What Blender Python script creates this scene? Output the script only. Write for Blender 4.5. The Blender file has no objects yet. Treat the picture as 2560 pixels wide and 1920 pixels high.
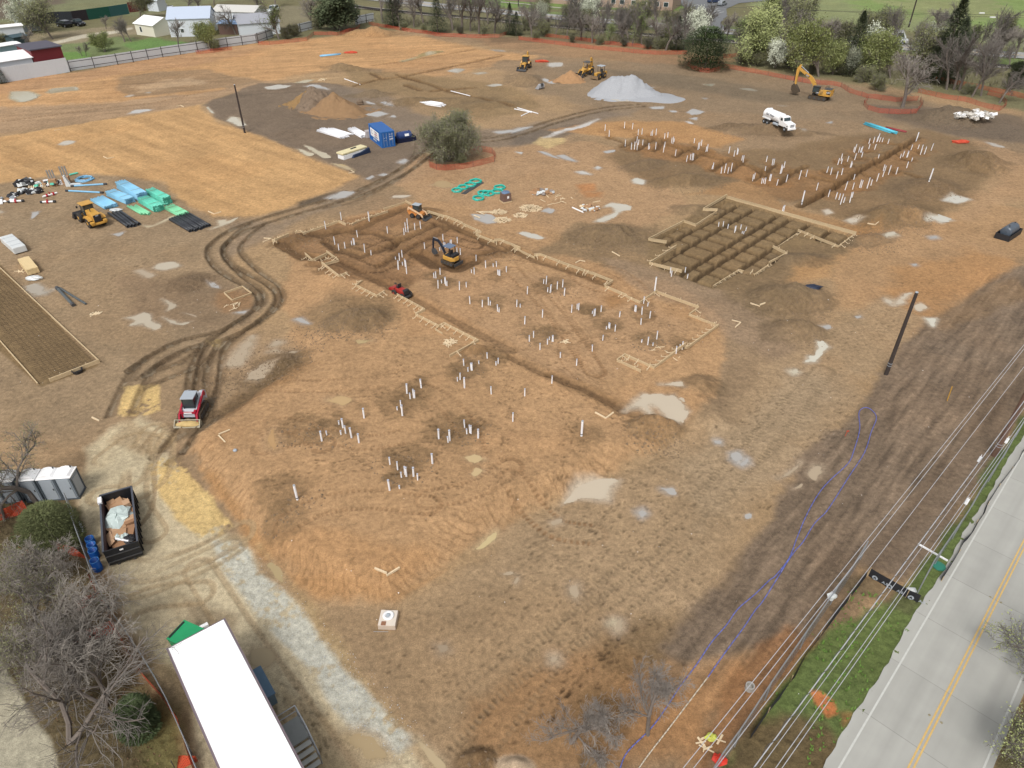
import bpy, bmesh, math, random
import numpy as np
from mathutils import Vector, Matrix
R = math.radians
SC = bpy.context.scene
COL = SC.collection
# ---------------------------------------------------------------- camera, sky, sun, exposure
CH = 38.0; PITCH = R(35.8); F = 1777.0           # camera height (m), pitch below the horizon, focal length in photo pixels
cd = bpy.data.cameras.new('camera'); cam = bpy.data.objects.new('camera', cd); COL.objects.link(cam)
cd.sensor_width = 36; cd.lens = 36*F/2560; cd.clip_end = 4000
cam.location = (0, 0, CH); cam.rotation_euler = (R(90)-PITCH, 0, 0)
SC.camera = cam
W = bpy.data.worlds.new('World'); SC.world = W; W.use_nodes = True
wn = W.node_tree; sky = wn.nodes.new('ShaderNodeTexSky'); sky.sky_type = 'NISHITA'
SUN_EL, SUN_AZ = R(52), R(200)
sky.sun_disc = False; sky.sun_elevation = SUN_EL; sky.sun_rotation = SUN_AZ; sky.dust_density = 4; sky.air_density = 1.0
hs = wn.nodes.new('ShaderNodeHueSaturation'); hs.inputs['Saturation'].default_value = 0.16
wn.links.new(sky.outputs[0], hs.inputs['Color']); bg = wn.nodes['Background']
wn.links.new(hs.outputs[0], bg.inputs[0]); bg.inputs[1].default_value = 0.118
sl = bpy.data.lights.new('sun', 'SUN'); so = bpy.data.objects.new('sun', sl); COL.objects.link(so)
sl.energy = 1.4; sl.angle = R(15); sl.color = (1, .965, .92)
so.rotation_euler = (R(90)-SUN_EL, 0, R(180)-SUN_AZ)
SC.view_settings.view_transform = 'Standard'; SC.view_settings.look = 'None'; SC.view_settings.gamma = 1
SC.view_settings.exposure = 0.44
# ---------------------------------------------------------------- helpers
cP, sP = math.cos(PITCH), math.sin(PITCH)
def ray(px, py):
    u, v = px-1280, py-960
    return Vector((u, F*cP-v*sP, -F*sP-v*cP))
def at(px, py, z=0.0):                          # where the sight line of a photo pixel meets height z
    d = ray(px, py); t = (z-CH)/d.z
    return (d.x*t, d.y*t)
def proj(p):
    x, y, z = p[0], p[1], p[2]-CH
    dpt = y*cP-z*sP; up = y*sP+z*cP
    return 1280+F*x/dpt, 960-F*up/dpt
def ov(*pts): return [(x*1.1573, y*1.1573) for x, y in pts]       # overview coordinates
CR = {'A': (640, 480), 'B': (1280, 480), 'C': (640, 960), 'D': (1280, 960), 'E': (1280, 0), 'F': (1920, 0), 'G': (1920, 480),
      'H': (0, 480), 'I': (0, 960), 'J': (1920, 960), 'K': (0, 1440), 'L': (640, 1440), 'M': (1280, 1440), 'N': (1920, 1440), 'O': (0, 0), 'P': (640, 0)}
def cr(c, *pts):
    ox, oy = CR[c]; return [(ox+x/3.456, oy+y/3.456) for x, y in pts]
def S(r, g, b, k=0.80):                          # sRGB of a lit surface to an albedo
    def f(c):
        c /= 255.0
        return (c/12.92 if c < .04045 else ((c+.055)/1.055)**2.4)*k
    return (f(r), f(g), f(b))
def rnd(a, b): return random.uniform(a, b)
# value noise
def _h(ix, iy, s):
    n = (ix.astype(np.int64)*374761393 + iy.astype(np.int64)*668265263 + s*982451653) & 0xffffffff
    n = ((n ^ (n >> 13))*1274126177) & 0xffffffff
    n = ((n ^ (n >> 16))*2246822519) & 0xffffffff
    return ((n ^ (n >> 15)) & 0xffff)/65535.0
def vnoise(x, y, s=0):
    ix = np.floor(x); iy = np.floor(y); fx = x-ix; fy = y-iy
    fx = fx*fx*fx*(fx*(fx*6-15)+10); fy = fy*fy*fy*(fy*(fy*6-15)+10)
    a = _h(ix, iy, s); b = _h(ix+1, iy, s); c = _h(ix, iy+1, s); d = _h(ix+1, iy+1, s)
    return a+(b-a)*fx+(c-a)*fy+(a-b-c+d)*fx*fy
def fbm(x, y, scale, octv=4, s=0, gain=.5):      # -1..1
    r = 0; amp = 1; tot = 0; x = x/scale; y = y/scale
    for i in range(octv):
        xx = x*.8-y*.6; yy = x*.6+y*.8; x, y = xx, yy
        r = r+amp*(vnoise(x, y, s+i*17)*2-1); tot += amp; amp *= gain; x = x*2.03; y = y*2.03
    return r/tot
def sstep(a, b, x):
    t = np.clip((x-a)/(b-a), 0, 1); return t*t*(3-2*t)
def W2(pts, z=0.0): return [at(x, y, z) for x, y in pts]
def pdist(X, Y, poly, closed):
    n = len(poly); best = np.full(X.shape, 1e9)
    arc = np.zeros(X.shape); side = np.zeros(X.shape); L = 0
    for i in range(n if closed else n-1):
        ax, ay = poly[i]; bx, by = poly[(i+1) % n]; dx, dy = bx-ax, by-ay; l2 = dx*dx+dy*dy+1e-9; l = math.sqrt(l2)
        t = np.clip(((X-ax)*dx+(Y-ay)*dy)/l2, 0, 1)
        ex = X-ax-t*dx; ey = Y-ay-t*dy; d = ex*ex+ey*ey
        m = d < best; best = np.where(m, d, best); arc = np.where(m, L+t*l, arc); side = np.where(m, dx*ey-dy*ex, side); L += l
    return np.sqrt(best), arc, np.sign(side)
def inside(X, Y, poly):
    r = np.zeros(X.shape, bool); n = len(poly)
    for i in range(n):
        ax, ay = poly[i]; bx, by = poly[(i+1) % n]
        if ay == by: continue
        c = ((ay > Y) != (by > Y)) & (X < (bx-ax)*(Y-ay)/(by-ay)+ax)
        r ^= c
    return r
def smooth_line(pts, n=6):                       # Catmull-Rom
    p = [np.array(q, float) for q in pts]; p = [2*p[0]-p[1]]+p+[2*p[-1]-p[-2]]; out = []
    for i in range(1, len(p)-2):
        for k in range(n):
            t = k/n
            out.append(tuple(.5*((2*p[i])+(p[i+1]-p[i-1])*t+(2*p[i-1]-5*p[i]+4*p[i+1]-p[i+2])*t*t+(3*p[i]-p[i-1]-3*p[i+1]+p[i+2])*t**3)))
    out.append(tuple(p[-2])); return out
class Fld:                                       # a set of ground points with culling
    def __init__(s, X, Y): s.X = X; s.Y = Y; s.n1 = None
    def noise(s):
        if s.n1 is None:
            s.n1 = fbm(s.X, s.Y, 5.0, 5, 3); s.n2 = fbm(s.X, s.Y, .9, 3, 9)
        return s.n1, s.n2
    def cull(s, poly, m):
        xs = [p[0] for p in poly]; ys = [p[1] for p in poly]
        return np.nonzero((s.X > min(xs)-m) & (s.X < max(xs)+m) & (s.Y > min(ys)-m) & (s.Y < max(ys)+m))[0]
    def area(s, poly, soft=1.0, na=1.0):         # -> idx, mask
        ix = s.cull(poly, soft*2+na*1.5)
        if len(ix) == 0: return ix, ix.astype(float)
        x, y = s.X[ix], s.Y[ix]; d, _, _ = pdist(x, y, poly, True); d = np.where(inside(x, y, poly), d, -d)
        if na: n1, n2 = s.noise(); d = d+na*(n1[ix]*1.3+n2[ix]*.35)
        return ix, sstep(-soft, soft, d)
    def line(s, poly, w):
        ix = s.cull(poly, w)
        x, y = s.X[ix], s.Y[ix]; d, a, sd = pdist(x, y, poly, False)
        return ix, d, a, sd

# ---------------------------------------------------------------- the lie of the land (shared by ground and objects)
PAD_EDGE = W2(ov((640, 790), (560, 840), (400, 950), (402, 985), (480, 1085), (575, 1215), (650, 1270), (740, 1300), (850, 1305), (950, 1240), (1050, 1160), (1110, 1125), (1220, 1075), (1420, 985), (1600, 930), (1400, 560), (900, 430), (700, 560)))
UP = (1, .0)
BIG = W2(cr('A', (145, 435), (1295, 97), (2212, 462))+cr('B', (1250, 873), (1780, 1170), (1225, 1530), (600, 1420), (-200, 1100))+cr('A', (1922, 1298), (1675, 1428), (1380, 1070), (490, 598)))
# trenches: (points in the photo, half width m, depth m)
TRENCH = []
def tr(c, pts, w=.35, d=.55, dark=1.0): TRENCH.append((W2(cr(c, *pts)), w, d, dark))
tr('F', [(1285, 1195), (1040, 1350), (830, 1455), (620, 1590), (510, 1660)], .42, .9)
tr('G', [(510, -5), (400, 60), (270, 130)], .42, .9)
tr('F', [(620, 1590), (420, 1540), (210, 1480), (0, 1480)], .4, .6)
tr('E', [(2212, 1530), (2070, 1440), (1900, 1390), (1700, 1350), (1570, 1310), (1400, 1260), (1260, 1220), (1100, 1190)], .4, .6)
tr('F', [(100, 1590), (210, 1490), (330, 1440)], .35, .6); tr('F', [(0, 1480), (60, 1410)], .3, .4)
for a, b in [((1160, 1265), (880, 1215)), ((1060, 1340), (760, 1290)), ((960, 1390), (640, 1340)), ((860, 1450), (600, 1400)), ((760, 1500), (500, 1480)), ((1150, 1260), (1330, 1320)), ((1050, 1320), (1240, 1380)), ((900, 1430), (1110, 1480)), ((780, 1500), (960, 1550)), ((1380, 1560), (1200, 1500))]:
    tr('F', [a, b], .36, .45, 1.0)
for a, b in [((1080, 1290), (1240, 1190)), ((960, 1260), (1100, 1190)), ((1410, 1345), (1540, 1280)), ((1550, 1375), (1660, 1310)), ((1740, 1460), (1880, 1370)), ((1880, 1480), (2010, 1380)), ((1320, 1200), (1240, 1290)), ((840, 1180), (1000, 1240)), ((1600, 1270), (1700, 1300)), ((2070, 1550), (2200, 1500))]: tr('E', [a, b], .4, .4, .9)
tr('P', [(2130, 480), (1640, 590), (1250, 670)], .3, .4); tr('P', [(850, 745), (1060, 690), (1250, 670), (1500, 730), (1650, 790), (1880, 840), (2212, 920)], .3, .35)
tr('P', [(1220, 650), (1400, 700)], .3, .35); tr('P', [(1520, 790), (1880, 760)], .3, .35); tr('P', [(1000, 640), (1100, 690)], .4, .3); tr('P', [(1300, 740), (1420, 780)], .5, .3)
tr('P', [(1880, 430), (1300, 530), (1000, 570)], .3, .2, .5)
# footings dug round the big building
tr('A', [(480, 620), (720, 640), (1000, 780), (1190, 870), (1440, 1000), (1960, 1280), (2212, 1420)], .6, .24, .45)
tr('B', [(0, 1480), (300, 1640)], .4, .2, .6); tr('D', [(330, -20), (600, 90), (860, 220), (960, 290)], .45, .25, .8)
tr('A', [(220, 450), (420, 560), (620, 570)], .8, .4, .9)
tr('A', [(1500, 190), (1900, 390), (2212, 500)], .6, .3, .6); tr('B', [(0, 500), (210, 600), (620, 730), (800, 800)], .7, .35, .7)
tr('A', [(430, 380), (860, 320), (1300, 130)], .7, .3, .7)
tr('A', [(700, 330), (1000, 360), (1230, 450), (1180, 530)], .5, .25, .7); tr('A', [(1250, 450), (1560, 290), (1700, 330)], .5, .25, .8)
tr('A', [(600, 430), (750, 530), (900, 590), (1100, 520), (1250, 440)], .6, .25, .8); tr('A', [(1080, 680), (1250, 560), (1650, 330)], .5, .2, .7)
tr('A', [(1400, 560), (1560, 660), (1740, 690), (1880, 620)], 1.0, .45, .95); tr('A', [(1920, 560), (2140, 540), (1900, 400), (1740, 340)], .45, .25, .8)
# waffle slab: ribs cut between blocks of earth
WO = np.array(at(1815, 494)); WB = np.array(at(2138.5, 587))-WO; WLB = np.linalg.norm(WB); WB /= WLB
WA = np.array(at(1621, 601.5))-WO; WLA = np.linalg.norm(WA); WA /= WLA
def wuv(px, py):
    p = np.array(at(px, py))-WO; return float(p@WB), float(p@WA)
WGU = [2.75, 5.05, 8.5, 10.3, 12.9, 15.8]; WGV = [3.9, 6.6, 9.3, 11.9, 14.4, 17.0, 20.1, 22.7]
WPOLY = W2(cr('B', (1850, 70), (1670, 165), (1785, 205), (1590, 310), (1485, 275), (1200, 425), (1420, 495), (1200, 625), (1560, 770), (1730, 830), (1960, 690), (2095, 730), (2234, 640))+cr('G', (150, 545), (30, 500), (245, 375), (605, 470), (740, 372), (0, 165)))
# mounds: (centre px, py), half-length m, half-width m, height m, angle
MOUND = []
def md(px, py, a, b, h, ang=0, cl=1.0, c=None): x, y = at(px, py); MOUND.append((x, y, a, b, h, R(ang), cl, c))
OL = (118, 98, 76)
md(900, 815, 3.6, 2.6, .9, 20, 1, OL); md(1525, 590, 6, 3.6, 1.0, 10, 1, OL); md(1975, 745, 5.2, 3.0, 1.1, 5, 1, OL); md(1985, 828, 3.6, 2.2, .9, 0, 1, OL)
md(1640, 1085, 2.6, 1.6, .7, 0, 1, (128, 102, 72)); md(1190, 892, 1.6, .8, .35, 20, 1, (128, 96, 62))
md(480, 705, 2.6, 2.0, .3, 30, 1, (110, 88, 68)); md(700, 920, 2.4, 3.6, .5, -40, 1, (120, 96, 68)); md(1760, 968, 2.2, 1.6, .4, 20, 1, OL)
md(1715, 452, 6, 2.2, .9, 10, 1, OL); md(1610, 412, 4.5, 1.8, .6, 30, 1, (112, 95, 80)); md(1920, 330, 10, 2.0, 1.0, -8, 1, (115, 95, 76)); md(1850, 320, 6, 1.4, .7, 0, 1, (115, 95, 76))
md(2435, 408, 5.5, 5, 1.5, 20, 1, (118, 97, 74)); md(2240, 540, 7, 3.5, 1.2, 20, 1, (118, 97, 72)); md(2320, 470, 6, 4, .9, 20, 1, (115, 95, 76)); md(2370, 295, 8, 5, 1.6, 0, 1, (116, 100, 84))
md(930, 85, 9, 5, 1.3, 0, .3, (160, 120, 82)); md(1310, 200, 4.5, 6, 1.0, 0, 1, (120, 102, 86)); md(930, 238, 5, 2, .8, 10, 1, (122, 102, 76)); md(1010, 258, 6, 2, .7, 10, 1, (126, 104, 76))
md(860, 172, 6, 2, .9, -10, 1, (120, 100, 78)); md(1100, 255, 12, 3, .5, 10, 1, (128, 106, 82)); md(1220, 262, 8, 3, .4, 10, 1, (125, 105, 82))
md(1245, 640, 1.6, 1.2, .3, 0, 1, (106, 78, 52)); md(1050, 530, 3, 1.4, .3, 0, 1, (104, 76, 50)); md(735, 600, 3.4, 1.6, .5, 40, 1, (106, 80, 54)); md(822, 680, 1.6, 1, .3, 0, 1, (106, 80, 54))
md(2000, 650, 4, 2.0, .5, 0, 1, (116, 98, 80)); md(2170, 600, 5, 1.6, .4, 20, 1, (116, 98, 80)); md(1735, 525, 4, 2, .4, 0, 1, (116, 98, 80))
md(1480, 1440+460, .6, .5, .3, 0, 1, (100, 84, 62)); md(1190, 1898, 1.1, .7, .45, 15, 1, (92, 76, 56)); md(1290, 1915, 1.0, .6, .4, 0, .4, (205, 190, 178))
# tyre ruts: the double track that loops through the site
RUT = []
def rut(pts, w=.45, d=.16, gap=2.0, k=1.0): RUT.append((W2(smooth_line(pts)), w*.8, d, gap, k*.9))
rut(ov((1390, 228), (1300, 238), (1200, 262), (1080, 298), (960, 305), (925, 330), (870, 370), (780, 415), (660, 450), (560, 480), (500, 505), (465, 540), (490, 580), (560, 620), (578, 650), (545, 690), (480, 725), (400, 745), (340, 775), (290, 810)), .5, .2, 1.9)
rut(ov((1060, 290), (960, 292), (915, 305), (905, 335), (850, 385), (760, 430), (690, 445)), .3, .1, 1.9, .6)
rut(ov((560, 480), (520, 510), (500, 545), (540, 590), (580, 620), (590, 650), (560, 680), (500, 720), (460, 760), (445, 840), (400, 940), (370, 980)), .45, .18, 2.0, .9)
rut(ov((340, 775), (310, 800), (280, 850), (260, 900)), .6, .15, 1.9, .7); rut(ov((455, 740), (430, 800), (425, 850)), .5, .15, 1.5, .8)
rut(ov((480, 725), (420, 780), (350, 810), (300, 830)), .4, .12, 1.9, .8)
rut(ov((430, 850), (440, 920), (390, 960), (340, 1000)), .35, .1, 1.7, .7)
def endcap(a, pl):                                # ruts stop at the ends of their line instead of closing round them
    L = sum(math.dist(pl[i], pl[i+1]) for i in range(len(pl)-1)); return np.where((a < .02) | (a > L-.02), 9.0, 0.0)
def height(X, Y, fld=None):
    f = fld or Fld(X, Y); Z = np.zeros(X.shape)
    # gentle swell beyond the site
    Z += .25*(vnoise(X/30+5, Y/30+7, 5)-.5)*sstep(40, 90, Y)
    ix = f.cull(PAD_EDGE, 4); x, y = X[ix], Y[ix]
    d, _, _ = pdist(x, y, PAD_EDGE, True); d = np.where(inside(x, y, PAD_EDGE), d, -d)
    fade = np.clip(1-((x+3)*.6+(y-34)*.8)/46, 0, 1)
    Z[ix] += 1.25*fade*sstep(-.3, 2.6+0*d, d+.25*np.sin(x*.7+y*.3))
    for (mx, my, a, b, h, ang, cl, c) in MOUND:
        r = max(a, b)*1.8; m = np.nonzero((np.abs(X-mx) < r) & (np.abs(Y-my) < r))[0]
        if len(m) == 0: continue
        dx, dy = X[m]-mx, Y[m]-my; ca, sa = math.cos(ang), math.sin(ang)
        u, v = (dx*ca+dy*sa)/a, (-dx*sa+dy*ca)/b; q = np.sqrt(u*u+v*v)+.22*fbm(X[m], Y[m], 2.2, 3, 31)
        Z[m] += h*1.3*(sstep(1.05, .05, q))*(1+.25*fbm(X[m], Y[m], 1.5, 2, 77))
    for (pl, w, dep, dk) in TRENCH:
        i, d, a, sd = f.line(pl, w+1.2)
        if len(i) == 0: continue
        d = d+.12*(vnoise(X[i]*1.3, Y[i]*1.3, 8)-.5)*2
        Z[i] -= dep*sstep(w+.12, w-.12, d); Z[i] += .18*dep*np.exp(-((d-w-.45)/.3)**2)
    for (pl, w, dep, gap, k) in RUT:
        i, d, a, sd = f.line(pl, gap)
        if len(i) == 0: continue
        q = np.abs(d-gap/2)+endcap(a, pl); q = q+.15*(vnoise(X[i]*.9, Y[i]*.9, 12)-.5)
        Z[i] -= dep*sstep(w*.75, w*.25, q)*k; Z[i] += .35*dep*np.exp(-((q-w*.9)/.18)**2)*k
    ix = f.cull(WPOLY, .5)
    if len(ix):
        x, y = X[ix], Y[ix]; ins = inside(x, y, WPOLY); dd, _, _ = pdist(x, y, WPOLY, True)
        u = (x-WO[0])*WB[0]+(y-WO[1])*WB[1]; v = (x-WO[0])*WA[0]+(y-WO[1])*WA[1]
        j = .10*(vnoise(x*1.1, y*1.1, 41)-.5)
        gu = np.min([np.abs(u+j-g) for g in WGU], axis=0); gv = np.min([np.abs(v+j-g) for g in WGV], axis=0)
        g = np.minimum(gu, gv)
        g = np.minimum(g, dd*.6)
        Z[ix] += np.where(ins, -.6*sstep(.44, .12, g), 0)
    return Z
def H(x, y): return float(height(np.array([x], float), np.array([y], float))[0])
def G(px, py):                                   # ground point seen at a photo pixel
    z = 0.0
    for _ in range(4):
        x, y = at(px, py, z); z = .5*z+.5*H(x, y) if _ else H(x, y)
    return Vector((x, y, H(x, y)))

STUBS = {
'A': [(738,240,68),(603,318,68),(978,255,72),(1137,355,58),(1280,370,60),(1290,300,35),(1308,285,55),(1296,345,50),(1315,345,55),(1373,325,55),(1423,315,62),(878,388,60),(682,450,65),(770,485,55),(716,500,55),(828,455,30),(845,455,55),(853,455,55),(940,520,70),(997,555,55),(1617,415,50),(1625,470,40),(1610,480,35),(1635,480,45),(1679,460,45),(1691,470,60),(1740,440,50),(1458,490,55),(1588,505,25),(1738,520,40),(1767,540,50),(1902,595,55),(1985,655,60),(2050,645,30),(2078,645,50),(2163,690,50),(2088,712,40),(2098,718,40),(2107,720,50),(1886,708,52),(1862,697,28),(1240,590,60),(1264,565,60),(1206,580,20),(1230,668,75),(1267,632,30),(1290,645,65),(1298,650,60),(1302,705,55),(1592,712,55),(1555,742,52),(1538,740,38),(1574,830,70),(1604,787,25),(1632,790,55),(1640,805,70),(1650,810,40),(1758,845,70),(1817,820,45),(1849,965,68),(1955,992,58),(2008,975,62),(2024,977,38),(2087,1030,60),(2100,1037,35),(1998,1435,50),(2092,1482,50),(2074,1495,30),(1796,1497,55),(1832,1547,35),(1860,1540,60),(1868,1540,60),(1926,1482,25),(1764,1620,55),(1741,1632,30),(1802,1690,85),(1428,1690,75)],
'B': [(273,790,38),(295,795,70),(390,838,62),(437,820,62),(451,893,66),(308,862,35),(330,868,62),(336,862,60),(132,880,66),(41,990,60),(71,995,28),(262,1082,65),(514,1040,62),(562,1010,40),(575,1018,60),(769,1032,48),(694,1050,22),(708,1070,55),(716,1065,55),(110,1140,68),(929,1077,45),(1060,1030,48),(1070,1033,48),(1137,960,55),(1172,985,28),(1121,1058,62),(1190,1088,60),(1113,1143,55),(815,1183,25),(834,1173,42),(843,1178,48),(890,1200,52),(783,1280,48),(186,1255,52),(150,1290,50),(306,1315,45),(323,1275,25),(347,1290,55),(355,1290,55),(242,1360,52),(1250,1270,65),(1172,1320,70),(1120,1297,25),(1217,1325,22),(693,1375,50),(418,1430,48),(557,1497,56),(344,1652,62),(1470,1360,65),(1417,1395,60),(1451,1340,25),(1368,700,48),(1376,728,45),(1495,688,42),(1515,740,35),(1783,297,40),(1821,303,38),(1864,313,35),(1922,350,60),(1930,335,45),(1969,343,35),(2003,350,30),(2014,357,35),(1988,357,18)],
'C': [(570,490,85),(612,440,35),(718,350,30),(752,375,78),(775,425,70),(735,435,38),(826,462,88),(890,505,78),(935,292,82),(1220,222,28),(1252,205,65),(1265,272,88),(1305,80,80),(1333,125,45),(1362,118,70),(1372,120,65),(1430,32,35),(1803,375,65),(1848,420,65),(1858,425,68),(1822,430,38),(1920,465,75),(1580,472,80),(1675,488,88),(1660,502,48),(1158,694,60),(1224,740,68),(1288,780,70),(1300,795,78),(1257,805,40),(1362,796,74),(1397,827,48),(1525,685,88),(1155,915,85),(1240,902,28),(2033,85,62)],
'D': [(110,102,65),(7,322,70)],
'E': [(803,1128,55),(838,1187,55),(971,1105,55),(1039,1115,52),(1089,1165,50),(1122,1158,50),(1200,1170,35),(1212,1170,50),(1243,1165,55),(1318,1195,45),(1345,1185,45),(1378,1235,45),(1390,1240,60),(1400,1225,30),(1078,1230,50),(1092,1250,45),(1080,1290,60),(1128,1252,48),(977,1262,55),(1030,1290,58),(1057,1290,68),(1178,1288,50),(1187,1285,25),(1240,1285,55),(1307,1315,70),(1318,1270,45),(1410,1345,55),(1507,1395,55),(1540,1380,50),(1555,1380,58),(1565,1378,55),(1573,1235,40),(1607,1290,65),(1617,1275,50),(1635,1258,50),(1675,1310,45),(1685,1312,65),(1873,1322,60),(1917,1350,55),(1943,1335,58),(1950,1330,45),(1985,1385,45),(1998,1388,60),(1735,1462,50),(1728,1460,35),(1806,1497,55),(1835,1490,80),(1865,1490,50),(1892,1478,70),(2197,1395,50),(2078,1560,55),(2090,1545,50),(2155,1585,45),(2170,1580,40),(2185,1585,50),(2180,1505,45)],
'F': [(945,1220,75),(938,1225,50),(870,1240,45),(908,1235,60),(962,1225,40),(985,1225,38),(1035,1240,45),(870,1285,45),(920,1290,50),(745,1318,75),(738,1310,45),(785,1305,60),(800,1310,60),(810,1305,60),(1238,1285,50),(1295,1285,40),(1325,1300,55),(1315,1335,60),(1350,1330,65),(1408,1300,65),(1165,1350,50),(1142,1365,38),(1190,1380,55),(1200,1365,50),(1243,1385,42),(630,1385,60),(603,1420,55),(635,1405,40),(685,1395,50),(748,1380,60),(803,1375,45),(710,1445,55),(718,1442,40),(938,1412,38),(1197,1450,55),(995,1475,55),(1008,1475,45),(1040,1505,80),(1105,1505,65),(990,1525,50),(938,1565,70),(35,1425,55),(48,1425,50),(105,1500,80),(118,1480,55),(137,1450,55),(75,1600,50),(10,1560,60),(20,1560,55),(157,1570,65),(268,1548,80),(330,1515,70),(505,1500,50),(540,1508,65),(590,1540,65),(635,1508,55),(740,1550,45),(855,1625,95),(888,1600,55),(790,1620,70),(803,1620,65),(665,1640,80),(730,1635,60),(418,1642,68)],
'G': [(120,180,65),(132,180,70),(520,40,60),(583,60,60),(612,65,55),(625,105,90),(652,90,50),(705,90,90),(725,45,50)]}
# ================================================================ MATERIALS
MATS = {}
def mat(name, col, rough=.6, var=.12, scale=3.0, metal=0, bump=0, spec=.4, alpha=None, trans=0, clear=0):
    if name in MATS: return MATS[name]
    m = bpy.data.materials.new(name); m.use_nodes = True; nt = m.node_tree; b = nt.nodes['Principled BSDF']
    b.inputs['Roughness'].default_value = rough; b.inputs['Metallic'].default_value = metal
    b.inputs['Specular IOR Level'].default_value = spec
    if clear: b.inputs['Coat Weight'].default_value = clear
    tc = nt.nodes.new('ShaderNodeTexCoord'); n = nt.nodes.new('ShaderNodeTexNoise'); n.inputs['Scale'].default_value = scale
    n.inputs['Detail'].default_value = 5; nt.links.new(tc.outputs['Object'], n.inputs['Vector'])
    mx = nt.nodes.new('ShaderNodeMix'); mx.data_type = 'RGBA'
    mx.inputs[6].default_value = (*[c*(1-var) for c in col], 1); mx.inputs[7].default_value = (*[min(1, c*(1+var)) for c in col], 1)
    nt.links.new(n.outputs['Fac'], mx.inputs[0]); nt.links.new(mx.outputs[2], b.inputs['Base Color'])
    if bump:
        bp = nt.nodes.new('ShaderNodeBump'); bp.inputs['Strength'].default_value = bump; bp.inputs['Distance'].default_value = .03
        nt.links.new(n.outputs['Fac'], bp.inputs['Height']); nt.links.new(bp.outputs[0], b.inputs['Normal'])
    MATS[name] = m; return m
def mesh_mat(name, col, cell, wire, rough=.5, back=0.0):   # woven wire / plastic net: holes cut by the surface's own metre coordinates
    if name in MATS: return MATS[name]
    m = mat(name, col, rough, .15, 2.0); nt = m.node_tree; b = nt.nodes['Principled BSDF']
    uv = nt.nodes.new('ShaderNodeUVMap'); sp = nt.nodes.new('ShaderNodeSeparateXYZ'); nt.links.new(uv.outputs[0], sp.inputs[0])
    def mth(op, a, c=None):
        k = nt.nodes.new('ShaderNodeMath'); k.operation = op
        for i, q in enumerate((a, c)):
            if q is None: continue
            if isinstance(q, (int, float)): k.inputs[i].default_value = q
            else: nt.links.new(q, k.inputs[i])
        return k.outputs[0]
    a = mth('ADD', sp.outputs[0], sp.outputs[1]); s_ = mth('SUBTRACT', sp.outputs[0], sp.outputs[1])
    w1 = mth('LESS_THAN', mth('FRACT', mth('MULTIPLY', a, 1/cell)), wire/cell); w2 = mth('LESS_THAN', mth('FRACT', mth('MULTIPLY', s_, 1/cell)), wire/cell)
    fac = mth('MAXIMUM', mth('MAXIMUM', w1, w2), back)
    nt.links.new(fac, b.inputs['Alpha']); return m
def leafmat(name, col, var=.35, trans=.25):
    m = mat(name, col, .6, var, .9); b = m.node_tree.nodes['Principled BSDF']; return m
M_PVC = mat('white_plastic', (.80, .80, .82), .35, .03)
M_WOOD = mat('new_timber', S(208, 184, 146), .75, .25, 6)
M_WOOD2 = mat('pale_timber', S(236, 214, 178), .7, .18, 6)
M_YEL = mat('machine_yellow', S(212, 162, 76), .45, .22, 1.5, spec=.5); M_CATY = M_YEL
M_BLK = mat('black_steel', (.022, .022, .025), .55, .3); M_DARK = mat('dark_steel', (.06, .06, .062), .5, .3)
M_RUB = mat('muddy_rubber', (.035, .031, .028), .85, .45, 5); M_GLASS = mat('cab_glass', (.03, .045, .05), .08, .1, spec=.8)
M_WHITE = mat('white_paint', (.80, .80, .80), .35, .05); M_WROOF = mat('white_roof', (.88, .88, .88), .5, .02)
M_GREY = mat('grey_metal', (.34, .35, .37), .45, .15); M_LGREY = mat('light_grey_plastic', S(176, 184, 192), .45, .08)
M_STEEL = mat('galvanised_steel', S(168, 172, 176), .4, .12, 8, metal=.4)
M_MUD = mat('dried_mud', S(150, 125, 96), .95, .3, 5); M_TRACK = mat('muddy_track', S(84, 72, 58), .9, .4, 8)
M_RED = mat('red_paint', S(178, 34, 48), .4, .15); M_BLUE = mat('container_blue', S(38, 100, 172), .45, .12, 1)
M_ORG = mesh_mat('orange_net', S(198, 86, 64), .16, .038)
M_ORN = mesh_mat('orange_net_folded', S(206, 84, 56), .16, .10)
M_CHAIN = mesh_mat('chain_link', S(150, 158, 162), .085, .016)
def hue(name, rgb, rough=.6, var=.12, sc=3, **k): return mat(name, S(*rgb), rough, var, sc, **k)
# ================================================================ THE GROUND SHEET
def cumspace(a, b, f):
    out = [a]
    while out[-1] < b: out.append(out[-1]+f(out[-1]))
    return np.array(out)
DET = 1.0
rows = np.concatenate([np.linspace(-120, 10, 8)[:-1], cumspace(10, 330, lambda y: DET*min(.85, max(.085, (y*y+1444)/27000*.62))), np.geomspace(335, 1500, 14)])
NC = int(1150/DET); u = np.linspace(-1, 1, NC); u = np.concatenate([-np.geomspace(9, 1.02, 14), u, np.geomspace(1.02, 9, 14)])
wd = .735*np.maximum(.811*rows+22.2, 30)*1.12
GX = (wd[:, None]*u[None, :]).ravel(); GY = np.repeat(rows, len(u))
NR, NU = len(rows), len(u)
FL = Fld(GX, GY); n1, n2 = FL.noise()
GZ = height(GX, GY, FL)
PX = F*GX/(GY*cP+CH*sP)+1280
colr = np.empty((len(GX), 3)); wet = np.zeros(len(GX)); clod = np.full(len(GX), .25)
n3 = fbm(GX, GY, 22, 4, 51); n4 = fbm(GX, GY, 2.2, 4, 61); n5 = fbm(GX, GY, .35, 3, 71)
def C(*c): return np.array(S(*c))
base = C(178, 146, 112); colr[:] = base; b2 = C(158, 131, 106)
k = sstep(-.3, .4, n3)[:, None]; colr = colr*(1-k)+b2*k
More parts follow.
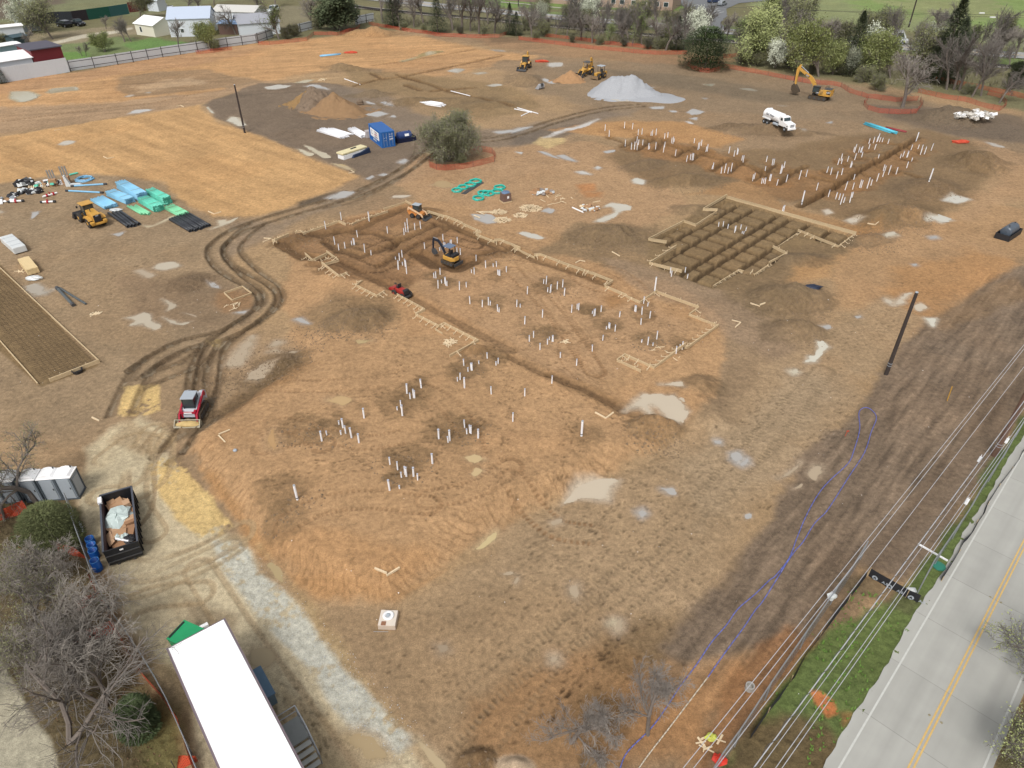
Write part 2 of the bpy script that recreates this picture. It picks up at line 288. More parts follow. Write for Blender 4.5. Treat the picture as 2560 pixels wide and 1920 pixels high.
def paint(ix, m, c, k=1.0, w=None, cl=None):
    m = m*k; colr[ix] = colr[ix]*(1-m[:, None])+np.array(c)*m[:, None]
    if w is not None: wet[ix] = wet[ix]*(1-m)+w*m
    if cl is not None: clod[ix] = clod[ix]*(1-m)+cl*m
def P(pts, c, soft=1.0, na=1.0, k=1.0, w=None, cl=None):
    ix, m = FL.area(W2(pts), soft, na); paint(ix, m, S(*c), k, w, cl)
# --- land beyond the site
P(ov((-900, -250), (3300, -250), (3300, 260), (2212, 240), (2000, 200), (1500, 130), (1300, 95), (1050, 75), (860, 65), (640, 85), (380, 115), (150, 160), (-900, 330)), (122, 118, 88), 3, 3)
P(ov((-900, -200), (3400, -250), (3300, 40), (2212, 28), (1700, 0), (1400, 5), (1000, -10), (600, -5), (-900, 80)), (132, 140, 96), 4, 5)
P(ov((1600, -260), (4500, -260), (3300, 100), (2212, 110), (2000, 70), (1750, 40), (1620, 10)), (140, 150, 106), 4, 4)
P(ov((1840, -60), (2400, -60), (2400, 75), (2050, 50), (1850, 15)), (128, 158, 84), 5, 6, .8)
P(ov((1900, 0), (2150, 0), (2212, 40), (2000, 40)), (154, 146, 116), 5, 6, .5)
P(ov((1500, 42), (1600, 60), (2212, 110), (2400, 120), (2400, 160), (2212, 155), (1900, 105), (1600, 90), (1280, 50), (1100, 35), (1100, 20)), (120, 140, 84), 2, 2)
P(ov((1000, 12), (1300, 22), (1500, 22), (1520, 0), (1200, -10), (1000, -10)), (118, 150, 78), 2, 2, .9)
P(ov((-200, -40), (190, -30), (500, -20), (500, 0), (300, 35), (120, 40), (-200, 60)), (126, 130, 98), 3, 4); P(ov((-300, -40), (130, -40), (150, 0), (30, 40), (-300, 50)), (112, 100, 90), 3, 3)
P(ov((100, 100), (150, 92), (260, 78), (300, 88), (390, 92), (400, 112), (150, 140)), (122, 138, 92), .8, 1.5); P(ov((270, 95), (330, 82), (420, 95), (380, 110), (290, 112)), (102, 146, 72), 1.2, 1.5, .8); P(ov((130, 115), (190, 110), (190, 125), (140, 128)), (100, 150, 60), 1, 1, .7)
P(ov((60, 75), (330, 50), (340, 65), (240, 82), (110, 100), (40, 110)), (150, 138, 116), 1.5, 2)
P(cr('O', (430, 375), (700, 300), (1000, 265), (1150, 230), (1160, 250), (1000, 290), (700, 335), (440, 395)), (202, 194, 184), .4, .5)
P(ov((300, 30), (660, 10), (680, 60), (560, 75), (400, 30)), (140, 132, 112), 2, 3, .8)
# --- graded fields
P(ov((-60, 190), (150, 160), (400, 120), (560, 88), (640, 88), (760, 74), (900, 78), (1080, 112), (1190, 122), (1090, 130), (900, 150), (720, 150), (560, 180), (430, 215), (-60, 300)), (200, 154, 108), 2, 2)
P(ov((-60, 235), (200, 222), (430, 200), (540, 180), (620, 175), (560, 190), (460, 215), (380, 235), (200, 260), (-60, 300)), (176, 144, 116), 1.5, 2)
P(ov((-60, 178), (140, 158), (300, 130), (400, 115), (480, 108), (600, 92), (600, 100), (430, 140), (300, 155), (150, 180), (-60, 215)), (190, 146, 108), 1.5, 2)
P(ov((245, 165), (330, 155), (440, 150), (560, 175), (500, 188), (400, 200), (280, 210), (255, 195)), (150, 124, 100), 1, 1.5, .8)
P(ov((300, 180), (420, 165), (440, 178), (300, 200)), (196, 166, 138), 1, 2, .6)
P(ov((-60, 305), (200, 262), (430, 228), (468, 262), (560, 292), (700, 352), (778, 378), (735, 402), (620, 448), (530, 470), (455, 470), (400, 440), (340, 395), (260, 382), (150, 375), (-60, 405)), (202, 158, 108), .7, .7, 1, 0, .08)
P(ov((840, 140), (1050, 108), (1090, 120), (1060, 145), (900, 175), (800, 175)), (190, 146, 104), 1, 1.5, .8)
# --- brown grey yard round the container
P(ov((440, 228), (470, 212), (560, 180), (700, 178), (745, 185), (800, 225), (905, 275), (960, 295), (920, 325), (860, 372), (800, 395), (778, 378), (700, 350), (560, 290), (470, 258)), (128, 110, 98), .6, .8, 1, .1, .3)
P(ov((700, 180), (800, 190), (900, 240), (1000, 275), (1100, 280), (1240, 250), (1350, 225), (1400, 235), (1250, 275), (1100, 325), (1000, 345), (920, 330), (860, 290), (760, 240)), (140, 122, 110), 1.2, 1.5, .9, .3, .3)
P(ov((1100, 290), (1250, 265), (1300, 255), (1260, 285), (1100, 320)), (118, 104, 96), .8, 1, .8, .5)
P(ov((600, 480), (700, 440), (800, 395), (900, 345), (1060, 350), (1100, 360), (900, 385), (800, 415), (700, 455), (560, 520), (480, 560), (440, 520), (500, 480)), (150, 128, 110), 1, 1.2, .9, .3)
P(ov((640, 435), (720, 415), (750, 410), (720, 425), (650, 445)), (84, 74, 66), .6, .6, .8, .3, .8)
P(ov((1140, 140), (1500, 130), (1900, 200), (2212, 260), (2260, 300), (2212, 330), (2000, 280), (1800, 260), (1500, 240), (1300, 240), (1150, 200)), (146, 124, 104), 2.5, 3, .85)
P(ov((1300, 150), (1500, 165), (1800, 215), (1700, 225), (1500, 200), (1330, 175)), (122, 108, 94), 1.5, 2, .7)
P(ov((1880, 225), (2212, 250), (2300, 300), (2212, 310), (2050, 290), (1900, 250)), (112, 98, 90), 1.5, 2, .8)
P(ov((740, 150), (900, 160), (1100, 185), (1180, 230), (1050, 260), (950, 240), (850, 200), (760, 190)), (150, 124, 92), 1.5, 2, .8, 0, .8)
P(ov((1020, 80), (1350, 90), (1600, 130), (1500, 145), (1200, 122), (1050, 100)), (162, 126, 96), 1.5, 2, .7); P(ov((1060, 80), (1350, 85), (1350, 95), (1060, 92)), (110, 92, 74), 1, 1.2, .5)
# storage yard, left
P(ov((-60, 405), (150, 375), (260, 380), (345, 395), (380, 440), (455, 470), (500, 500), (470, 560), (540, 610), (580, 650), (550, 690), (480, 725), (380, 750), (300, 800), (270, 860), (250, 950), (120, 960), (-60, 900)), (160, 135, 110), .8, 1.2, .95, .05)
P(ov((270, 600), (480, 590), (560, 640), (550, 700), (400, 720), (280, 700)), (140, 116, 96), 1.2, 1.5, .7); P(ov((0, 460), (250, 480), (230, 540), (0, 560)), (160, 138, 116), 1.5, 2, .5)
P(ov((-80, 500), (10, 580), (213, 790), (88, 836), (-80, 690)), (136, 112, 82), .15, 0, 1, 0, .1)
P(ov((330, 740), (480, 730), (460, 860), (400, 960), (300, 930), (280, 830)), (156, 132, 108), .8, 1, .8)
P(cr('H', (1870, 830), (2212, 860), (2212, 1000), (1900, 1060), (1830, 950)), (158, 118, 82), .6, .8, .7)
# --- the tan building pad
P(ov((402, 985), (560, 850), (640, 790), (640, 700), (600, 640), (620, 560), (700, 480), (900, 430), (1060, 430), (1400, 560), (1560, 690), (1560, 860), (1430, 970), (1250, 1060), (1100, 1130), (960, 1230), (850, 1305), (740, 1300), (650, 1270), (570, 1210), (480, 1085)), (186, 146, 108), .6, 1, 1)
P(ov((402, 985), (560, 850), (700, 830), (900, 840), (1100, 850), (1300, 900), (1350, 1000), (1250, 1060), (1100, 1130), (960, 1230), (850, 1305), (740, 1300), (650, 1270), (570, 1210), (480, 1085)), (186, 146, 108), 1, 1.5, .8)
P(ov((402, 985), (470, 1030), (560, 1160), (640, 1240), (760, 1270), (850, 1290), (850, 1306), (740, 1302), (650, 1272), (570, 1212), (480, 1090)), (182, 136, 90), .35, .5, .9)
P(ov((560, 1180), (600, 1160), (800, 1200), (940, 1210), (850, 1300), (640, 1270)), (186, 140, 96), .8, 1, .7)
P(ov((1000, 1210), (1100, 1120), (1120, 1125), (960, 1240), (860, 1300), (850, 1285)), (174, 132, 90), .3, .4, .8)
P(ov((460, 900), (520, 850), (640, 790), (700, 800), (560, 880), (490, 940)), (150, 112, 74), .8, 1, .7, 0, .8)
P(ov((520, 850), (580, 800), (640, 760), (660, 790), (600, 830), (500, 900), (420, 960), (410, 940)), (112, 92, 70), .5, .8, .7, 0, 1)
P(ov((640, 690), (720, 640), (830, 650), (860, 700), (800, 740), (700, 740)), (132, 110, 84), 1, 1.4, .6, 0, .8)
# dug-out corner of the building
P(ov((590, 525), (640, 500), (880, 442), (1000, 490), (1095, 550), (1050, 570), (960, 600), (860, 640), (780, 620), (700, 590), (640, 550)), (156, 118, 84), .6, .8, .95, .15, .8)
P(ov((720, 560), (800, 590), (900, 610), (880, 640), (760, 610), (700, 580)), (140, 104, 72), .5, .6, .8, .2, .9)
P(ov((830, 500), (880, 480), (920, 500), (890, 520), (850, 520)), (178, 138, 100), .5, .6, .8); P(ov((960, 510), (1020, 520), (1050, 560), (980, 550)), (172, 132, 96), .6, .6, .7); P(ov((700, 510), (790, 520), (800, 560), (720, 550)), (164, 126, 90), .6, .6, .7)
P(ov((900, 590), (1050, 580), (1250, 600), (1500, 700), (1400, 790), (1250, 850), (1050, 740), (900, 640)), (182, 144, 110), 1, 1.4, .8)
P(cr('B', (800, 930), (900, 900), (960, 970), (850, 1020)), (160, 118, 76), .8, .6, .8)
# middle, north-east of the building
P(ov((920, 330), (1280, 300), (1400, 330), (1420, 400), (1500, 430), (1400, 500), (1250, 520), (1060, 460), (900, 430), (850, 400)), (184, 146, 112), 1, 1.5, .8)
P(cr('B', (560, -10), (800, -10), (780, 50), (620, 60)), (188, 130, 82), .6, .8, .9); P(cr('E', (560, 1600), (700, 1590), (750, 1660), (590, 1660)), (192, 128, 76), .6, .8, .8)
P(ov((1150, 550), (1250, 480), (1350, 480), (1560, 600), (1740, 640), (1760, 720), (1600, 700), (1500, 620), (1380, 600), (1250, 560)), (142, 118, 92), 1, 1.5, .8, 0, .7)
P(ov((1300, 560), (1450, 590), (1600, 650), (1740, 760), (1860, 860), (1800, 880), (1640, 760), (1500, 680), (1350, 610)), (158, 132, 112), .8, 1, .7)
P(ov((1180, 280), (1300, 262), (1480, 262), (1600, 300), (1560, 320), (1400, 300), (1280, 292)), (194, 144, 92), .8, 1, .8)
P(ov((1330, 310), (1440, 300), (1560, 330), (1700, 320), (1860, 290), (2000, 280), (2120, 310), (2150, 370), (2100, 430), (2000, 480), (1900, 500), (1700, 440), (1560, 410), (1400, 400), (1300, 340)), (138, 112, 84), 1.2, 1.5, .85, 0, .8)
P(ov((1380, 310), (1500, 310), (1650, 370), (1740, 410), (1640, 400), (1480, 350), (1380, 340)), (170, 122, 76), .8, 1.2, .7); P(ov((1620, 400), (1740, 370), (1850, 360), (2000, 300), (1960, 370), (1800, 430), (1700, 440)), (160, 116, 74), .8, 1.2, .6)
P(ov((1480, 420), (1600, 390), (1720, 450), (1800, 470), (1900, 490), (1900, 530), (1820, 500), (1580, 425)), (174, 132, 90), .8, 1, .8); P(ov((1830, 490), (1900, 480), (1910, 500), (1850, 530)), (178, 132, 84), .5, .5, .8)
P(ov((1400, 520), (1560, 425), (1850, 510), (1830, 545), (1700, 550), (1690, 590), (1540, 625), (1400, 570)), (136, 112, 82), .4, 0, .9, 0, .4)
P(ov((1560, 620), (1700, 540), (1850, 520), (1880, 540), (1720, 600), (1640, 640)), (134, 110, 84), .8, 1, .8, 0, .7); P(ov((1740, 560), (1860, 540), (1800, 600), (1700, 620)), (186, 140, 92), 1, 1.2, .7)
P(ov((1780, 560), (1950, 480), (2150, 440), (2260, 450), (2260, 560), (2050, 640), (1900, 700), (1800, 660)), (182, 142, 104), 1.2, 2, .75); P(ov((1920, 580), (2100, 540), (2200, 560), (2050, 680), (1960, 720), (1920, 660)), (182, 134, 86), 1.4, 1.5, .7)
P(ov((2100, 300), (2300, 350), (2300, 440), (2150, 440), (2080, 470), (2150, 380)), (178, 142, 110), 1.5, 2, .7)
# lower right apron
P(ov((1420, 985), (1560, 860), (1700, 760), (1820, 680), (1920, 640), (2000, 690), (1900, 800), (1860, 880), (1720, 1010), (1560, 1230), (1420, 1420), (1180, 1660), (860, 1800), (850, 1600), (760, 1430), (700, 1320), (860, 1310), (960, 1240), (1100, 1130), (1300, 1050)), (170, 142, 114), .8, 1.2, .9, .1)
P(ov((700, 1330), (860, 1310), (1100, 1250), (1300, 1300), (1400, 1400), (1200, 1660), (900, 1680), (800, 1480)), (162, 133, 104), 1.4, 1.6, .8); P(ov((1450, 1000), (1600, 900), (1750, 800), (1850, 800), (1700, 980), (1500, 1200)), (168, 144, 120), 1.5, 2, .7)
P(ov((1000, 1500), (1300, 1420), (1500, 1500), (1560, 1560), (1450, 1660), (1000, 1700)), (158, 118, 80), 1.2, 1.5, .8); P(ov((1370, 1480), (1500, 1420), (1620, 1400), (1640, 1480), (1520, 1660), (1320, 1660)), (178, 130, 86), 1, 1.2, .85)
P(cr('M', (850, 550), (1200, 430), (1560, 400), (1520, 560), (1250, 700), (1000, 800), (850, 700)), (124, 98, 68), .8, 1.2, .6, 0, 1); P(cr('M', (700, 1100), (1000, 1100), (1050, 1350), (750, 1380)), (124, 96, 64), .8, 1.2, .6, 0, 1)
# dark grubbed strip along the road
P(ov((2500, 380), (2212, 570), (2100, 640), (2000, 700), (1890, 810), (1840, 890), (1750, 980), (1690, 1050), (1580, 1230), (1440, 1400), (1480, 1440), (1580, 1420), (1700, 1370), (1860, 1232), (1955, 1262), (2085, 1105), (2212, 905), (2500, 480)), (132, 112, 98), .5, .8, 1, .05, .55)
P(ov((1700, 1370), (1880, 1190), (2100, 900), (2300, 700), (2300, 780), (2080, 980), (1900, 1240), (1780, 1400), (1640, 1560), (1560, 1600), (1580, 1500)), (112, 92, 78), .6, 1, .45, 0, .8)
P(ov((1560, 1450), (1700, 1360), (1760, 1400), (1600, 1600), (1500, 1700), (1500, 1600)), (158, 108, 66), .5, .8, .7)
# grass verge
P(ov((2240, 830), (2330, 830), (2300, 950), (2040, 1280), (1780, 1720), (1500, 1720), (1700, 1480), (1800, 1370), (1920, 1300), (2010, 1210), (2090, 1080)), (104, 122, 66), .3, .5, 1, 0, .8)
P(ov((1600, 1560), (1780, 1570), (1840, 1640), (1800, 1720), (1540, 1720)), (112, 88, 66), .6, 1, .85)
P(cr('N', (380, 1000), (450, 1010), (560, 1080), (600, 1180), (520, 1220), (420, 1100)), (206, 120, 62), .15, .2, .95, 0, .4); P(cr('N', (640, 1180), (720, 1190), (700, 1260), (640, 1300)), (178, 116, 70), .2, .3, .6)
P(ov((1860, 1240), (1990, 1290), (1960, 1320), (1850, 1280), (1790, 1250)), (96, 88, 70), .3, .5, .5)
# drive and laydown on the left
P(ov((190, 970), (240, 930), (300, 900), (350, 930), (370, 985), (420, 1050), (480, 1130), (540, 1200), (640, 1300), (700, 1400), (850, 1560), (940, 1700), (560, 1800), (430, 1800), (400, 1560), (310, 1440), (260, 1350), (215, 1230), (175, 1120), (160, 1060)), (204, 188, 164), .5, .7, 1, .15, .1)
P(ov((280, 905), (360, 960), (300, 1010), (240, 960)), (168, 144, 116), .5, 1, .7, .1, .5); P(ov((395, 1290), (450, 1300), (520, 1330), (500, 1400), (400, 1340)), (140, 120, 98), .4, .6, .7); P(ov((360, 1280), (400, 1280), (400, 1350), (385, 1400)), (184, 166, 140), .4, .5, .6)
P(ov((560, 1180), (640, 1280), (720, 1420), (880, 1600), (960, 1680), (1000, 1700), (900, 1600), (760, 1440), (650, 1280)), (176, 148, 110), .5, .6, .8)
P(ov((220, 1290), (262, 1300), (280, 1360), (320, 1400), (340, 1420), (420, 1480), (420, 1560), (400, 1700), (380, 1600), (280, 1440)), (146, 122, 94), .35, .5, .85, .2)
P(ov((560, 1420), (700, 1560), (760, 1660), (640, 1700), (600, 1500)), (180, 156, 124), .5, .8, .7)
P(ov((140, 1040), (170, 1100), (200, 1230), (270, 1400), (330, 1500), (430, 1700), (200, 1800), (-100, 1750), (-100, 1000)), (108, 94, 70), .3, .5, 1, 0, .8)
P(ov((60, 1100), (160, 1100), (170, 1180), (90, 1180)), (96, 104, 58), .5, .8, .7); P(ov((290, 1500), (380, 1540), (420, 1680), (300, 1700)), (118, 112, 64), .8, 1, .7)
P(ov((-120, 1330), (-20, 1330), (0, 1420), (60, 1530), (110, 1600), (150, 1750), (-200, 1750)), (178, 172, 160), .15, .1, 1, 0, .05)
# straw and sawdust spread over the ruts
for pts in (ov((268, 835), (345, 826), (342, 885), (300, 900), (262, 895)), ov((312, 1000), (350, 985), (398, 990), (420, 1030), (470, 1090), (512, 1135), (480, 1160), (430, 1160), (380, 1120), (345, 1060)), ov((445, 735), (475, 735), (470, 745), (448, 745)), ov((375, 1010), (395, 1020), (430, 1060), (400, 1060))):
    ix, m = FL.area(W2(pts), .2, .5); m = m*sstep(-.55, -.1, n4[ix]+.8*n5[ix]+.08); paint(ix, m, S(218, 186, 126), .95, 0, .4)
ix, m = FL.area(W2(ov((1180, 362), (1330, 352), (1400, 345), (1300, 372))), .5, .5)
P(cr('E', (180, 1230), (260, 1180), (440, 1190), (460, 1230), (300, 1280)), (206, 178, 130), .5, .6, .9)
P(cr('N', (2000, 1560), (2212, 1180), (2600, 500), (3600, 800), (3000, 2200), (1860, 2000), (1930, 1720)), (112, 104, 74), .3, .5, 1, 0, .8)
P(cr('J', (2700, 800), (3600, -600), (4800, 0), (4000, 1600), (2650, 1600)), (116, 112, 76), .3, .5, 1, 0, .8)
# gravel strip
ix, m = FL.area(W2(ov((455, 1165), (520, 1170), (560, 1230), (610, 1270), (660, 1340), (720, 1430), (800, 1500), (850, 1560), (898, 1598), (860, 1625), (830, 1610), (780, 1590), (700, 1490), (640, 1420), (560, 1340), (500, 1260), (470, 1210))), .25, .35)
m = m*sstep(-.9, -.2, n4[ix]+.9*n5[ix]+.35*n2[ix]); paint(ix, m, S(198, 199, 200), .9, 0, .6); GRAV = (ix, m)
# mounds: clay colour of their own
for (mx, my, a, b, h, ang, cl, c) in MOUND:
    r = max(a, b)*2; m = np.nonzero((np.abs(GX-mx) < r) & (np.abs(GY-my) < r))[0]
    if len(m) == 0: continue
    dx, dy = GX[m]-mx, GY[m]-my; ca, sa = math.cos(ang), math.sin(ang)
    q = np.sqrt(((dx*ca+dy*sa)/a)**2+((-dx*sa+dy*ca)/b)**2)+.3*n4[m]+.15*n5[m]
    paint(m, sstep(1.3, .85, q), S(*c), .5, 0, cl)
# damp clay dots round the pipe groups are painted later through SPOIL
SPOIL = []
def spoil(px, py, r, c=(126, 100, 72)): SPOIL.append((px, py, r, c))
for q in [(760, 1085, 2.2), (835, 1090, 2.0), (1000, 1020, 2.2), (1040, 985, 1.8), (1125, 1085, 2.4), (1175, 1070, 1.8), (1015, 1165, 2.2), (1000, 1205, 1.5), (1175, 925, 1.8), (1150, 935, 1.6), (1240, 900, 1.5), (1340, 845, 2.2), (1375, 840, 1.6), (1385, 720, 2.2), (1360, 730, 1.8), (1240, 700, 1.4), (1110, 720, 1.6), (1090, 700, 1.5), (1230, 760, 1.8), (1470, 780, 1.4), (1520, 820, 1.6), (1620, 860, 1.8), (1470, 1090, 1.6), (1700, 860, 1.4), (700, 1240, 2.0), (720, 1310, 1.8), (1480, 785, 1.5), (1600, 790, 1.6)]:
    spoil(*q)
for (px, py, r, c) in SPOIL:
    x, y = at(px, py, .6 if py > 880 else 0); m = np.nonzero((np.abs(GX-x) < r*1.5) & (np.abs(GY-y) < r*1.5))[0]
    q = np.sqrt((GX[m]-x)**2+(GY[m]-y)**2)/r+.35*n4[m]+.2*n5[m]; paint(m, sstep(1.1, .7, q), S(*c), .45, 0, 1)
for c_, L_ in STUBS.items():
    for (sx_, sy_, sl_) in L_:
        x, y = at(*cr(c_, (sx_, sy_))[0]); rr_ = 1.5 if c_ in 'EF' else .7; m = np.nonzero((np.abs(GX-x) < rr_*1.6) & (np.abs(GY-y) < rr_*1.6))[0]
        if len(m): w_ = sstep(1.1, .5, np.sqrt((GX[m]-x)**2+(GY[m]-y)**2)/rr_+.4*n4[m]+.3*n5[m]); paint(m, w_, S(*((150, 108, 66) if c_ in 'EF' else (122, 96, 68))), .38, .1, .8); GZ[m] -= .09*w_*(c_ in 'EF')
for (pl, w, dep, dk) in TRENCH:
    i, d, a, sd = FL.line(pl, w+1.4)
    if len(i): paint(i, sstep(w+.9, w*.8, d+.3*n4[i]), S(128, 96, 62), .55*dk, .1, .8); paint(i, sstep(w+.1, w*.6, d), S(92, 68, 46), .7*dk, .3, .5)
for (pl, w, dep, gap, k) in RUT:
    i, d, a, sd = FL.line(pl, gap+w+1)
    if len(i) == 0: continue
    q = np.abs(d-gap/2)+.12*n4[i]+endcap(a, pl)
    paint(i, sstep(w+.25, w*.6, q), S(104, 84, 64), .85*k, .35, 1)
    lug = (np.sin(a*14)*.5+.5); GZ[i] += -.035*lug*sstep(w, w*.7, q)*k
    paint(i, sstep(.28, .08, np.abs(q))*(n2[i] > .15), S(150, 138, 124), .6*k, .9, .1)
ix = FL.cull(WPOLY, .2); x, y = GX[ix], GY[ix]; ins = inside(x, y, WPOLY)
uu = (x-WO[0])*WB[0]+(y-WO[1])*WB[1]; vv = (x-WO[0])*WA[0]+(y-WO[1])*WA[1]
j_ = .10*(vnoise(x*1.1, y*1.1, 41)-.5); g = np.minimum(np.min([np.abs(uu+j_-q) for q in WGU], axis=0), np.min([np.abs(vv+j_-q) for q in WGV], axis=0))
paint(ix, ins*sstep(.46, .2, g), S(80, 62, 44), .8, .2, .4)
# rain-cut rills on the pad's banks
i, d, a, sd = FL.line(PAD_EDGE[1:19], 4.0)
ins = inside(GX[i], GY[i], PAD_EDGE); rr = np.abs(((a*1.3+2.6*n1[i]+1.1*n4[i]+.25*d) % 1)-.5); kk = sstep(.16, .02, rr)*sstep(3.8, 1.2, d)*sstep(-.1, .6, d)*ins*sstep(-.35, .2, n4[i]+.2)*(a < 60)
GZ[i] -= .05*kk; paint(i, kk, S(138, 102, 68), .4)
# graded streaks of the fields
ang = R(-38); sx = GX*math.cos(ang)+GY*math.sin(ang); sy = -GX*math.sin(ang)+GY*math.cos(ang)
st1 = fbm(sx, sy*9, 12, 4, 91); ang = R(18); sx = GX*math.cos(ang)+GY*math.sin(ang); sy = -GX*math.sin(ang)+GY*math.cos(ang); st2 = fbm(sx, sy*8, 10, 4, 95)
ang = R(48); sx = GX*math.cos(ang)+GY*math.sin(ang); sy = -GX*math.sin(ang)+GY*math.cos(ang); st3 = fbm(sx, sy*9, 3.5, 4, 99)
mA = np.zeros(len(GX)); ix, m = FL.area(W2(ov((-60, 305), (430, 228), (778, 378), (455, 470), (-60, 405))), 2, 1); mA[ix] = m
mB = np.zeros(len(GX)); ix, m = FL.area(W2(ov((-200, 150), (1100, 60), (1200, 130), (430, 230), (-200, 300))), 2, 1); mB[ix] = m
mC = np.zeros(len(GX)); ix, m = FL.area(W2(ov((2500, 380), (2000, 700), (1840, 890), (1440, 1400), (1560, 1600), (1860, 1200), (2500, 600))), 1, 1); mC[ix] = m
mC[mC < 0] = 0
colr *= (1+.24*st1*mA+.26*st2*mB+.5*st3*mC)[:, None]
GZ += .06*st3*mC+.03*st1*mA
P(ov((2000, 690), (2200, 600), (2212, 640), (2040, 720)), (150, 118, 84), .8, 1, .4)
# wheel marks that cross the pad and the apron (old double tracks)
def wheelmarks(pts, w=.25, gap=1.8, c=(150, 112, 78), k=.75, dep=.04, dash=True):
    pl = W2(smooth_line(pts)); i, d, a, sd = FL.line(pl, gap+1)
    if len(i) == 0: return
    q = np.abs(d-gap/2)+.08*n4[i]; t = sstep(w, w*.5, q)*(.6+.4*np.sign(np.sin(a*16)) if dash else 1); t = np.clip(t, 0, 1)*sstep(-.4, .1, n1[i]+.3)
    paint(i, t, S(*c), k); GZ[i] -= dep*t
wheelmarks(cr('B', (60, 580), (450, 650), (640, 800), (880, 880))); wheelmarks(cr('B', (0, 700), (200, 900), (350, 1060), (500, 1280), (720, 1600))); wheelmarks(cr('B', (100, 620), (260, 860), (420, 1100), (560, 1300), (700, 1590)), k=.4)
wheelmarks(cr('D', (0, 900), (200, 1100), (400, 1250), (700, 1300))); wheelmarks(cr('C', (100, 100), (600, 100), (1100, 50), (1500, -60)), k=.4)
wheelmarks(ov((1350, 900), (1450, 1000), (1600, 1000), (1750, 850)), c=(140, 118, 96), k=.35); wheelmarks(ov((900, 1640), (1100, 1450), (1400, 1250), (1600, 1000), (1780, 800)), c=(132, 112, 90), k=.4); wheelmarks(ov((1000, 1660), (1200, 1400), (1450, 1150), (1650, 950)), c=(132, 112, 90), k=.35)
wheelmarks(ov((0, 395), (150, 350), (300, 260), (430, 225)), c=(170, 132, 92), k=.3); wheelmarks(ov((1400, 240), (1700, 260), (1900, 280), (2212, 330)), c=(120, 100, 84), k=.5); wheelmarks(ov((1500, 180), (1800, 240), (2000, 265), (2212, 310)), c=(120, 100, 84), k=.4)
wheelmarks(ov((0, 262), (200, 236), (330, 222), (430, 200)), c=(140, 104, 70), k=.5, gap=.5); wheelmarks(ov((430, 1230), (480, 1310), (560, 1430), (660, 1570), (750, 1700)), c=(160, 134, 104), k=.5, dash=False)
wheelmarks(ov((240, 1280), (330, 1260), (440, 1210), (500, 1180)), c=(164, 142, 112), k=.5, dash=False); wheelmarks(ov((230, 1180), (300, 1100), (310, 1000), (360, 930)), c=(152, 126, 98), k=.6, dash=False)
for q in ([(600, 640), (900, 700), (1100, 860), (1150, 1100)], [(700, 1700), (500, 1500), (520, 1300), (700, 1250)]): wheelmarks(cr('B', *q), k=.5)
for q in ([(0, 520), (200, 450), (420, 480), (600, 620)], [(100, 640), (400, 560), (700, 560), (1000, 600), (1300, 540)], [(300, 1300), (600, 1150), (1000, 1100), (1500, 1150)], [(1300, 60), (1600, 200), (1800, 420), (1900, 700)], [(1500, 1100), (1900, 1000), (2200, 800)]): wheelmarks(cr('C', *q), k=.55)
for q in ([(640, 400), (900, 560), (1100, 480), (1500, 300)], [(700, 560), (1000, 700), (1200, 640), (1560, 420), (1900, 480)], [(480, 330), (800, 420), (1150, 470)]): wheelmarks(cr('A', *q), c=(92, 66, 44), k=.7, w=.3, dep=.1)
for q in ([(240, 1330), (330, 1290), (430, 1280)], [(250, 1230), (340, 1230), (450, 1190), (520, 1150)], [(330, 930), (300, 1000), (290, 1080), (330, 1150)], [(350, 950), (340, 1020), (300, 1060), (220, 1070)], [(230, 990), (290, 950), (340, 960)]): wheelmarks(ov(*q), c=(168, 144, 114), k=.6, w=.28, dash=False)
# footprints: trails of small trodden hollows
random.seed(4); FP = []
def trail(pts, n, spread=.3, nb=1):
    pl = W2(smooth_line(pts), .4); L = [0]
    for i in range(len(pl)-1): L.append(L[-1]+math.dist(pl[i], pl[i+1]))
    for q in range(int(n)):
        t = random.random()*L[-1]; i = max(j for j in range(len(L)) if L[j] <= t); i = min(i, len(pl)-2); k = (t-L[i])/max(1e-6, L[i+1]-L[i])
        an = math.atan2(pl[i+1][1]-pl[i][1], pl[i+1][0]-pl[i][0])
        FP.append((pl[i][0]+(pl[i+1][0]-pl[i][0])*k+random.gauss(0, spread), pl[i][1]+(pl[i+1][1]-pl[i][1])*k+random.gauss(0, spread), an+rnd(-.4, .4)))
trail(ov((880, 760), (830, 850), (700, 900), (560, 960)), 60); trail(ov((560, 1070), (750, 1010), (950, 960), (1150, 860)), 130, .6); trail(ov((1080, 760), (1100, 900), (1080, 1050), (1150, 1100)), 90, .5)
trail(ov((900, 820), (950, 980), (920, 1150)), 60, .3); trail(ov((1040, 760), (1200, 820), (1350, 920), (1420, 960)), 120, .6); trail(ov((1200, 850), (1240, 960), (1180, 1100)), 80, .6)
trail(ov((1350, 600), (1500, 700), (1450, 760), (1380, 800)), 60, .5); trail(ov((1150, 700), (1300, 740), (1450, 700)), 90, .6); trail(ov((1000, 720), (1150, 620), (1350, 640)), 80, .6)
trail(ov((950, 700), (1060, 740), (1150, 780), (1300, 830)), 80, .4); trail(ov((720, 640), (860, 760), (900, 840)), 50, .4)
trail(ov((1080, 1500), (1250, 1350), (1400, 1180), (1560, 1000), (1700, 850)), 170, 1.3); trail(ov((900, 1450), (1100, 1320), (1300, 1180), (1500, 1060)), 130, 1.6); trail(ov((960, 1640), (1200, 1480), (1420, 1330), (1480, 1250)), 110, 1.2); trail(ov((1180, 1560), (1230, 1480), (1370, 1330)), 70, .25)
trail(ov((1640, 1100), (1780, 930), (1850, 840)), 80, .5); trail(ov((1600, 940), (1700, 820), (1900, 700), (2000, 600)), 120, .9); trail(cr('H', (1250, 580), (1000, 690), (940, 760), (950, 900)), 30, .08)
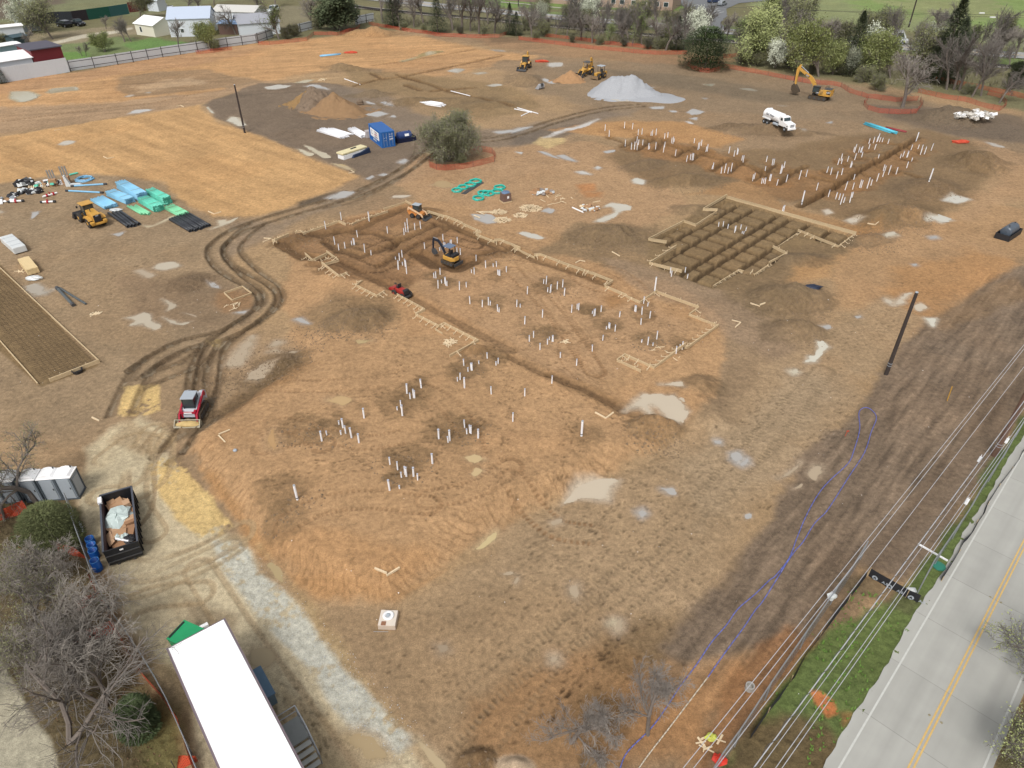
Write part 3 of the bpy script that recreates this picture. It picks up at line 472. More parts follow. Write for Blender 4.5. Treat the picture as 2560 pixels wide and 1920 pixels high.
trail(ov((1400, 480), (1500, 460), (1400, 400), (1300, 380)), 60, 1); trail(ov((600, 1480), (680, 1560), (700, 1620)), 50, .5); trail(ov((700, 1000), (850, 1030), (1000, 1080)), 60, .8); trail(ov((1150, 1180), (1300, 1120), (1420, 1000)), 110, 1)
cell = {}
for k, (x, y, a) in enumerate(FP): cell.setdefault((int(x//3), int(y//3)), []).append(k)
for (cx, cy), ks in cell.items():
    m = np.nonzero((GX > cx*3-1) & (GX < cx*3+4) & (GY > cy*3-1) & (GY < cy*3+4))[0] if False else None
order = np.argsort(GY, kind='stable') if False else None
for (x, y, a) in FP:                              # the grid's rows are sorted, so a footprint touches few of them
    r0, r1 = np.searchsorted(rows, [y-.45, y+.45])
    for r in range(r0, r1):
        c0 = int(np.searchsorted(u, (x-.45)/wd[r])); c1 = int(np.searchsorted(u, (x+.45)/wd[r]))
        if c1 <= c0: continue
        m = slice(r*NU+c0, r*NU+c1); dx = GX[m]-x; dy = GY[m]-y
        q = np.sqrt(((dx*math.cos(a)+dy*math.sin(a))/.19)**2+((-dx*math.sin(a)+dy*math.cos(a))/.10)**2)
        w_ = sstep(1.15, .6, q); GZ[m] -= .045*w_; colr[m] *= (1-.26*w_)[:, None]  # hollows also darkened in the soil colour, for wet mud and shade
# fine relief and tone
near = sstep(170, 60, GY)
site = 1.0
GZ += clod*.10*n5*(.4+.6*near)+.035*n2+.05*clod*fbm(GX, GY, .9, 2, 13)*near
colr *= (1+.12*n1+.13*n2+.09*n5+.07*n4)[:, None]
# orange / grey mineral drift
kk = sstep(.1, .5, fbm(GX, GY, 9, 4, 120))[:, None]*.22; colr = colr*(1-kk)+colr*np.array([1.10, .98, .84])*kk
kk = sstep(.05, .5, fbm(GX, GY, 7, 4, 130))[:, None]*.30; colr = colr*(1-kk)+colr*np.array([.86, .88, .93])*kk
lum = colr.mean(1)[:, None]; colr = (lum+(colr-lum)*.84)*np.array([.955, .93, .785])
# --- pools: the ground dips under each sheet of water
POOLS = []
def pool(c, pts, col=(214, 202, 174), na=.35): POOLS.append((W2(cr(c, *pts)) if c != 'o' else W2(ov(*pts)), col, na))
CRM = (222, 206, 182); GRY = (196, 192, 186); BRN = (198, 178, 150)
for c, pts, col in [
 ('D', [(970, 280), (1050, 200), (1130, 135), (1200, 150), (1400, 130), (1450, 180), (1520, 290), (1440, 400), (1340, 350), (1250, 260), (1190, 250), (1200, 330), (1090, 260)], CRM),
 ('D', [(430, 1050), (500, 900), (560, 840), (700, 810), (930, 830), (870, 900), (840, 1010), (700, 1010), (560, 1000)], CRM),
 ('D', [(1885, 600), (1960, 585), (2000, 640), (1940, 675), (1890, 650)], GRY), ('D', [(1960, 690), (2035, 645), (2040, 680), (1990, 710)], GRY),
 ('D', [(1270, 50), (1450, 25), (1475, 65), (1330, 55)], CRM), ('D', [(1290, 900), (1390, 900), (1415, 960), (1350, 950)], GRY), ('D', [(1090, 1110), (1130, 1090), (1160, 1120), (1120, 1150)], GRY),
 ('D', [(330, 1190), (420, 1160), (430, 1200), (350, 1220)], BRN), ('D', [(1745, 490), (1800, 490), (1810, 515), (1760, 515)], GRY), ('D', [(2010, 1130), (2060, 1120), (2070, 1160), (2020, 1165)], GRY),
 ('G', [(320, 1470), (340, 1410), (400, 1400), (430, 1290), (500, 1300), (550, 1340), (480, 1390), (430, 1470)], (232, 226, 208)), ('G', [(1080, 980), (1180, 880), (1250, 870), (1170, 930), (1190, 960), (1110, 975)], CRM),
 ('G', [(1260, 980), (1320, 960), (1375, 1000), (1310, 1030), (1265, 1010)], CRM), ('G', [(1360, 1090), (1460, 1095), (1425, 1165)], (232, 226, 208)), ('G', [(1010, 920), (1070, 940), (1060, 970), (1020, 950)], CRM),
 ('G', [(1360, 250), (1400, 200), (1480, 195), (1600, 240), (1500, 265), (1440, 240)], (226, 220, 204)), ('G', [(1520, 70), (1600, 20), (1740, 60), (1640, 95), (1570, 80)], (226, 220, 204)),
 ('G', [(470, 160), (520, 150), (560, 180), (500, 195)], CRM), ('G', [(650, 245), (780, 215), (820, 235), (730, 275)], CRM), ('G', [(1000, 370), (1080, 345), (1110, 370), (1020, 395)], (220, 208, 184)), ('G', [(1400, 385), (1450, 378), (1460, 395), (1410, 400)], GRY),
 ('G', [(460, 1165), (520, 1148), (550, 1170), (510, 1185)], GRY), ('G', [(750, 1072), (800, 1065), (810, 1080), (770, 1090)], GRY), ('G', [(190, 1550), (240, 1530), (260, 1555), (220, 1572)], (222, 210, 186)), ('G', [(1240, 622), (1280, 618), (1290, 632), (1260, 638)], GRY),
 ('J', [(340, 770), (400, 700), (470, 710), (470, 760), (420, 830), (360, 810)], BRN), ('J', [(90, 820), (200, 740), (290, 680), (180, 790)], BRN), ('J', [(210, 910), (290, 860), (290, 900)], BRN),
 ('B', [(700, 260), (780, 215), (870, 180), (860, 130), (780, 140), (860, 90), (1020, 125), (1020, 155), (960, 165), (900, 215), (800, 265)], (222, 214, 196)),
 ('B', [(50, 360), (120, 345), (290, 400), (230, 420), (130, 400)], (220, 214, 200)), ('B', [(250, 170), (310, 140), (370, 160), (340, 190)], GRY),
 ('A', [(1850, 190), (2030, 200), (2090, 260), (1990, 275), (1880, 240)], GRY), ('A', [(600, 50), (740, -10), (860, -5), (800, 40), (700, 60)], GRY), ('A', [(1170, 50), (1210, 25), (1330, 30), (1280, 50)], CRM), ('A', [(330, 1100), (390, 1085), (470, 1140), (400, 1135)], GRY),
 ('A', [(130, 1330), (170, 1285), (230, 1300), (170, 1330)], BRN), ('A', [(120, 1380), (170, 1365), (210, 1380)], BRN), ('A', [(280, 1390), (330, 1378), (370, 1388), (330, 1396)], BRN), ('A', [(860, 1350), (910, 1345), (1000, 1350), (900, 1385)], (206, 180, 130)),
 ('A', [(-260, 1500), (-180, 1380), (-60, 1250), (-10, 1240), (-60, 1400), (-140, 1500), (-220, 1510)], BRN), ('A', [(-100, 1640), (-40, 1560), (100, 1490), (200, 1480), (140, 1580), (30, 1650)], BRN),
 ('H', [(1170, 680), (1230, 670), (1300, 700), (1340, 715), (1300, 740), (1250, 730)], BRN), ('H', [(1330, 655), (1370, 620), (1500, 600), (1560, 635), (1500, 655), (1400, 672)], (214, 200, 176)),
 ('H', [(1070, 1085), (1180, 1060), (1240, 1035), (1300, 1050), (1320, 1110), (1390, 1140), (1380, 1180), (1320, 1195), (1240, 1150), (1120, 1150), (1160, 1110)], (210, 196, 172)),
 ('H', [(1400, 1080), (1500, 1110), (1560, 1130), (1670, 1115), (1580, 1150), (1480, 1140)], (206, 192, 168)), ('H', [(1400, 920), (1500, 960), (1520, 990), (1440, 1030), (1460, 980)], (200, 184, 158)), ('H', [(1580, 1040), (1680, 1060), (1690, 1080)], BRN),
 ('H', [(210, 810), (330, 790), (400, 850), (470, 835), (400, 880), (300, 890), (230, 850)], (192, 180, 162)), ('H', [(980, 370), (1080, 345), (1030, 388)], GRY), ('H', [(280, 180), (340, 175), (320, 210), (270, 245)], GRY), ('H', [(-10, 160), (45, 180), (-10, 190)], BRN),
 ('H', [(1220, 285), (1330, 290), (1480, 210), (1530, 215), (1400, 270), (1280, 310)], (214, 196, 160)), ('H', [(1820, 315), (1880, 290), (1870, 240), (1950, 235), (1960, 250), (2060, 215), (1960, 280)], (220, 206, 178)), ('H', [(2020, 1040), (2130, 1025), (2110, 1050)], GRY), ('H', [(1780, 770), (1850, 780), (1900, 830), (1830, 820)], GRY),
 ('O', [(85, 850), (90, 790), (250, 785), (340, 820), (250, 870), (150, 880)], (206, 198, 168)), ('O', [(400, 795), (450, 765), (640, 745), (680, 775), (560, 785), (450, 800)], (200, 190, 160)), ('O', [(1100, 985), (1180, 945), (1330, 945), (1200, 975)], (216, 210, 202)),
 ('O', [(505, 1245), (560, 1215), (655, 1215), (620, 1240), (550, 1252)], (220, 208, 188)), ('O', [(1960, 1045), (2000, 1010), (2060, 1020), (2130, 1080), (2060, 1085)], (224, 214, 190)), ('O', [(1075, 830), (1120, 815), (1170, 818), (1110, 835)], BRN), ('O', [(1240, 798), (1300, 792), (1290, 803)], BRN), ('O', [(1780, 930), (1800, 920), (1850, 980), (1820, 970)], (224, 214, 190)),
 ('P', [(350, 1285), (400, 1290), (500, 1330), (440, 1345)], (222, 208, 176)), ('P', [(410, 1250), (480, 1270), (650, 1350), (590, 1370), (500, 1320)], (214, 200, 168)), ('P', [(70, 750), (200, 730), (300, 740), (200, 770), (100, 772)], (214, 206, 190)), ('P', [(410, 745), (520, 730), (640, 775), (560, 765)], GRY),
 ('P', [(330, 715), (430, 690), (500, 690), (430, 715)], (206, 190, 150)), ('P', [(950, 990), (1020, 960), (1150, 980), (1050, 1010)], GRY), ('P', [(1150, 1010), (1190, 995), (1215, 1015)], GRY), ('P', [(930, 870), (990, 880), (1030, 900), (970, 895)], GRY), ('P', [(1070, 890), (1130, 885), (1190, 920), (1120, 910)], GRY),
 ('P', [(1230, 1400), (1280, 1370), (1310, 1385), (1270, 1410)], GRY), ('P', [(1055, 1510), (1100, 1495), (1140, 1505), (1100, 1520)], GRY), ('P', [(950, 1540), (1000, 1515), (1020, 1530), (970, 1550)], GRY), ('P', [(650, 1410), (760, 1420), (850, 1470), (760, 1460)], (200, 176, 132)), ('P', [(1510, 1600), (1600, 1560), (1740, 1600), (1650, 1620)], (208, 180, 138)),
 ('P', [(2050, 1135), (2200, 1120), (2212, 1140), (2100, 1150)], GRY), ('P', [(1400, 480), (1500, 445), (1630, 445), (1450, 490)], (200, 176, 120)), ('P', [(1250, 530), (1400, 490), (1420, 498), (1280, 535)], (200, 176, 120)), ('P', [(1640, 615), (1720, 592), (1800, 600), (1740, 630)], (206, 196, 176)), ('P', [(1880, 632), (1960, 622), (2000, 630), (1920, 642)], (214, 200, 176)), ('P', [(1990, 740), (2060, 725), (2140, 735), (2050, 750)], (206, 196, 176)), ('P', [(2020, 430), (2100, 430), (2160, 445), (2080, 445)], (206, 190, 170)),
 ('E', [(1040, 1555), (1080, 1535), (1150, 1555), (1130, 1590), (1060, 1580)], (226, 220, 204)), ('E', [(555, 1480), (610, 1475), (685, 1505), (600, 1498)], (220, 214, 204)), ('E', [(225, 1300), (280, 1305), (410, 1365), (330, 1345)], GRY), ('E', [(380, 1340), (450, 1330), (555, 1390), (450, 1370)], GRY), ('E', [(780, 1305), (880, 1290), (890, 1305), (820, 1320)], GRY), ('E', [(715, 1445), (740, 1432), (775, 1445), (740, 1458)], (220, 214, 204)), ('E', [(30, 1305), (90, 1310), (80, 1328)], (220, 214, 204)),
 ('E', [(-10, 1130), (60, 1100), (180, 1090), (100, 1120), (10, 1145)], GRY), ('E', [(270, 1185), (420, 1120), (560, 1090), (740, 1025), (760, 1030), (640, 1090), (480, 1130), (330, 1180)], (222, 214, 204)), ('E', [(1190, 930), (1300, 925), (1300, 945), (1210, 945)], GRY), ('E', [(1350, 960), (1400, 958), (1430, 972), (1380, 975)], GRY), ('E', [(1500, 975), (1560, 945), (1660, 970), (1560, 998)], GRY), ('E', [(1530, 1025), (1600, 1015), (1590, 1040)], GRY), ('E', [(1490, 1050), (1540, 1052), (1570, 1072), (1530, 1068)], (220, 210, 200)),
 ('E', [(250, 690), (280, 675), (370, 720), (320, 722)], GRY), ('E', [(305, 570), (320, 545), (430, 540), (430, 570), (350, 580)], (206, 196, 180)), ('E', [(1640, 848), (1690, 850), (1670, 860)], GRY), ('E', [(1650, 730), (1740, 728), (1720, 745)], (180, 174, 150)), ('E', [(1970, 765), (2050, 762), (2130, 785), (2050, 780)], (190, 182, 166)), ('E', [(660, 800), (720, 830), (850, 850), (1030, 875), (900, 880), (700, 835)], (226, 216, 196)), ('E', [(1160, 755), (1230, 758), (1200, 765)], GRY),
 ('F', [(1880, 1220), (1960, 1235), (2070, 1270), (1960, 1262)], (196, 184, 166)), ('F', [(510, 1060), (550, 1048), (550, 1065)], GRY), ('F', [(215, 1145), (330, 1150), (300, 1155)], (214, 204, 186)), ('F', [(90, 905), (170, 912), (120, 915)], (190, 176, 156)),
 ('C', [(640, 230), (740, 190), (850, 220), (760, 280)], (214, 180, 130)), ('C', [(1780, 720), (1900, 700), (1970, 740), (1880, 780)], (222, 194, 146)), ('C', [(1860, 870), (1900, 820), (1960, 840), (1900, 895)], (222, 194, 146)), ('C', [(120, 570), (170, 480), (200, 580), (200, 680), (140, 640)], (206, 166, 116)),
 ('C', [(1885, 1430), (1980, 1340), (2080, 1285), (2050, 1350), (1950, 1430)], (222, 200, 150)), ('C', [(110, 1600), (90, 1570), (150, 1540), (240, 1640), (230, 1720), (160, 1680)], (196, 174, 130)), ('C', [(2120, 1640), (2200, 1620), (2240, 1640), (2150, 1655)], BRN),
 ('M', [(490, 90), (560, 80), (580, 140), (550, 190), (500, 150)], BRN), ('M', [(900, 400), (940, 390), (940, 450), (900, 470)], BRN), ('M', [(840, 410), (880, 380), (880, 405)], (206, 190, 160)), ('M', [(10, 60), (50, 10), (60, 40), (30, 75)], BRN), ('M', [(340, 700), (380, 700), (385, 735), (340, 740)], BRN),
 ('L', [(-50, 640), (100, 610), (170, 720), (100, 800), (-40, 760)], (196, 176, 138)), ('L', [(740, 1400), (900, 1340), (1050, 1430), (1150, 1560), (1000, 1600), (850, 1480)], (196, 172, 132)), ('L', [(1370, 1400), (1430, 1430), (1620, 1590), (1640, 1700), (1540, 1660), (1450, 1520)], (206, 184, 146)), ('L', [(1565, 600), (1640, 590), (1660, 640), (1600, 660)], (176, 156, 130))]:
    pool(c, pts, col)
for (pl, col, na) in POOLS:
    ix, m = FL.area(pl, .9, na*1.5); paint(ix, np.clip(m*1.6, 0, 1), S(146, 124, 102), .5, .45, .1)
for (pl, col, na) in POOLS:
    ix, m = FL.area(pl, .5, na); paint(ix, m, S(*[c*.90 for c in col]), .85, .6, .05)
    if len(ix):
        lo = m > .3
        if lo.any(): GZ[ix] = GZ[ix]*(1-m*.85)+(np.median(GZ[ix][lo])-.02)*m*.85
GZR = GZ.reshape(NR, NU)
def GH(x, y):                                     # height of the finished ground sheet
    r = int(np.clip(np.searchsorted(rows, y), 1, NR-1)); t = (y-rows[r-1])/(rows[r]-rows[r-1]); o = 0
    for rr, w_ in ((r-1, 1-t), (r, t)):
        c = int(np.clip(np.searchsorted(u, x/wd[rr]), 1, NU-1)); s_ = (x/wd[rr]-u[c-1])/(u[c]-u[c-1]); o += w_*(GZR[rr, c-1]*(1-s_)+GZR[rr, c]*s_)
    return float(o)
def G(px, py):
    z = 0.0
    for i in range(6):
        x, y = at(px, py, z); zn = GH(x, y); z = zn if i == 0 else .5*z+.5*zn
    return Vector((x, y, GH(x, y)))
me = bpy.data.meshes.new('ground'); nv = len(GX)
# roads lie in shallow beds: sink the sheet below them
ROAD_L = [at(2058, 1920), at(2340, 1440), at(2560, 1090)]
rd0 = np.array(at(2060, 1920)); rd1 = np.array(at(2560, 1090)); RD = (rd1-rd0)/np.linalg.norm(rd1-rd0); RN = np.array((RD[1], -RD[0]))
ww = (GX-rd0[0])*RN[0]+(GY-rd0[1])*RN[1]; GZ = np.where((ww > .25) & (ww < 8.2), np.minimum(GZ*0-.25, GZ), GZ); GZ = np.where(ww >= 8.2, GZ*.5, GZ); GZR = GZ.reshape(NR, NU)
def sink(pl, w, z=-.12):
    global GZR
    i, d, a, sd = FL.line(pl, w+1); k = sstep(w+.8, w, d); GZ[i] = GZ[i]*(1-k)+z*k
FARROAD = W2(cr('P', (-900, -150), (500, -60), (1100, -5), (1700, 62), (2160, 105))+cr('E', (0, 112), (560, 165), (1180, 210), (1500, 240), (1830, 270))+cr('F', (0, 300), (620, 362), (1400, 428), (2212, 480), (3500, 545)))
RAIL = W2(cr('P', (-900, -250), (300, -60), (900, 65), (1500, 125), (2130, 180))+cr('E', (120, 205), (560, 245), (1200, 305), (1900, 360))+cr('F', (0, 393), (800, 450), (1300, 510), (2212, 590), (3500, 680)))
sink(FARROAD, 5.5); sink(RAIL, 2.5, -.1)
me.vertices.add(nv); me.vertices.foreach_set('co', np.stack([GX, GY, GZ], 1).ravel())
idx = np.arange(NR*NU).reshape(NR, NU); q = np.stack([idx[:-1, :-1], idx[:-1, 1:], idx[1:, 1:], idx[1:, :-1]], -1).reshape(-1, 4)
me.loops.add(q.size); me.loops.foreach_set('vertex_index', q.ravel().astype(np.int32)); me.polygons.add(len(q))
me.polygons.foreach_set('loop_start', np.arange(0, q.size, 4, dtype=np.int32)); me.polygons.foreach_set('use_smooth', np.ones(len(q), bool)); me.update()
ca = me.color_attributes.new('soil', 'FLOAT_COLOR', 'POINT'); ca.data.foreach_set('color', np.concatenate([np.clip(colr, .01, .9), np.ones((nv, 1))], 1).astype(np.float32).ravel())
for nme, arr in (('wet', wet), ('clod', clod)):
    a_ = me.attributes.new(nme, 'FLOAT', 'POINT'); a_.data.foreach_set('value', arr.astype(np.float32))
gm = bpy.data.materials.new('bare_earth'); gm.use_nodes = True; nt = gm.node_tree; b = nt.nodes['Principled BSDF']
def N(t, **k):
    n = nt.nodes.new(t)
    for kk_, v in k.items(): setattr(n, kk_, v)
    return n
tc = N('ShaderNodeTexCoord'); vc = N('ShaderNodeAttribute', attribute_name='soil'); vw = N('ShaderNodeAttribute', attribute_name='wet'); vk = N('ShaderNodeAttribute', attribute_name='clod')
nz = N('ShaderNodeTexNoise'); nz.inputs['Scale'].default_value = 2.6; nz.inputs['Detail'].default_value = 9; nz.inputs['Roughness'].default_value = .72; nt.links.new(tc.outputs['Object'], nz.inputs['Vector'])
nf = N('ShaderNodeTexNoise'); nf.inputs['Scale'].default_value = 16; nf.inputs['Detail'].default_value = 4; nt.links.new(tc.outputs['Object'], nf.inputs['Vector'])
mr = N('ShaderNodeMapRange'); mr.inputs[1].default_value = .3; mr.inputs[2].default_value = .7; mr.inputs[3].default_value = .68; mr.inputs[4].default_value = 1.32; nt.links.new(nz.outputs['Fac'], mr.inputs[0])
mr2 = N('ShaderNodeMapRange'); mr2.inputs[1].default_value = .32; mr2.inputs[2].default_value = .68; mr2.inputs[3].default_value = .80; mr2.inputs[4].default_value = 1.20; nt.links.new(nf.outputs['Fac'], mr2.inputs[0])
ml = N('ShaderNodeMath', operation='MULTIPLY'); nt.links.new(mr.outputs[0], ml.inputs[0]); nt.links.new(mr2.outputs[0], ml.inputs[1])
vm = N('ShaderNodeVectorMath', operation='SCALE'); nt.links.new(vc.outputs['Color'], vm.inputs[0]); nt.links.new(ml.outputs[0], vm.inputs['Scale']); nt.links.new(vm.outputs[0], b.inputs['Base Color'])
rg = N('ShaderNodeMapRange'); rg.inputs[3].default_value = .95; rg.inputs[4].default_value = .38; nt.links.new(vw.outputs['Fac'], rg.inputs[0]); nt.links.new(rg.outputs[0], b.inputs['Roughness'])
b.inputs['Specular IOR Level'].default_value = .25
ad = N('ShaderNodeMath', operation='MULTIPLY_ADD'); nt.links.new(vk.outputs['Fac'], ad.inputs[0]); ad.inputs[1].default_value = .14; ad.inputs[2].default_value = .03
bp = N('ShaderNodeBump'); bp.inputs['Strength'].default_value = 1.0; nt.links.new(ad.outputs[0], bp.inputs['Distance']); nt.links.new(nz.outputs['Fac'], bp.inputs['Height']); nt.links.new(bp.outputs[0], b.inputs['Normal'])
me.materials.append(gm); ground = bpy.data.objects.new('ground', me); COL.objects.link(ground); ground['kind'] = 'structure'
# ================================================================ MESH BUILDING
class MB:
    def __init__(s): s.v = []; s.f = []; s.mi = []; s.mats = []; s.uv = []; s.cur = 0
    def m(s, mt):
        if mt not in s.mats: s.mats.append(mt)
        s.cur = s.mats.index(mt); return s
    def face(s, idx, uv=None): s.f.append(idx); s.mi.append(s.cur); s.uv.append(uv)
    def box(s, c, sz, rz=0, ry=0, rx=0, tp=1.0):      # tp: taper of the top
        M = Matrix.Rotation(rz, 3, 'Z') @ Matrix.Rotation(ry, 3, 'Y') @ Matrix.Rotation(rx, 3, 'X'); n = len(s.v); c = Vector(c)
        for z in (-1, 1):
            k = tp if z > 0 else 1
            for x, y in ((-1, -1), (1, -1), (1, 1), (-1, 1)): s.v.append(c+M @ Vector((x*sz[0]/2*k, y*sz[1]/2*k, z*sz[2]/2)))
        for q in ((0, 3, 2, 1), (4, 5, 6, 7), (0, 1, 5, 4), (1, 2, 6, 5), (2, 3, 7, 6), (3, 0, 4, 7)): s.face([n+i for i in q])
        return s
    def ext(s, pts, y0, y1):                       # profile in the x-z plane swept from y0 to y1
        n = len(s.v); k = len(pts)
        for y in (y0, y1):
            for x, z in pts: s.v.append(Vector((x, y, z)))
        for i in range(k): j = (i+1) % k; s.face([n+i, n+j, n+k+j, n+k+i])
        s.face([n+i for i in range(k)][::-1]); s.face([n+k+i for i in range(k)]); return s
    def prism(s, pts, z0, z1):
        n = len(s.v); k = len(pts)
        for z in (z0, z1):
            for p in pts: s.v.append(Vector((p[0], p[1], z)))
        for i in range(k): j = (i+1) % k; s.face([n+i, n+j, n+k+j, n+k+i])
        s.face([n+i for i in range(k)][::-1]); s.face([n+k+i for i in range(k)]); return s
    def tube(s, a, b, r0, r1=None, n=8, cap=True):
        r1 = r0 if r1 is None else r1; a = Vector(a); b = Vector(b); d = (b-a).normalized()
        t = Vector((0, 0, 1)) if abs(d.z) < .9 else Vector((1, 0, 0)); e = d.cross(t).normalized(); f = d.cross(e); k = len(s.v)
        for p, r in ((a, r0), (b, r1)):
            for i in range(n): w_ = 2*math.pi*i/n; s.v.append(p+(e*math.cos(w_)+f*math.sin(w_))*r)
        for i in range(n): j = (i+1) % n; s.face([k+j, k+i, k+n+i, k+n+j])
        if cap: s.face([k+i for i in range(n)]); s.face([k+n+i for i in range(n)][::-1])
        return s
    def pipe(s, a, b, r, t=.02, n=10):             # hollow pipe
        a = Vector(a); b = Vector(b); d = (b-a).normalized(); u_ = Vector((0, 0, 1)) if abs(d.z) < .9 else Vector((1, 0, 0)); e = d.cross(u_).normalized(); f = d.cross(e); k = len(s.v)
        for p, r_ in ((a, r), (b, r), (b, r-t), (a, r-t)):
            for i in range(n): w_ = 2*math.pi*i/n; s.v.append(p+(e*math.cos(w_)+f*math.sin(w_))*r_)
        for q in range(4):
            for i in range(n): j = (i+1) % n; q2 = (q+1) % 4; s.face([k+q*n+j, k+q*n+i, k+q2*n+i, k+q2*n+j])
        return s
    def path(s, pts, r, n=6, closed=False):
        m = len(pts)
        for i in range(m if closed else m-1): s.tube(pts[i], pts[(i+1) % m], r, r, n, not closed)
        return s
    def lathe(s, c, prof, n=14, axis='z'):
        k = len(s.v); c = Vector(c)
        for r, h in prof:
            for i in range(n):
                w_ = 2*math.pi*i/n; x, y = r*math.cos(w_), r*math.sin(w_)
                s.v.append(c+(Vector((x, y, h)) if axis == 'z' else Vector((h, x, y)) if axis == 'x' else Vector((x, h, y))))
        for q in range(len(prof)-1):
            for i in range(n): j = (i+1) % n; s.face([k+q*n+i, k+q*n+j, k+(q+1)*n+j, k+(q+1)*n+i])
        s.face([k+i for i in range(n)][::-1]); e = k+(len(prof)-1)*n; s.face([e+i for i in range(n)]); return s
    def quad(s, a, b, c, d, uv=None):
        k = len(s.v); s.v += [Vector(a), Vector(b), Vector(c), Vector(d)]; s.face([k, k+1, k+2, k+3], uv); return s
    def blob(s, c, rad, seed=0, n=8, rough=.25):   # lumpy rock / bag
        rs = random.Random(seed); k = len(s.v); rings = n//2+1
        for i in range(rings+1):
            ph = math.pi*i/rings
            for j in range(n):
                th = 2*math.pi*j/n; q = 1+rs.uniform(-rough, rough)
                s.v.append(Vector((c[0]+rad[0]*q*math.sin(ph)*math.cos(th), c[1]+rad[1]*q*math.sin(ph)*math.sin(th), c[2]+rad[2]*q*math.cos(ph))))
        for i in range(rings):
            for j in range(n): l = (j+1) % n; s.face([k+i*n+j, k+(i+1)*n+j, k+(i+1)*n+l, k+i*n+l])
        return s
    def build(s, name, mt=None, parent=None, loc=None, rz=None, smooth=False, bevel=0):
        me = bpy.data.meshes.new(name); me.from_pydata([tuple(p) for p in s.v], [], s.f)
        ml = s.mats if s.mats else [mt]
        if mt and not s.mats: ml = [mt]
        for q in ml: me.materials.append(q)
        me.polygons.foreach_set('material_index', s.mi)
        if any(q is not None for q in s.uv):
            uvl = me.uv_layers.new(name='UVMap'); li = 0
            for fi, q in enumerate(s.uv):
                for k in range(len(s.f[fi])): uvl.data[li].uv = q[k] if q else (0, 0); li += 1
        if smooth: me.polygons.foreach_set('use_smooth', [True]*len(me.polygons))
        me.update(); o = bpy.data.objects.new(name, me); COL.objects.link(o)
        if parent: o.parent = parent
        if loc is not None: o.location = loc
        if rz is not None: o.rotation_euler.z = rz
        if bevel:
            md_ = o.modifiers.new('bevel', 'BEVEL'); md_.width = bevel; md_.segments = 2; md_.limit_method = 'ANGLE'
        return o
def tag(o, label, cat, group=None, kind=None):
    if label: o['label'] = label
    if cat: o['category'] = cat
    if group: o['group'] = group
    if kind: o['kind'] = kind
    return o
def thing(name, label, cat, loc=(0, 0, 0), rz=0, group=None):
    o = bpy.data.objects.new(name, None); COL.objects.link(o); o.empty_display_size = .5
    o.location = loc; o.rotation_euler = (0, 0, rz); return tag(o, label, cat, group)
KIDS = {}
def tree_of(o):
    return [c for c in bpy.data.objects if c.parent == o]
def dup(o, loc, rz=0, label=None, group=None, scale=None, parent=None):
    c = o.copy(); COL.objects.link(c); c.parent = parent
    if parent is None: c.location = loc; c.rotation_euler = (0, 0, rz)
    if scale: c.scale = scale if isinstance(scale, tuple) else (scale,)*3
    if label: c['label'] = label
    if group: c['group'] = group
    if o.name not in KIDS: KIDS[o.name] = tree_of(o)
    for k in KIDS[o.name]: dup(k, None, parent=c)
    return c
def heading(a, b):                                # heading from photo pixel a to photo pixel b, on the ground
    p = G(*a); q = G(*b); return math.atan2(q.y-p.y, q.x-p.x)
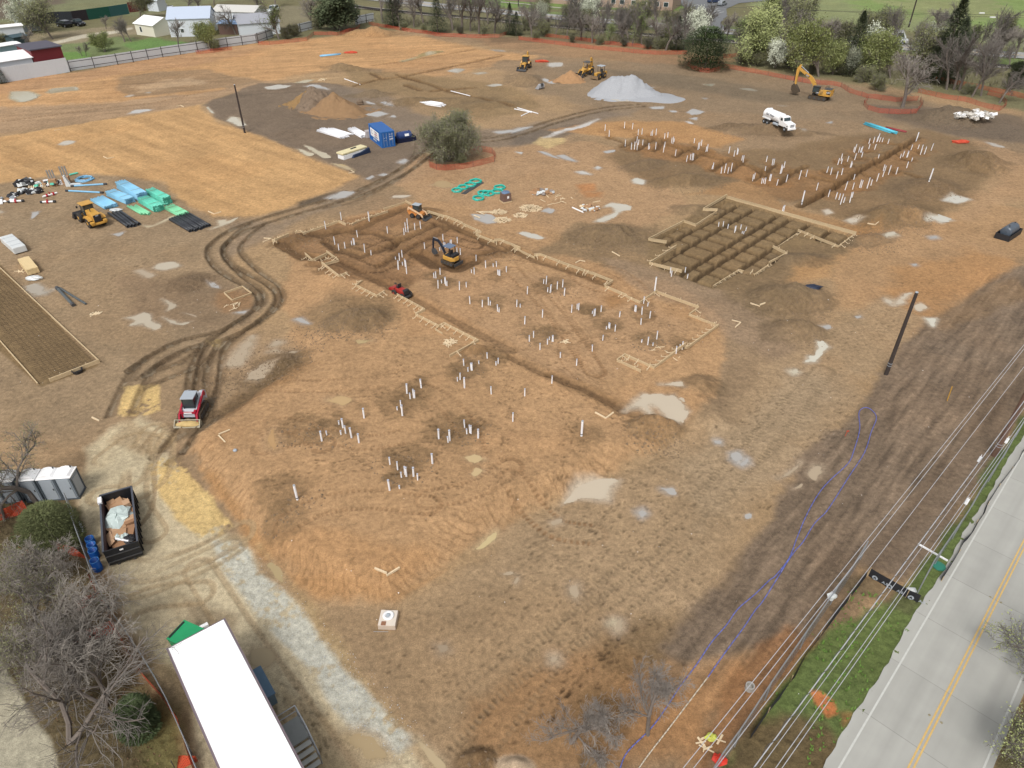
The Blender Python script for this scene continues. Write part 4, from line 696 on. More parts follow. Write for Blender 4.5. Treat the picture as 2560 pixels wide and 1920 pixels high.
# ================================================================ ROADS, RAILS AND WATER (setting)
def ribbon(pl, w0, w1, z, name, mt, dens=None, kind='structure'):
    mb = MB(); L = 0; prev = None
    for i, p in enumerate(pl):
        a = pl[max(0, i-1)]; b = pl[min(len(pl)-1, i+1)]; d = Vector((b[0]-a[0], b[1]-a[1], 0)).normalized(); n = Vector((d.y, -d.x, 0))
        mb.v.append(Vector((p[0], p[1], z))+n*w0); mb.v.append(Vector((p[0], p[1], z))+n*w1)
        if i: k = 2*i; mb.face([k-2, k, k+1, k-1])
    o = mb.build(name, mt); o['kind'] = kind; return o
conc = mat('road_concrete', S(178, 177, 170), .85, .1, .8, bump=.2); nt = conc.node_tree
def add_slabs(m, dirv, nrm, org, jlen, dark=.78, lanes=None):
    nt = m.node_tree; b = nt.nodes['Principled BSDF']; src = b.inputs['Base Color'].links[0].from_socket
    geo = nt.nodes.new('ShaderNodeNewGeometry')
    def dot(v):
        n = nt.nodes.new('ShaderNodeVectorMath'); n.operation = 'DOT_PRODUCT'; nt.links.new(geo.outputs['Position'], n.inputs[0]); n.inputs[1].default_value = (v[0], v[1], 0); return n.outputs['Value']
    def mth(op, a, c):
        k = nt.nodes.new('ShaderNodeMath'); k.operation = op
        for i, q in enumerate((a, c)):
            if isinstance(q, (int, float)): k.inputs[i].default_value = q
            else: nt.links.new(q, k.inputs[i])
        return k.outputs[0]
    t = mth('SUBTRACT', dot(dirv), float(org[0]*dirv[0]+org[1]*dirv[1])); s_ = mth('SUBTRACT', dot(nrm), float(org[0]*nrm[0]+org[1]*nrm[1]))
    j = mth('LESS_THAN', mth('FRACT', mth('MULTIPLY', t, 1/jlen), 0), .05/jlen)
    fl = nt.nodes.new('ShaderNodeTexWhiteNoise'); fl.noise_dimensions = '1D'; nt.links.new(mth('FLOOR', mth('MULTIPLY', t, 1/jlen), 0), fl.inputs['W'])
    slab = mth('ADD', mth('MULTIPLY', fl.outputs['Value'], .07), .965)
    st = nt.nodes.new('ShaderNodeTexNoise'); st.noise_dimensions = '2D'; cx = nt.nodes.new('ShaderNodeCombineXYZ'); nt.links.new(mth('MULTIPLY', s_, 1.1), cx.inputs[0]); nt.links.new(mth('MULTIPLY', t, .035), cx.inputs[1]); nt.links.new(cx.outputs[0], st.inputs['Vector']); st.inputs['Scale'].default_value = 1.0; st.inputs['Detail'].default_value = 3
    wear = mth('ADD', mth('MULTIPLY', st.outputs['Fac'], .30), .85)
    tot = mth('MULTIPLY', mth('MULTIPLY', mth('SUBTRACT', 1, mth('MULTIPLY', j, 1-dark)), slab), wear)
    if lanes:                                      # rubbed wheel lanes
        for c0, w_ in lanes:
            q = mth('LESS_THAN', mth('ABSOLUTE', mth('SUBTRACT', s_, c0), 0), w_); sm = nt.nodes.new('ShaderNodeMapRange'); nt.links.new(mth('ABSOLUTE', mth('SUBTRACT', s_, c0), 0), sm.inputs[0]); sm.inputs[1].default_value = 0; sm.inputs[2].default_value = w_; sm.inputs[3].default_value = .90; sm.inputs[4].default_value = 1; tot = mth('MULTIPLY', tot, sm.outputs[0])
    sc_ = nt.nodes.new('ShaderNodeVectorMath'); sc_.operation = 'SCALE'; nt.links.new(src, sc_.inputs[0]); nt.links.new(tot, sc_.inputs['Scale']); nt.links.new(sc_.outputs[0], b.inputs['Base Color'])
add_slabs(conc, RD, RN, rd0, 4.45, lanes=((1.9, .55), (4.9, .7), (6.4, .6), (3.2, .5)))
def rpt(t, s_): return (rd0[0]+RD[0]*t+RN[0]*s_, rd0[1]+RD[1]*t+RN[1]*s_)
wl = [np.dot(np.array(at(*q))-rd0, RN) for q in ((2090, 1920), (2378, 1440), (2560, 1139))]; WLS = float(np.mean(wl))
yl = [np.dot(np.array(at(*q))-rd0, RN) for q in ((2270, 1920), (2527, 1440))]; YLS = float(np.mean(yl)); RWL = 2*YLS-WLS
random.seed(3); mb = MB().m(conc); left = []
for k in range(0, 240): left.append(rpt(-25+k*.5, -.05+.06*math.sin(k*1.7)*rnd(.3, 1)+.07*math.sin(k*.31)))
for i in range(len(left)-1):
    k = len(mb.v); a, b_ = left[i], left[i+1]; c_, d_ = rpt(-25+(i+1)*.5, RWL+.35), rpt(-25+i*.5, RWL+.35)
    mb.v += [Vector((*a, .05)), Vector((*b_, .05)), Vector((*c_, .05)), Vector((*d_, .05)), Vector((*a, -.3)), Vector((*b_, -.3)), Vector((*c_, -.3)), Vector((*d_, -.3))]
    mb.face([k, k+3, k+2, k+1]); mb.face([k, k+1, k+5, k+4]); mb.face([k+3, k+7, k+6, k+2])
far_end = rpt(95, 0)
road = mb.build('road'); road['kind'] = 'structure'
mw = mat('road_paint_white', S(206, 206, 200), .7, .15, 5); my = mat('road_paint_yellow', S(216, 180, 112), .75, .2, 6)
def strip(s0, s1, mt, name, t0=-25, t1=94, z=.056):
    mb = MB(); a, b_, c_, d_ = rpt(t0, s0), rpt(t1, s0), rpt(t1, s1), rpt(t0, s1); mb.quad((*a, z), (*d_, z), (*c_, z), (*b_, z)); o = mb.build(name, mt); o['kind'] = 'structure'
strip(WLS-.05, WLS+.05, mw, 'road_edge_line'); strip(RWL-.05, RWL+.05, mw, 'road_edge_line'); strip(YLS-.17, YLS-.08, my, 'road_centre_line'); strip(YLS+.04, YLS+.13, my, 'road_centre_line')
for q in ((2510, 1512), (1920+1407/3.456, 1440+1215/3.456)):
    for s_ in (-.34, .28):
        p = np.array(at(*q)); t = float((p-rd0)@RD); x, y = rpt(t, YLS+s_-.0)
        tag(MB().lathe((x, y, .056), [(.07, 0), (.06, .02), (.02, .025)], 10).build('road_stud', hue('stud', (150, 140, 110))), 'small round reflector stud beside the yellow centre lines of the concrete road', 'road stud', 'studs along the centre lines of the road')
# far road, driveway, railway
asph = mat('old_asphalt', S(168, 168, 166), .9, .08, .4); ribbon(FARROAD, -4.2, 4.2, .06, 'far_road', asph)
ribbon(FARROAD, -.22, .22, .068, 'far_road_centre_line', my)
gcol = mat('ballast', S(150, 144, 136), .95, .25, 3); rb = ribbon(RAIL, -2.2, 2.2, .1, 'railway_ballast', gcol)
sl_m = mat('railway_timber', S(84, 74, 66), .9, .3, 2)
mb = MB(); pl = smooth_line(RAIL, 12)
for i in range(len(pl)-1):
    a = Vector((*pl[i], .16)); b_ = Vector((*pl[i+1], .16)); d = (b_-a); n = Vector((d.y, -d.x, 0)).normalized(); m_ = int(d.length/.7)
    mb.m(M_BLK)
    for s_ in (-.72, .72): mb.box((a+b_)/2+n*s_+Vector((0, 0, .12)), (d.length, .12, .16), math.atan2(d.y, d.x))
    mb.m(sl_m)
    for q in range(min(m_, 60)): mb.box(a+d*(q+.5)/max(1, m_), (.26, 2.5, .14), math.atan2(d.y, d.x))
rw = mb.build('railway_track'); tag(rw, 'dark railway track on grey ballast running between the scrub trees and the far road', 'railway track')
pk = mat('dark_asphalt', S(120, 122, 124), .9, .1, .5)
mb = MB(); pts = W2(cr('E', (1860, 255), (1640, 235), (1590, 175), (1700, 130), (1480, 60), (1440, 10), (1500, -60), (2300, -60), (2300, 0), (1960, 30), (1850, 80), (1860, 140), (1800, 200)))
mb.v = [Vector((*p, .12)) for p in pts]; mb.face(list(range(len(pts)))[::-1]); o = mb.build('parking_lot', pk); o['kind'] = 'structure'
for a, b_ in [((1480, 40), (1560, 20)), ((1660, 108), (1780, 78)), ((1690, 120), (1800, 92)), ((1640, 95), (1770, 62)), ((1540, 60), (1610, 42)), ((1720, 132), (1830, 104))]:
    p, q = W2(cr('E', a, b_)); d = Vector((q[0]-p[0], q[1]-p[1], 0)); n = Vector((d.y, -d.x, 0)).normalized()*.12; p = Vector((*p, .126)); q = Vector((*q, .126)); o = MB().quad(p-n, p+n, q+n, q-n).build('parking_line', mw); o['kind'] = 'structure'
walk = mat('pale_path', S(196, 190, 178), .9, .1, 1)
for pl_, w_ in ((cr('E', (-100, 20), (120, 38), (320, 62), (620, 90), (900, 100), (1180, 108)), .6), (cr('E', (320, 62), (280, 30), (300, 0)), .5), (cr('P', (1130, 20), (1280, 50), (1400, 60)), .3)):
    ribbon(W2(pl_), -w_, w_, .13, 'path', walk)
# muddy water: one level sheet per pool, lying where the ground dips
wm_cache = {}
def watermat(c):
    if c in wm_cache: return wm_cache[c]
    m = mat('muddy_water_%d' % len(wm_cache), S(*[q*.92 for q in c]), .12, .04, .4, spec=.5); wm_cache[c] = m; return m
random.seed(8)
for (pl, col, na) in POOLS:
    pts = smooth_line(pl+[pl[0]], 4)[:-1]; xs = [q[0] for q in pts]; ys = [q[1] for q in pts]
    sz = math.sqrt(max(1e-3, abs(sum(pts[i][0]*pts[(i+1) % len(pts)][1]-pts[(i+1) % len(pts)][0]*pts[i][1] for i in range(len(pts)))/2))); c_ = max(.05, sz/34)
    gx_, gy_ = np.meshgrid(np.arange(min(xs), max(xs)+c_, c_), np.arange(min(ys), max(ys)+c_, c_)); d_, _, _ = pdist(gx_, gy_, pts, True); d_ = np.where(inside(gx_, gy_, pts), d_, -d_)
    d_ = d_-.05*sz+.10*sz*fbm(gx_, gy_, max(.5, sz*.35), 4, 5)*1.6; cell = (d_[:-1, :-1]+d_[1:, :-1]+d_[:-1, 1:]+d_[1:, 1:]) > 0
    if not cell.any(): continue
    ok = [GH(float(gx_[i, j]), float(gy_[i, j])) for i, j in list(zip(*np.nonzero(cell)))[::max(1, int(cell.sum()/40))]]; z = float(np.percentile(ok, 55))+.02
    vid = {}; V_ = []; F2 = []
    def vi(i, j):
        if (i, j) not in vid: vid[(i, j)] = len(V_); V_.append((float(gx_[i, j]), float(gy_[i, j]), z))
        return vid[(i, j)]
    for i, j in zip(*np.nonzero(cell)): F2.append((vi(i, j), vi(i, j+1), vi(i+1, j+1), vi(i+1, j)))
    me_ = bpy.data.meshes.new('puddle'); me_.from_pydata(V_, [], F2); me_.materials.append(watermat(col)); o = bpy.data.objects.new('puddle', me_); COL.objects.link(o); o['kind'] = 'structure'
# ================================================================ LETTERING
def text_mesh(s, size, mt, parent=None, loc=(0, 0, 0), rot=(0, 0, 0), name='lettering', bold=.01, ext=.008):
    c = bpy.data.curves.new('lettering', 'FONT'); c.body = s; c.size = size; c.extrude = ext; c.offset = bold*size; c.align_x = 'CENTER'; c.align_y = 'CENTER'; c.resolution_u = 2
    o = bpy.data.objects.new('tmp', c); COL.objects.link(o); dg = bpy.context.evaluated_depsgraph_get(); me = bpy.data.meshes.new_from_object(o.evaluated_get(dg)); bpy.data.objects.remove(o); bpy.data.curves.remove(c)
    me.materials.clear(); me.materials.append(mt); q = bpy.data.objects.new(name, me); COL.objects.link(q); q.parent = parent; q.location = loc; q.rotation_euler = rot; return q
# ================================================================ WHITE PIPE STUBS
random.seed(11)
ANCH = [((745, 1090), 'in the loose group nearest the left bank of the tan pad'), ((1000, 1170), 'in the lowest group near the front corner of the tan pad'), ((1150, 1080), 'in the small group at the middle of the tan pad'), ((1015, 1000), 'in the row of little groups running up the left half of the tan pad'), ((1175, 925), 'in the group just below the open end of the left timber form'),
 ((860, 610), 'in the dug-out left corner of the timber-formed building'), ((1020, 570), 'in the group beside the orange skid steer loader'), ((1130, 600), 'in the group standing behind the small yellow excavator'), ((1005, 660), 'in the group between the dug footings and the small yellow excavator'), ((1100, 700), 'in the group just in front of the small yellow excavator'), ((1235, 680), 'in the group right of the small yellow excavator inside the form'),
 ((1230, 765), 'in the group right of the red trencher on the tan soil'), ((1385, 720), 'in the group inside the long upper timber form near the scrap heaps'), ((1470, 770), 'in the middle group inside the building form'), ((1340, 845), 'in the group on the dark dug patch in the middle of the building form'), ((1605, 780), 'in the group by the stepped right corner of the building form'), ((1520, 815), 'in the small group left of the right wing of the form'), ((1630, 860), 'in the group within the right wing of the building form'), ((1700, 870), 'against the timber form at its lower right side'), ((1420, 890), 'standing singly on the bare lower edge of the form area'), ((1250, 870), 'standing singly left of the lower right form'),
 ((1695, 690), 'at the near edge of the dug grid of earth blocks'), ((1850, 575), 'in the row standing on the dug grid of earth blocks'), ((1590, 340), 'in the far left cluster near the white water puddles of the far pad'), ((1660, 360), 'in the cluster along the left arm of the far trench'), ((1750, 370), 'in the cluster midway along the left arm of the far trench'), ((1830, 390), 'in the cluster right of the middle of the left trench arm'), ((1820, 425), 'in the cluster below the middle of the left trench arm'), ((1910, 450), 'in the cluster where the two far trenches meet'),
 ((2190, 360), 'in the cluster at the far end of the long trench'), ((2145, 380), 'in the cluster left of the long trench'), ((2300, 380), 'in the cluster right of the far end of the long trench'), ((2265, 400), 'in the cluster right of the middle of the long trench'), ((2110, 410), 'in the cluster left of the middle of the long trench'), ((2220, 440), 'in the cluster right of the near half of the long trench'), ((2080, 440), 'in the cluster left of the near half of the long trench'), ((2160, 470), 'in the cluster just above the near end of the long trench'), ((1980, 440), 'in the cluster by the fork of the far trenches'), ((1955, 530), 'just above the long top board of the dug grid'), ((2100, 500), 'in the cluster right of the near end of the long trench'), ((2040, 460), 'in the cluster on the clay below the fork of the far trenches')]
stub_mesh = {}
def pipe_h(p, px, py, lenpx):
    a = proj(p); b = proj((p[0], p[1], p[2]+1.0)); return lenpx/max(1e-3, math.hypot(a[0]-b[0], a[1]-b[1]))
M_CAP = mat('pipe_cap_bluegrey', S(196, 200, 214), .5, .05)  # plain pale blue-grey of the stub caps
cnt = 0
for c, L in STUBS.items():
    for (x, y, l) in L:
        px, py = cr(c, (x, y))[0]; p = G(px, py+.5); h = min(2.2, max(.25, pipe_h(p, px, py, l/3.456)))
        hk = round(h, 1); hk = max(.3, hk); r = .062 if c in 'EFG' else .055; r = .075 if l > 70 and c in 'ABCD' else r; key = (hk, r)
        if key not in stub_mesh:
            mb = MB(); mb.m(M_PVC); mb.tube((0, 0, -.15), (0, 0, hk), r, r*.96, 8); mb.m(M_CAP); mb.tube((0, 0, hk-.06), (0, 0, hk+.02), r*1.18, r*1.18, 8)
            o = mb.build('pipe_stub'); stub_mesh[key] = o.data
        else: o = bpy.data.objects.new('pipe_stub', stub_mesh[key]); COL.objects.link(o)
        o.location = p; o.rotation_euler = (rnd(-.035, .035), rnd(-.035, .035), 0)
        an = min(ANCH, key=lambda q: math.hypot(q[0][0]-px, (q[0][1]-py)*1.3))[1]; szw = 'short' if l < 42 else 'upright'
        lb = szw+' white pipe '+an
        while len(lb.split()) > 16: lb = ' the '.join(lb.rsplit(' the ', 1)[:1])+' '+lb.rsplit(' the ', 1)[1]
        tag(o, lb, 'pipe stub', szw+' pipe stubs '+an); cnt += 1
print('stubs', cnt)
def tallpipe(px, py, h, r, lab):
    p = G(px, py); t = thing('vent_pipe', lab, 'pipe', p); MB().tube((0, 0, -.1), (0, 0, h), r, r, 10).build('pipe', M_PVC, t); MB().tube((0, 0, h*.12), (0, 0, h*.16), r*1.25, r*1.25, 10).build('coupling', M_DARK, t); MB().tube((0, 0, h), (0, 0, h+.06), r*1.1, r*.8, 10).build('cap', M_LGREY, t)
tallpipe(1453.6, 1090, 1.55, .09, 'thick white upright pipe standing alone right of the middle of the tan pad'); tallpipe(743.6, 1249, 1.4, .09, 'thick white upright pipe standing alone near the left bank of the tan pad')
tallpipe(1636, 732, 1.9, .08, 'tall thick white pipe outside the corner of the timber form'); tallpipe(2322, 455, 1.9, .09, 'tall white pipe standing alone right of the far trenches'); tallpipe(2292, 347, 1.9, .09, 'tall white pipe at the far end of the long trench'); tallpipe(2002, 518, 1.9, .09, 'tall leaning white pipe at the near end of the long trench')
def ground_pipe(name, pts, r, mt, lab, cat='pipe', group=None, ends=None, z=0):
    P3 = [G(*p)+Vector((0, 0, r+z)) for p in pts]
    t = thing(name, lab, cat, P3[0], 0, group); L = [p-P3[0] for p in P3]; mb = MB(); mb.path(L, r, 8); mb.build('tube', mt, t, smooth=False)
    if ends:
        for p, q in ((L[0], L[1]), (L[-1], L[-2])): d = (q-p).normalized(); MB().tube(p-d*.02, p+d*.45, r*1.25, r*1.25, 8).build('sleeve', ends, t)
    return t
for c, pts, lab in [('P', [(765, 685), (900, 735)], 'long white plastic pipe lying left of the far dug trenches'), ('P', [(1685, 790), (1850, 835)], 'white plastic pipe lying among the far dug trenches behind the big tree'),
 ('E', [(20, 945), (170, 975)], 'thin white pipe crossing behind two others right of the big tree'), ('E', [(45, 935), (225, 985)], 'thickest white pipe of the crossed three right of the big tree'), ('E', [(80, 1005), (165, 965)], 'short white pipe lying across the other crossed pipes'), ('I', [(692, 1205), (725, 1290)], 'short white pipe offcut lying beside the chain link fence')]:
    ground_pipe('white_pipe', cr(c, *pts), .09, M_PVC, lab)
# ================================================================ TIMBER FORMS
stake_me = None
def form(pts, lab, side=1, h=.30, th=.05, stakes=1.3, mt=None, cat='timber form', w=True):
    global stake_me
    P3 = [G(*p) for p in pts]; o0 = P3[0].copy(); t = thing('timber_form', lab, cat, o0); n_st = 0
    for i in range(len(P3)-1):
        a = P3[i]-o0; b = P3[i+1]-o0; d = b-a; L = math.hypot(d.x, d.y)
        if L < .15: continue
        an = math.atan2(d.y, d.x); k = max(1, int(L/4)); mb = MB()
        for q in range(k):
            s0 = a+d*(q/k); s1 = a+d*((q+1)/k); g0 = GH(s0.x+o0.x, s0.y+o0.y)-o0.z; g1 = GH(s1.x+o0.x, s1.y+o0.y)-o0.z; zc = max(g0, g1, (a.z+(b.z-a.z)*(q+.5)/k)-.1)
            m = (s0+s1)/2; jog = rnd(-.03, .03); mb.box((m.x-math.sin(an)*jog, m.y+math.cos(an)*jog, zc+h/2-.06), ((s1-s0).length+.04, th, h), an+rnd(-.006, .006), rnd(-.01, .01))
            mb.box((m.x, m.y, zc+h-.045), ((s1-s0).length+.03, .10, .03), an, rnd(-.01, .01))
        mb.build('board', mt or M_WOOD, t)
        if not stakes: continue
        ns = int(L/stakes)
        for q in range(ns+1):
            if n_st > 95: break
            p = a+d*((q+.35+rnd(-.1, .1))/max(1, ns+.7)); z = GH(p.x+o0.x, p.y+o0.y)-o0.z
            if stake_me is None:
                mb = MB(); mb.box((0, .05, .12), (.06, .05, .5)); mb.box((0, .36, .12), (.05, .70, .05), 0, 0, -.42); mb.box((0, .66, .02), (.05, .05, .32)); s = mb.build('stake', M_WOOD2, t); stake_me = s.data
            else: s = bpy.data.objects.new('stake', stake_me); COL.objects.link(s); s.parent = t
            s.location = (p.x, p.y, z+.02); s.rotation_euler.z = an+(0 if side > 0 else math.pi)+rnd(-.12, .12); n_st += 1
    return t
random.seed(5)
form(cr('A', (185, 450), (145, 435), (285, 383)), 'short two-sided timber form at the far left tip of the dug footing'); form(cr('A', (340, 360), (380, 350), (410, 370), (715, 265), (778, 290)), 'zigzag timber form along the upper left of the dug footing', 1)
form(cr('A', (830, 292), (870, 270), (1140, 178)), 'long straight timber form left of the orange skid steer', 1); form(cr('A', (1105, 160), (1295, 97), (1372, 130)), 'timber form corner behind the orange skid steer', 1, stakes=0)
form(cr('A', (1480, 170), (1620, 222), (1640, 220), (1780, 275), (1790, 290), (1945, 355), (1900, 375), (2060, 440), (2105, 420), (2212, 462))+cr('B', (70, 495), (22, 507), (195, 578), (248, 550), (460, 630), (620, 705), (640, 692), (690, 712), (870, 780), (800, 825), (985, 905), (995, 915), (1105, 965), (1250, 873)), 'very long stepped timber form running from the skid steer to the tall white pipe', -1, stakes=2.4)
form(cr('B', (1250, 873), (1610, 1010), (1530, 1070), (1780, 1170)), 'timber form round the upper right corner of the building', 1, stakes=2.2)
form(cr('B', (1780, 1170), (1510, 1355), (1490, 1352), (1225, 1530)), 'diagonal timber form with close braces along the lower right of the building', -1, stakes=.95)
form(cr('B', (1225, 1530), (975, 1418), (905, 1465), (1110, 1560)), 'narrow U-shaped timber form at the lower tip of the building', 1, stakes=1.4)
form(cr('A', (430, 568), (490, 598), (615, 548), (715, 600), (575, 655), (720, 738), (790, 708)), 'stepped timber form with braces on the lower left of the dug footing', -1, stakes=1.1)
form(cr('A', (920, 780), (862, 820), (1045, 910), (1112, 872)), 'bracket-shaped timber form left of the red trencher', -1, stakes=.8)
form(cr('A', (1220, 900), (1460, 1030), (1380, 1070), (1580, 1170), (1625, 1148), (1922, 1298)), 'stepped timber form running down from the red trencher', -1, stakes=.9)
form(cr('A', (1922, 1298), (1675, 1428)), 'single straight timber form closing the lower left wing', 1, stakes=2)
form(cr('A', (1610, 1232), (1550, 1195), (1580, 1172)), 'little angle of timber outside the stepped form', 1, .2, stakes=0)
form(cr('H', (1940, 880), (2095, 822), (2175, 880), (2010, 945), (1940, 880)), 'small rectangular timber frame lying alone by the tyre ruts', 1, .2, stakes=0)
form(cr('B', (1480, 265), (1180, 420), (1330, 462)), 'timber form round the left arm of the dug grid', -1, .38, stakes=0); form(cr('B', (1850, 55), (1650, 160), (1765, 200), (1585, 298), (1480, 262)), 'stepped timber form on the upper left side of the dug grid', -1, .38, stakes=0)
form(cr('B', (1850, 55), (2212, 155))+cr('G', (755, 372)), 'longest straight timber form along the top of the dug grid', 1, .42, stakes=0); form(cr('B', (1415, 500), (1185, 625), (1460, 722)), 'timber form round the lower left arm of the dug grid', -1, .36, stakes=1.6)
form(cr('B', (1735, 828), (1960, 685), (2095, 725), (2212, 645))+cr('G', (160, 542)), 'braced timber form at the lower right of the dug grid', -1, .3, stakes=1.0)
form(cr('G', (162, 542), (40, 500), (250, 370), (605, 480), (755, 372)), 'braced timber form round the right arm of the dug grid', -1, .3, stakes=1.2)
form(cr('H', (-160, 540), (0, 660), (865, 1475)), 'long timber form on the upper side of the steel mesh slab', 1, .25, stakes=0); form(cr('H', (865, 1475), (435, 1640)), 'short end form of the steel mesh slab', -1, .4, stakes=3); form(cr('H', (-160, 1180), (0, 1290), (330, 1665)), 'thin timber form on the lower side of the steel mesh slab', -1, .2, stakes=0)
# batter boards: little angles of pegs and rails
for c, pts, lab in [('A', [(62, 435), (130, 405), (70, 400)], 'beside the far left tip of the footing'), ('H', [(1800, 170), (1850, 192), (1910, 175)], 'on the tan field below the pipe stacks'), ('B', [(865, 520), (930, 555)], 'right of the stepped form near the clay mound'), ('B', [(550, 615), (590, 595), (630, 605)], 'above the long stepped form'),
 ('B', [(1900, 1110), (1975, 1130), (1930, 1170)], 'right of the outer corner of the building'), ('B', [(2060, 965), (2140, 990), (2185, 960)], 'between the two clay mounds'), ('C', [(1030, 1595), (1130, 1655), (1240, 1595)], 'at the front corner of the tan pad'), ('D', [(720, 250), (810, 298), (875, 252)], 'at the right end of the long trench line'),
 ('I', [(1890, 450), (1945, 505)], 'on the left bank, leaning piece'), ('I', [(1895, 440), (1985, 400)], 'on the left bank beside the leaning piece'), ('I', [(798, 293), (858, 320)], 'on the bare earth above the straw'), ('O', [(1525, 920), (1560, 912), (1590, 925)], 'on the far tan field'), ('O', [(895, 1355), (930, 1372), (985, 1360)], 'in the middle of the left tan field'), ('O', [(470, 1130), (520, 1120)], 'at the edge of the left tan field'),
 ('P', [(800, 1500), (850, 1490), (820, 1475)], 'at the tip of the tan field'), ('G', [(860, 275), (930, 285), (955, 260)], 'right of the dug grid'), ('E', [(700, 1750), (760, 1740)], 'by the scrap')]:
    form(cr(c, *pts), 'small angle of pale survey boards '+lab, 1, .12, .07, 0, M_WOOD2, 'survey boards')
# steel mesh over the left slab
a0 = np.array(at(0, 671)); a1 = np.array(at(250, 907)); a2 = np.array(at(110, 957)); dA = (a0-a1)/np.linalg.norm(a0-a1); dB = (a2-a1); LB = np.linalg.norm(dB); dB /= LB; o_ = a1
mb = MB(); M_BAR = mat('rusty_rebar', S(96, 78, 60), .8, .3, 3)
Ln = 75
for k in range(1, int(Ln/.42)):
    p = o_+dA*k*.42; q = p+dB*(LB-.1); mb.box(((p[0]+q[0])/2, (p[1]+q[1])/2, .09), (LB, .016, .016), math.atan2(dB[1], dB[0]))
for k in range(1, int(LB/.42)):
    p = o_+dB*k*.42; q = p+dA*Ln; mb.box(((p[0]+q[0])/2, (p[1]+q[1])/2, .11), (Ln, .016, .016), math.atan2(dA[1], dA[0]))
tag(mb.build('rebar_mat', M_BAR), 'wide mat of crossing steel bars over the brown slab bed at the left edge', 'rebar mat')
# ================================================================ PIPE STACKS
def z2(x, y): return (160+x/5.53, 400+y/5.53)
def bundle(name, lab, bl, fl, fr, nz, r, col, group=None, straps=True, ragged=.15, open_=True):
    A, B_, C_ = G(*bl), G(*fl), G(*fr); d = (B_-A); d.z = 0; L = d.length; d.normalize(); w = (C_-B_); w.z = 0; W_ = max(.3, abs(w.dot(Vector((-d.y, d.x, 0))))); nx = max(2, int(round(W_/(2*r))))
    t = thing(name, lab, name.replace('_', ' '), (A.x, A.y, min(A.z, B_.z)), math.atan2(d.y, d.x), group); sgn = 1 if (w.dot(Vector((-d.y, d.x, 0)))) > 0 else -1
    mb = MB().pipe((0, 0, 0), (L, 0, 0), r, r*.14, 8); me0 = mb.build('pipe', col, t, smooth=True); first = True
    for z in range(nz):
        for x in range(nx-(0 if nz < 2 else 0)):
            o = me0 if first else bpy.data.objects.new('pipe', me0.data)
            if not first: COL.objects.link(o); o.parent = t
            first = False; o.location = (rnd(-ragged, ragged), sgn*((x+.5)*2*r+(z % 2)*r*.0), r+z*1.9*r)
    if straps:
        for k in (.25, .75):
            MB().box((L*k, sgn*nx*r, nz*1.9*r+.1*r+.02), (.06, nx*2*r, .012)).build('strap', hue('strap_tan', (150, 120, 80)), t)
    return t
SKY1 = hue('sky_blue_plastic', (150, 212, 244), .4, .04, .5); SKY2 = hue('blue_plastic', (140, 198, 234), .4, .05, .5); TEAL = hue('teal_plastic', (110, 218, 192), .4, .05, .5); MINT = hue('mint_plastic', (142, 226, 176), .4, .05, .5); BLKP = mat('black_pipe', (.03, .033, .04), .35, .2)
bundle('pipe_stack', 'tallest sky-blue pipe stack, four layers high, at the back', z2(735, 405), z2(1030, 575), z2(1110, 505), 4, .15, SKY1, 'strapped blue pipe stacks')
bundle('pipe_stack', 'three-layer sky-blue pipe stack between the tall and the low blue ones', z2(590, 505), z2(860, 620), z2(970, 572), 3, .14, SKY1, 'strapped blue pipe stacks')
bundle('pipe_stack', 'lowest and widest sky-blue pipe stack beside the yellow wheel loader', z2(375, 580), z2(570, 692), z2(735, 625), 2, .13, SKY1, 'strapped blue pipe stacks', False)
bundle('pipe_stack', 'tall teal pipe stack, four layers high, on the right', z2(1155, 505), z2(1395, 632), z2(1490, 588), 4, .15, TEAL, 'strapped green pipe stacks')
bundle('pipe_stack', 'three-layer teal pipe stack in the middle of the stacks', z2(1035, 600), z2(1250, 730), z2(1380, 675), 3, .15, TEAL, 'strapped green pipe stacks')
bundle('pipe_stack', 'loose flat row of pale green pipes in front of the teal stacks', z2(885, 665), z2(1080, 775), z2(1190, 728), 1, .15, MINT, 'strapped green pipe stacks', False, .5)
bundle('pipe_stack', 'two-layer mint green pipe stack behind the black pipes', z2(1395, 690), z2(1600, 800), z2(1700, 752), 2, .14, MINT, 'strapped green pipe stacks')
for i, (a, b) in enumerate([((625, 755), (895, 940)), ((685, 745), (945, 932)), ((735, 738), (988, 925)), ((785, 730), (1045, 905))]):
    P_, Q_ = G(*z2(*a)), G(*z2(*b)); t = thing('black_pipe', 'black plastic pipe beside the wheel loader, '+['nearest of the four to it', 'second of the four from it', 'third of the four from it', 'farthest of the four from it'][i], 'pipe', P_, 0, 'four black pipes by the wheel loader')
    MB().pipe((0, 0, .2), Q_-P_+Vector((0, 0, .2)), .2, .03, 12).build('tube', BLKP, t, smooth=True); d = (Q_-P_).normalized(); MB().pipe(Q_-P_+Vector((0, 0, .2))-d*.5, Q_-P_+Vector((0, 0, .2)), .235, .03, 12).build('bell_end', BLKP, t, smooth=True)
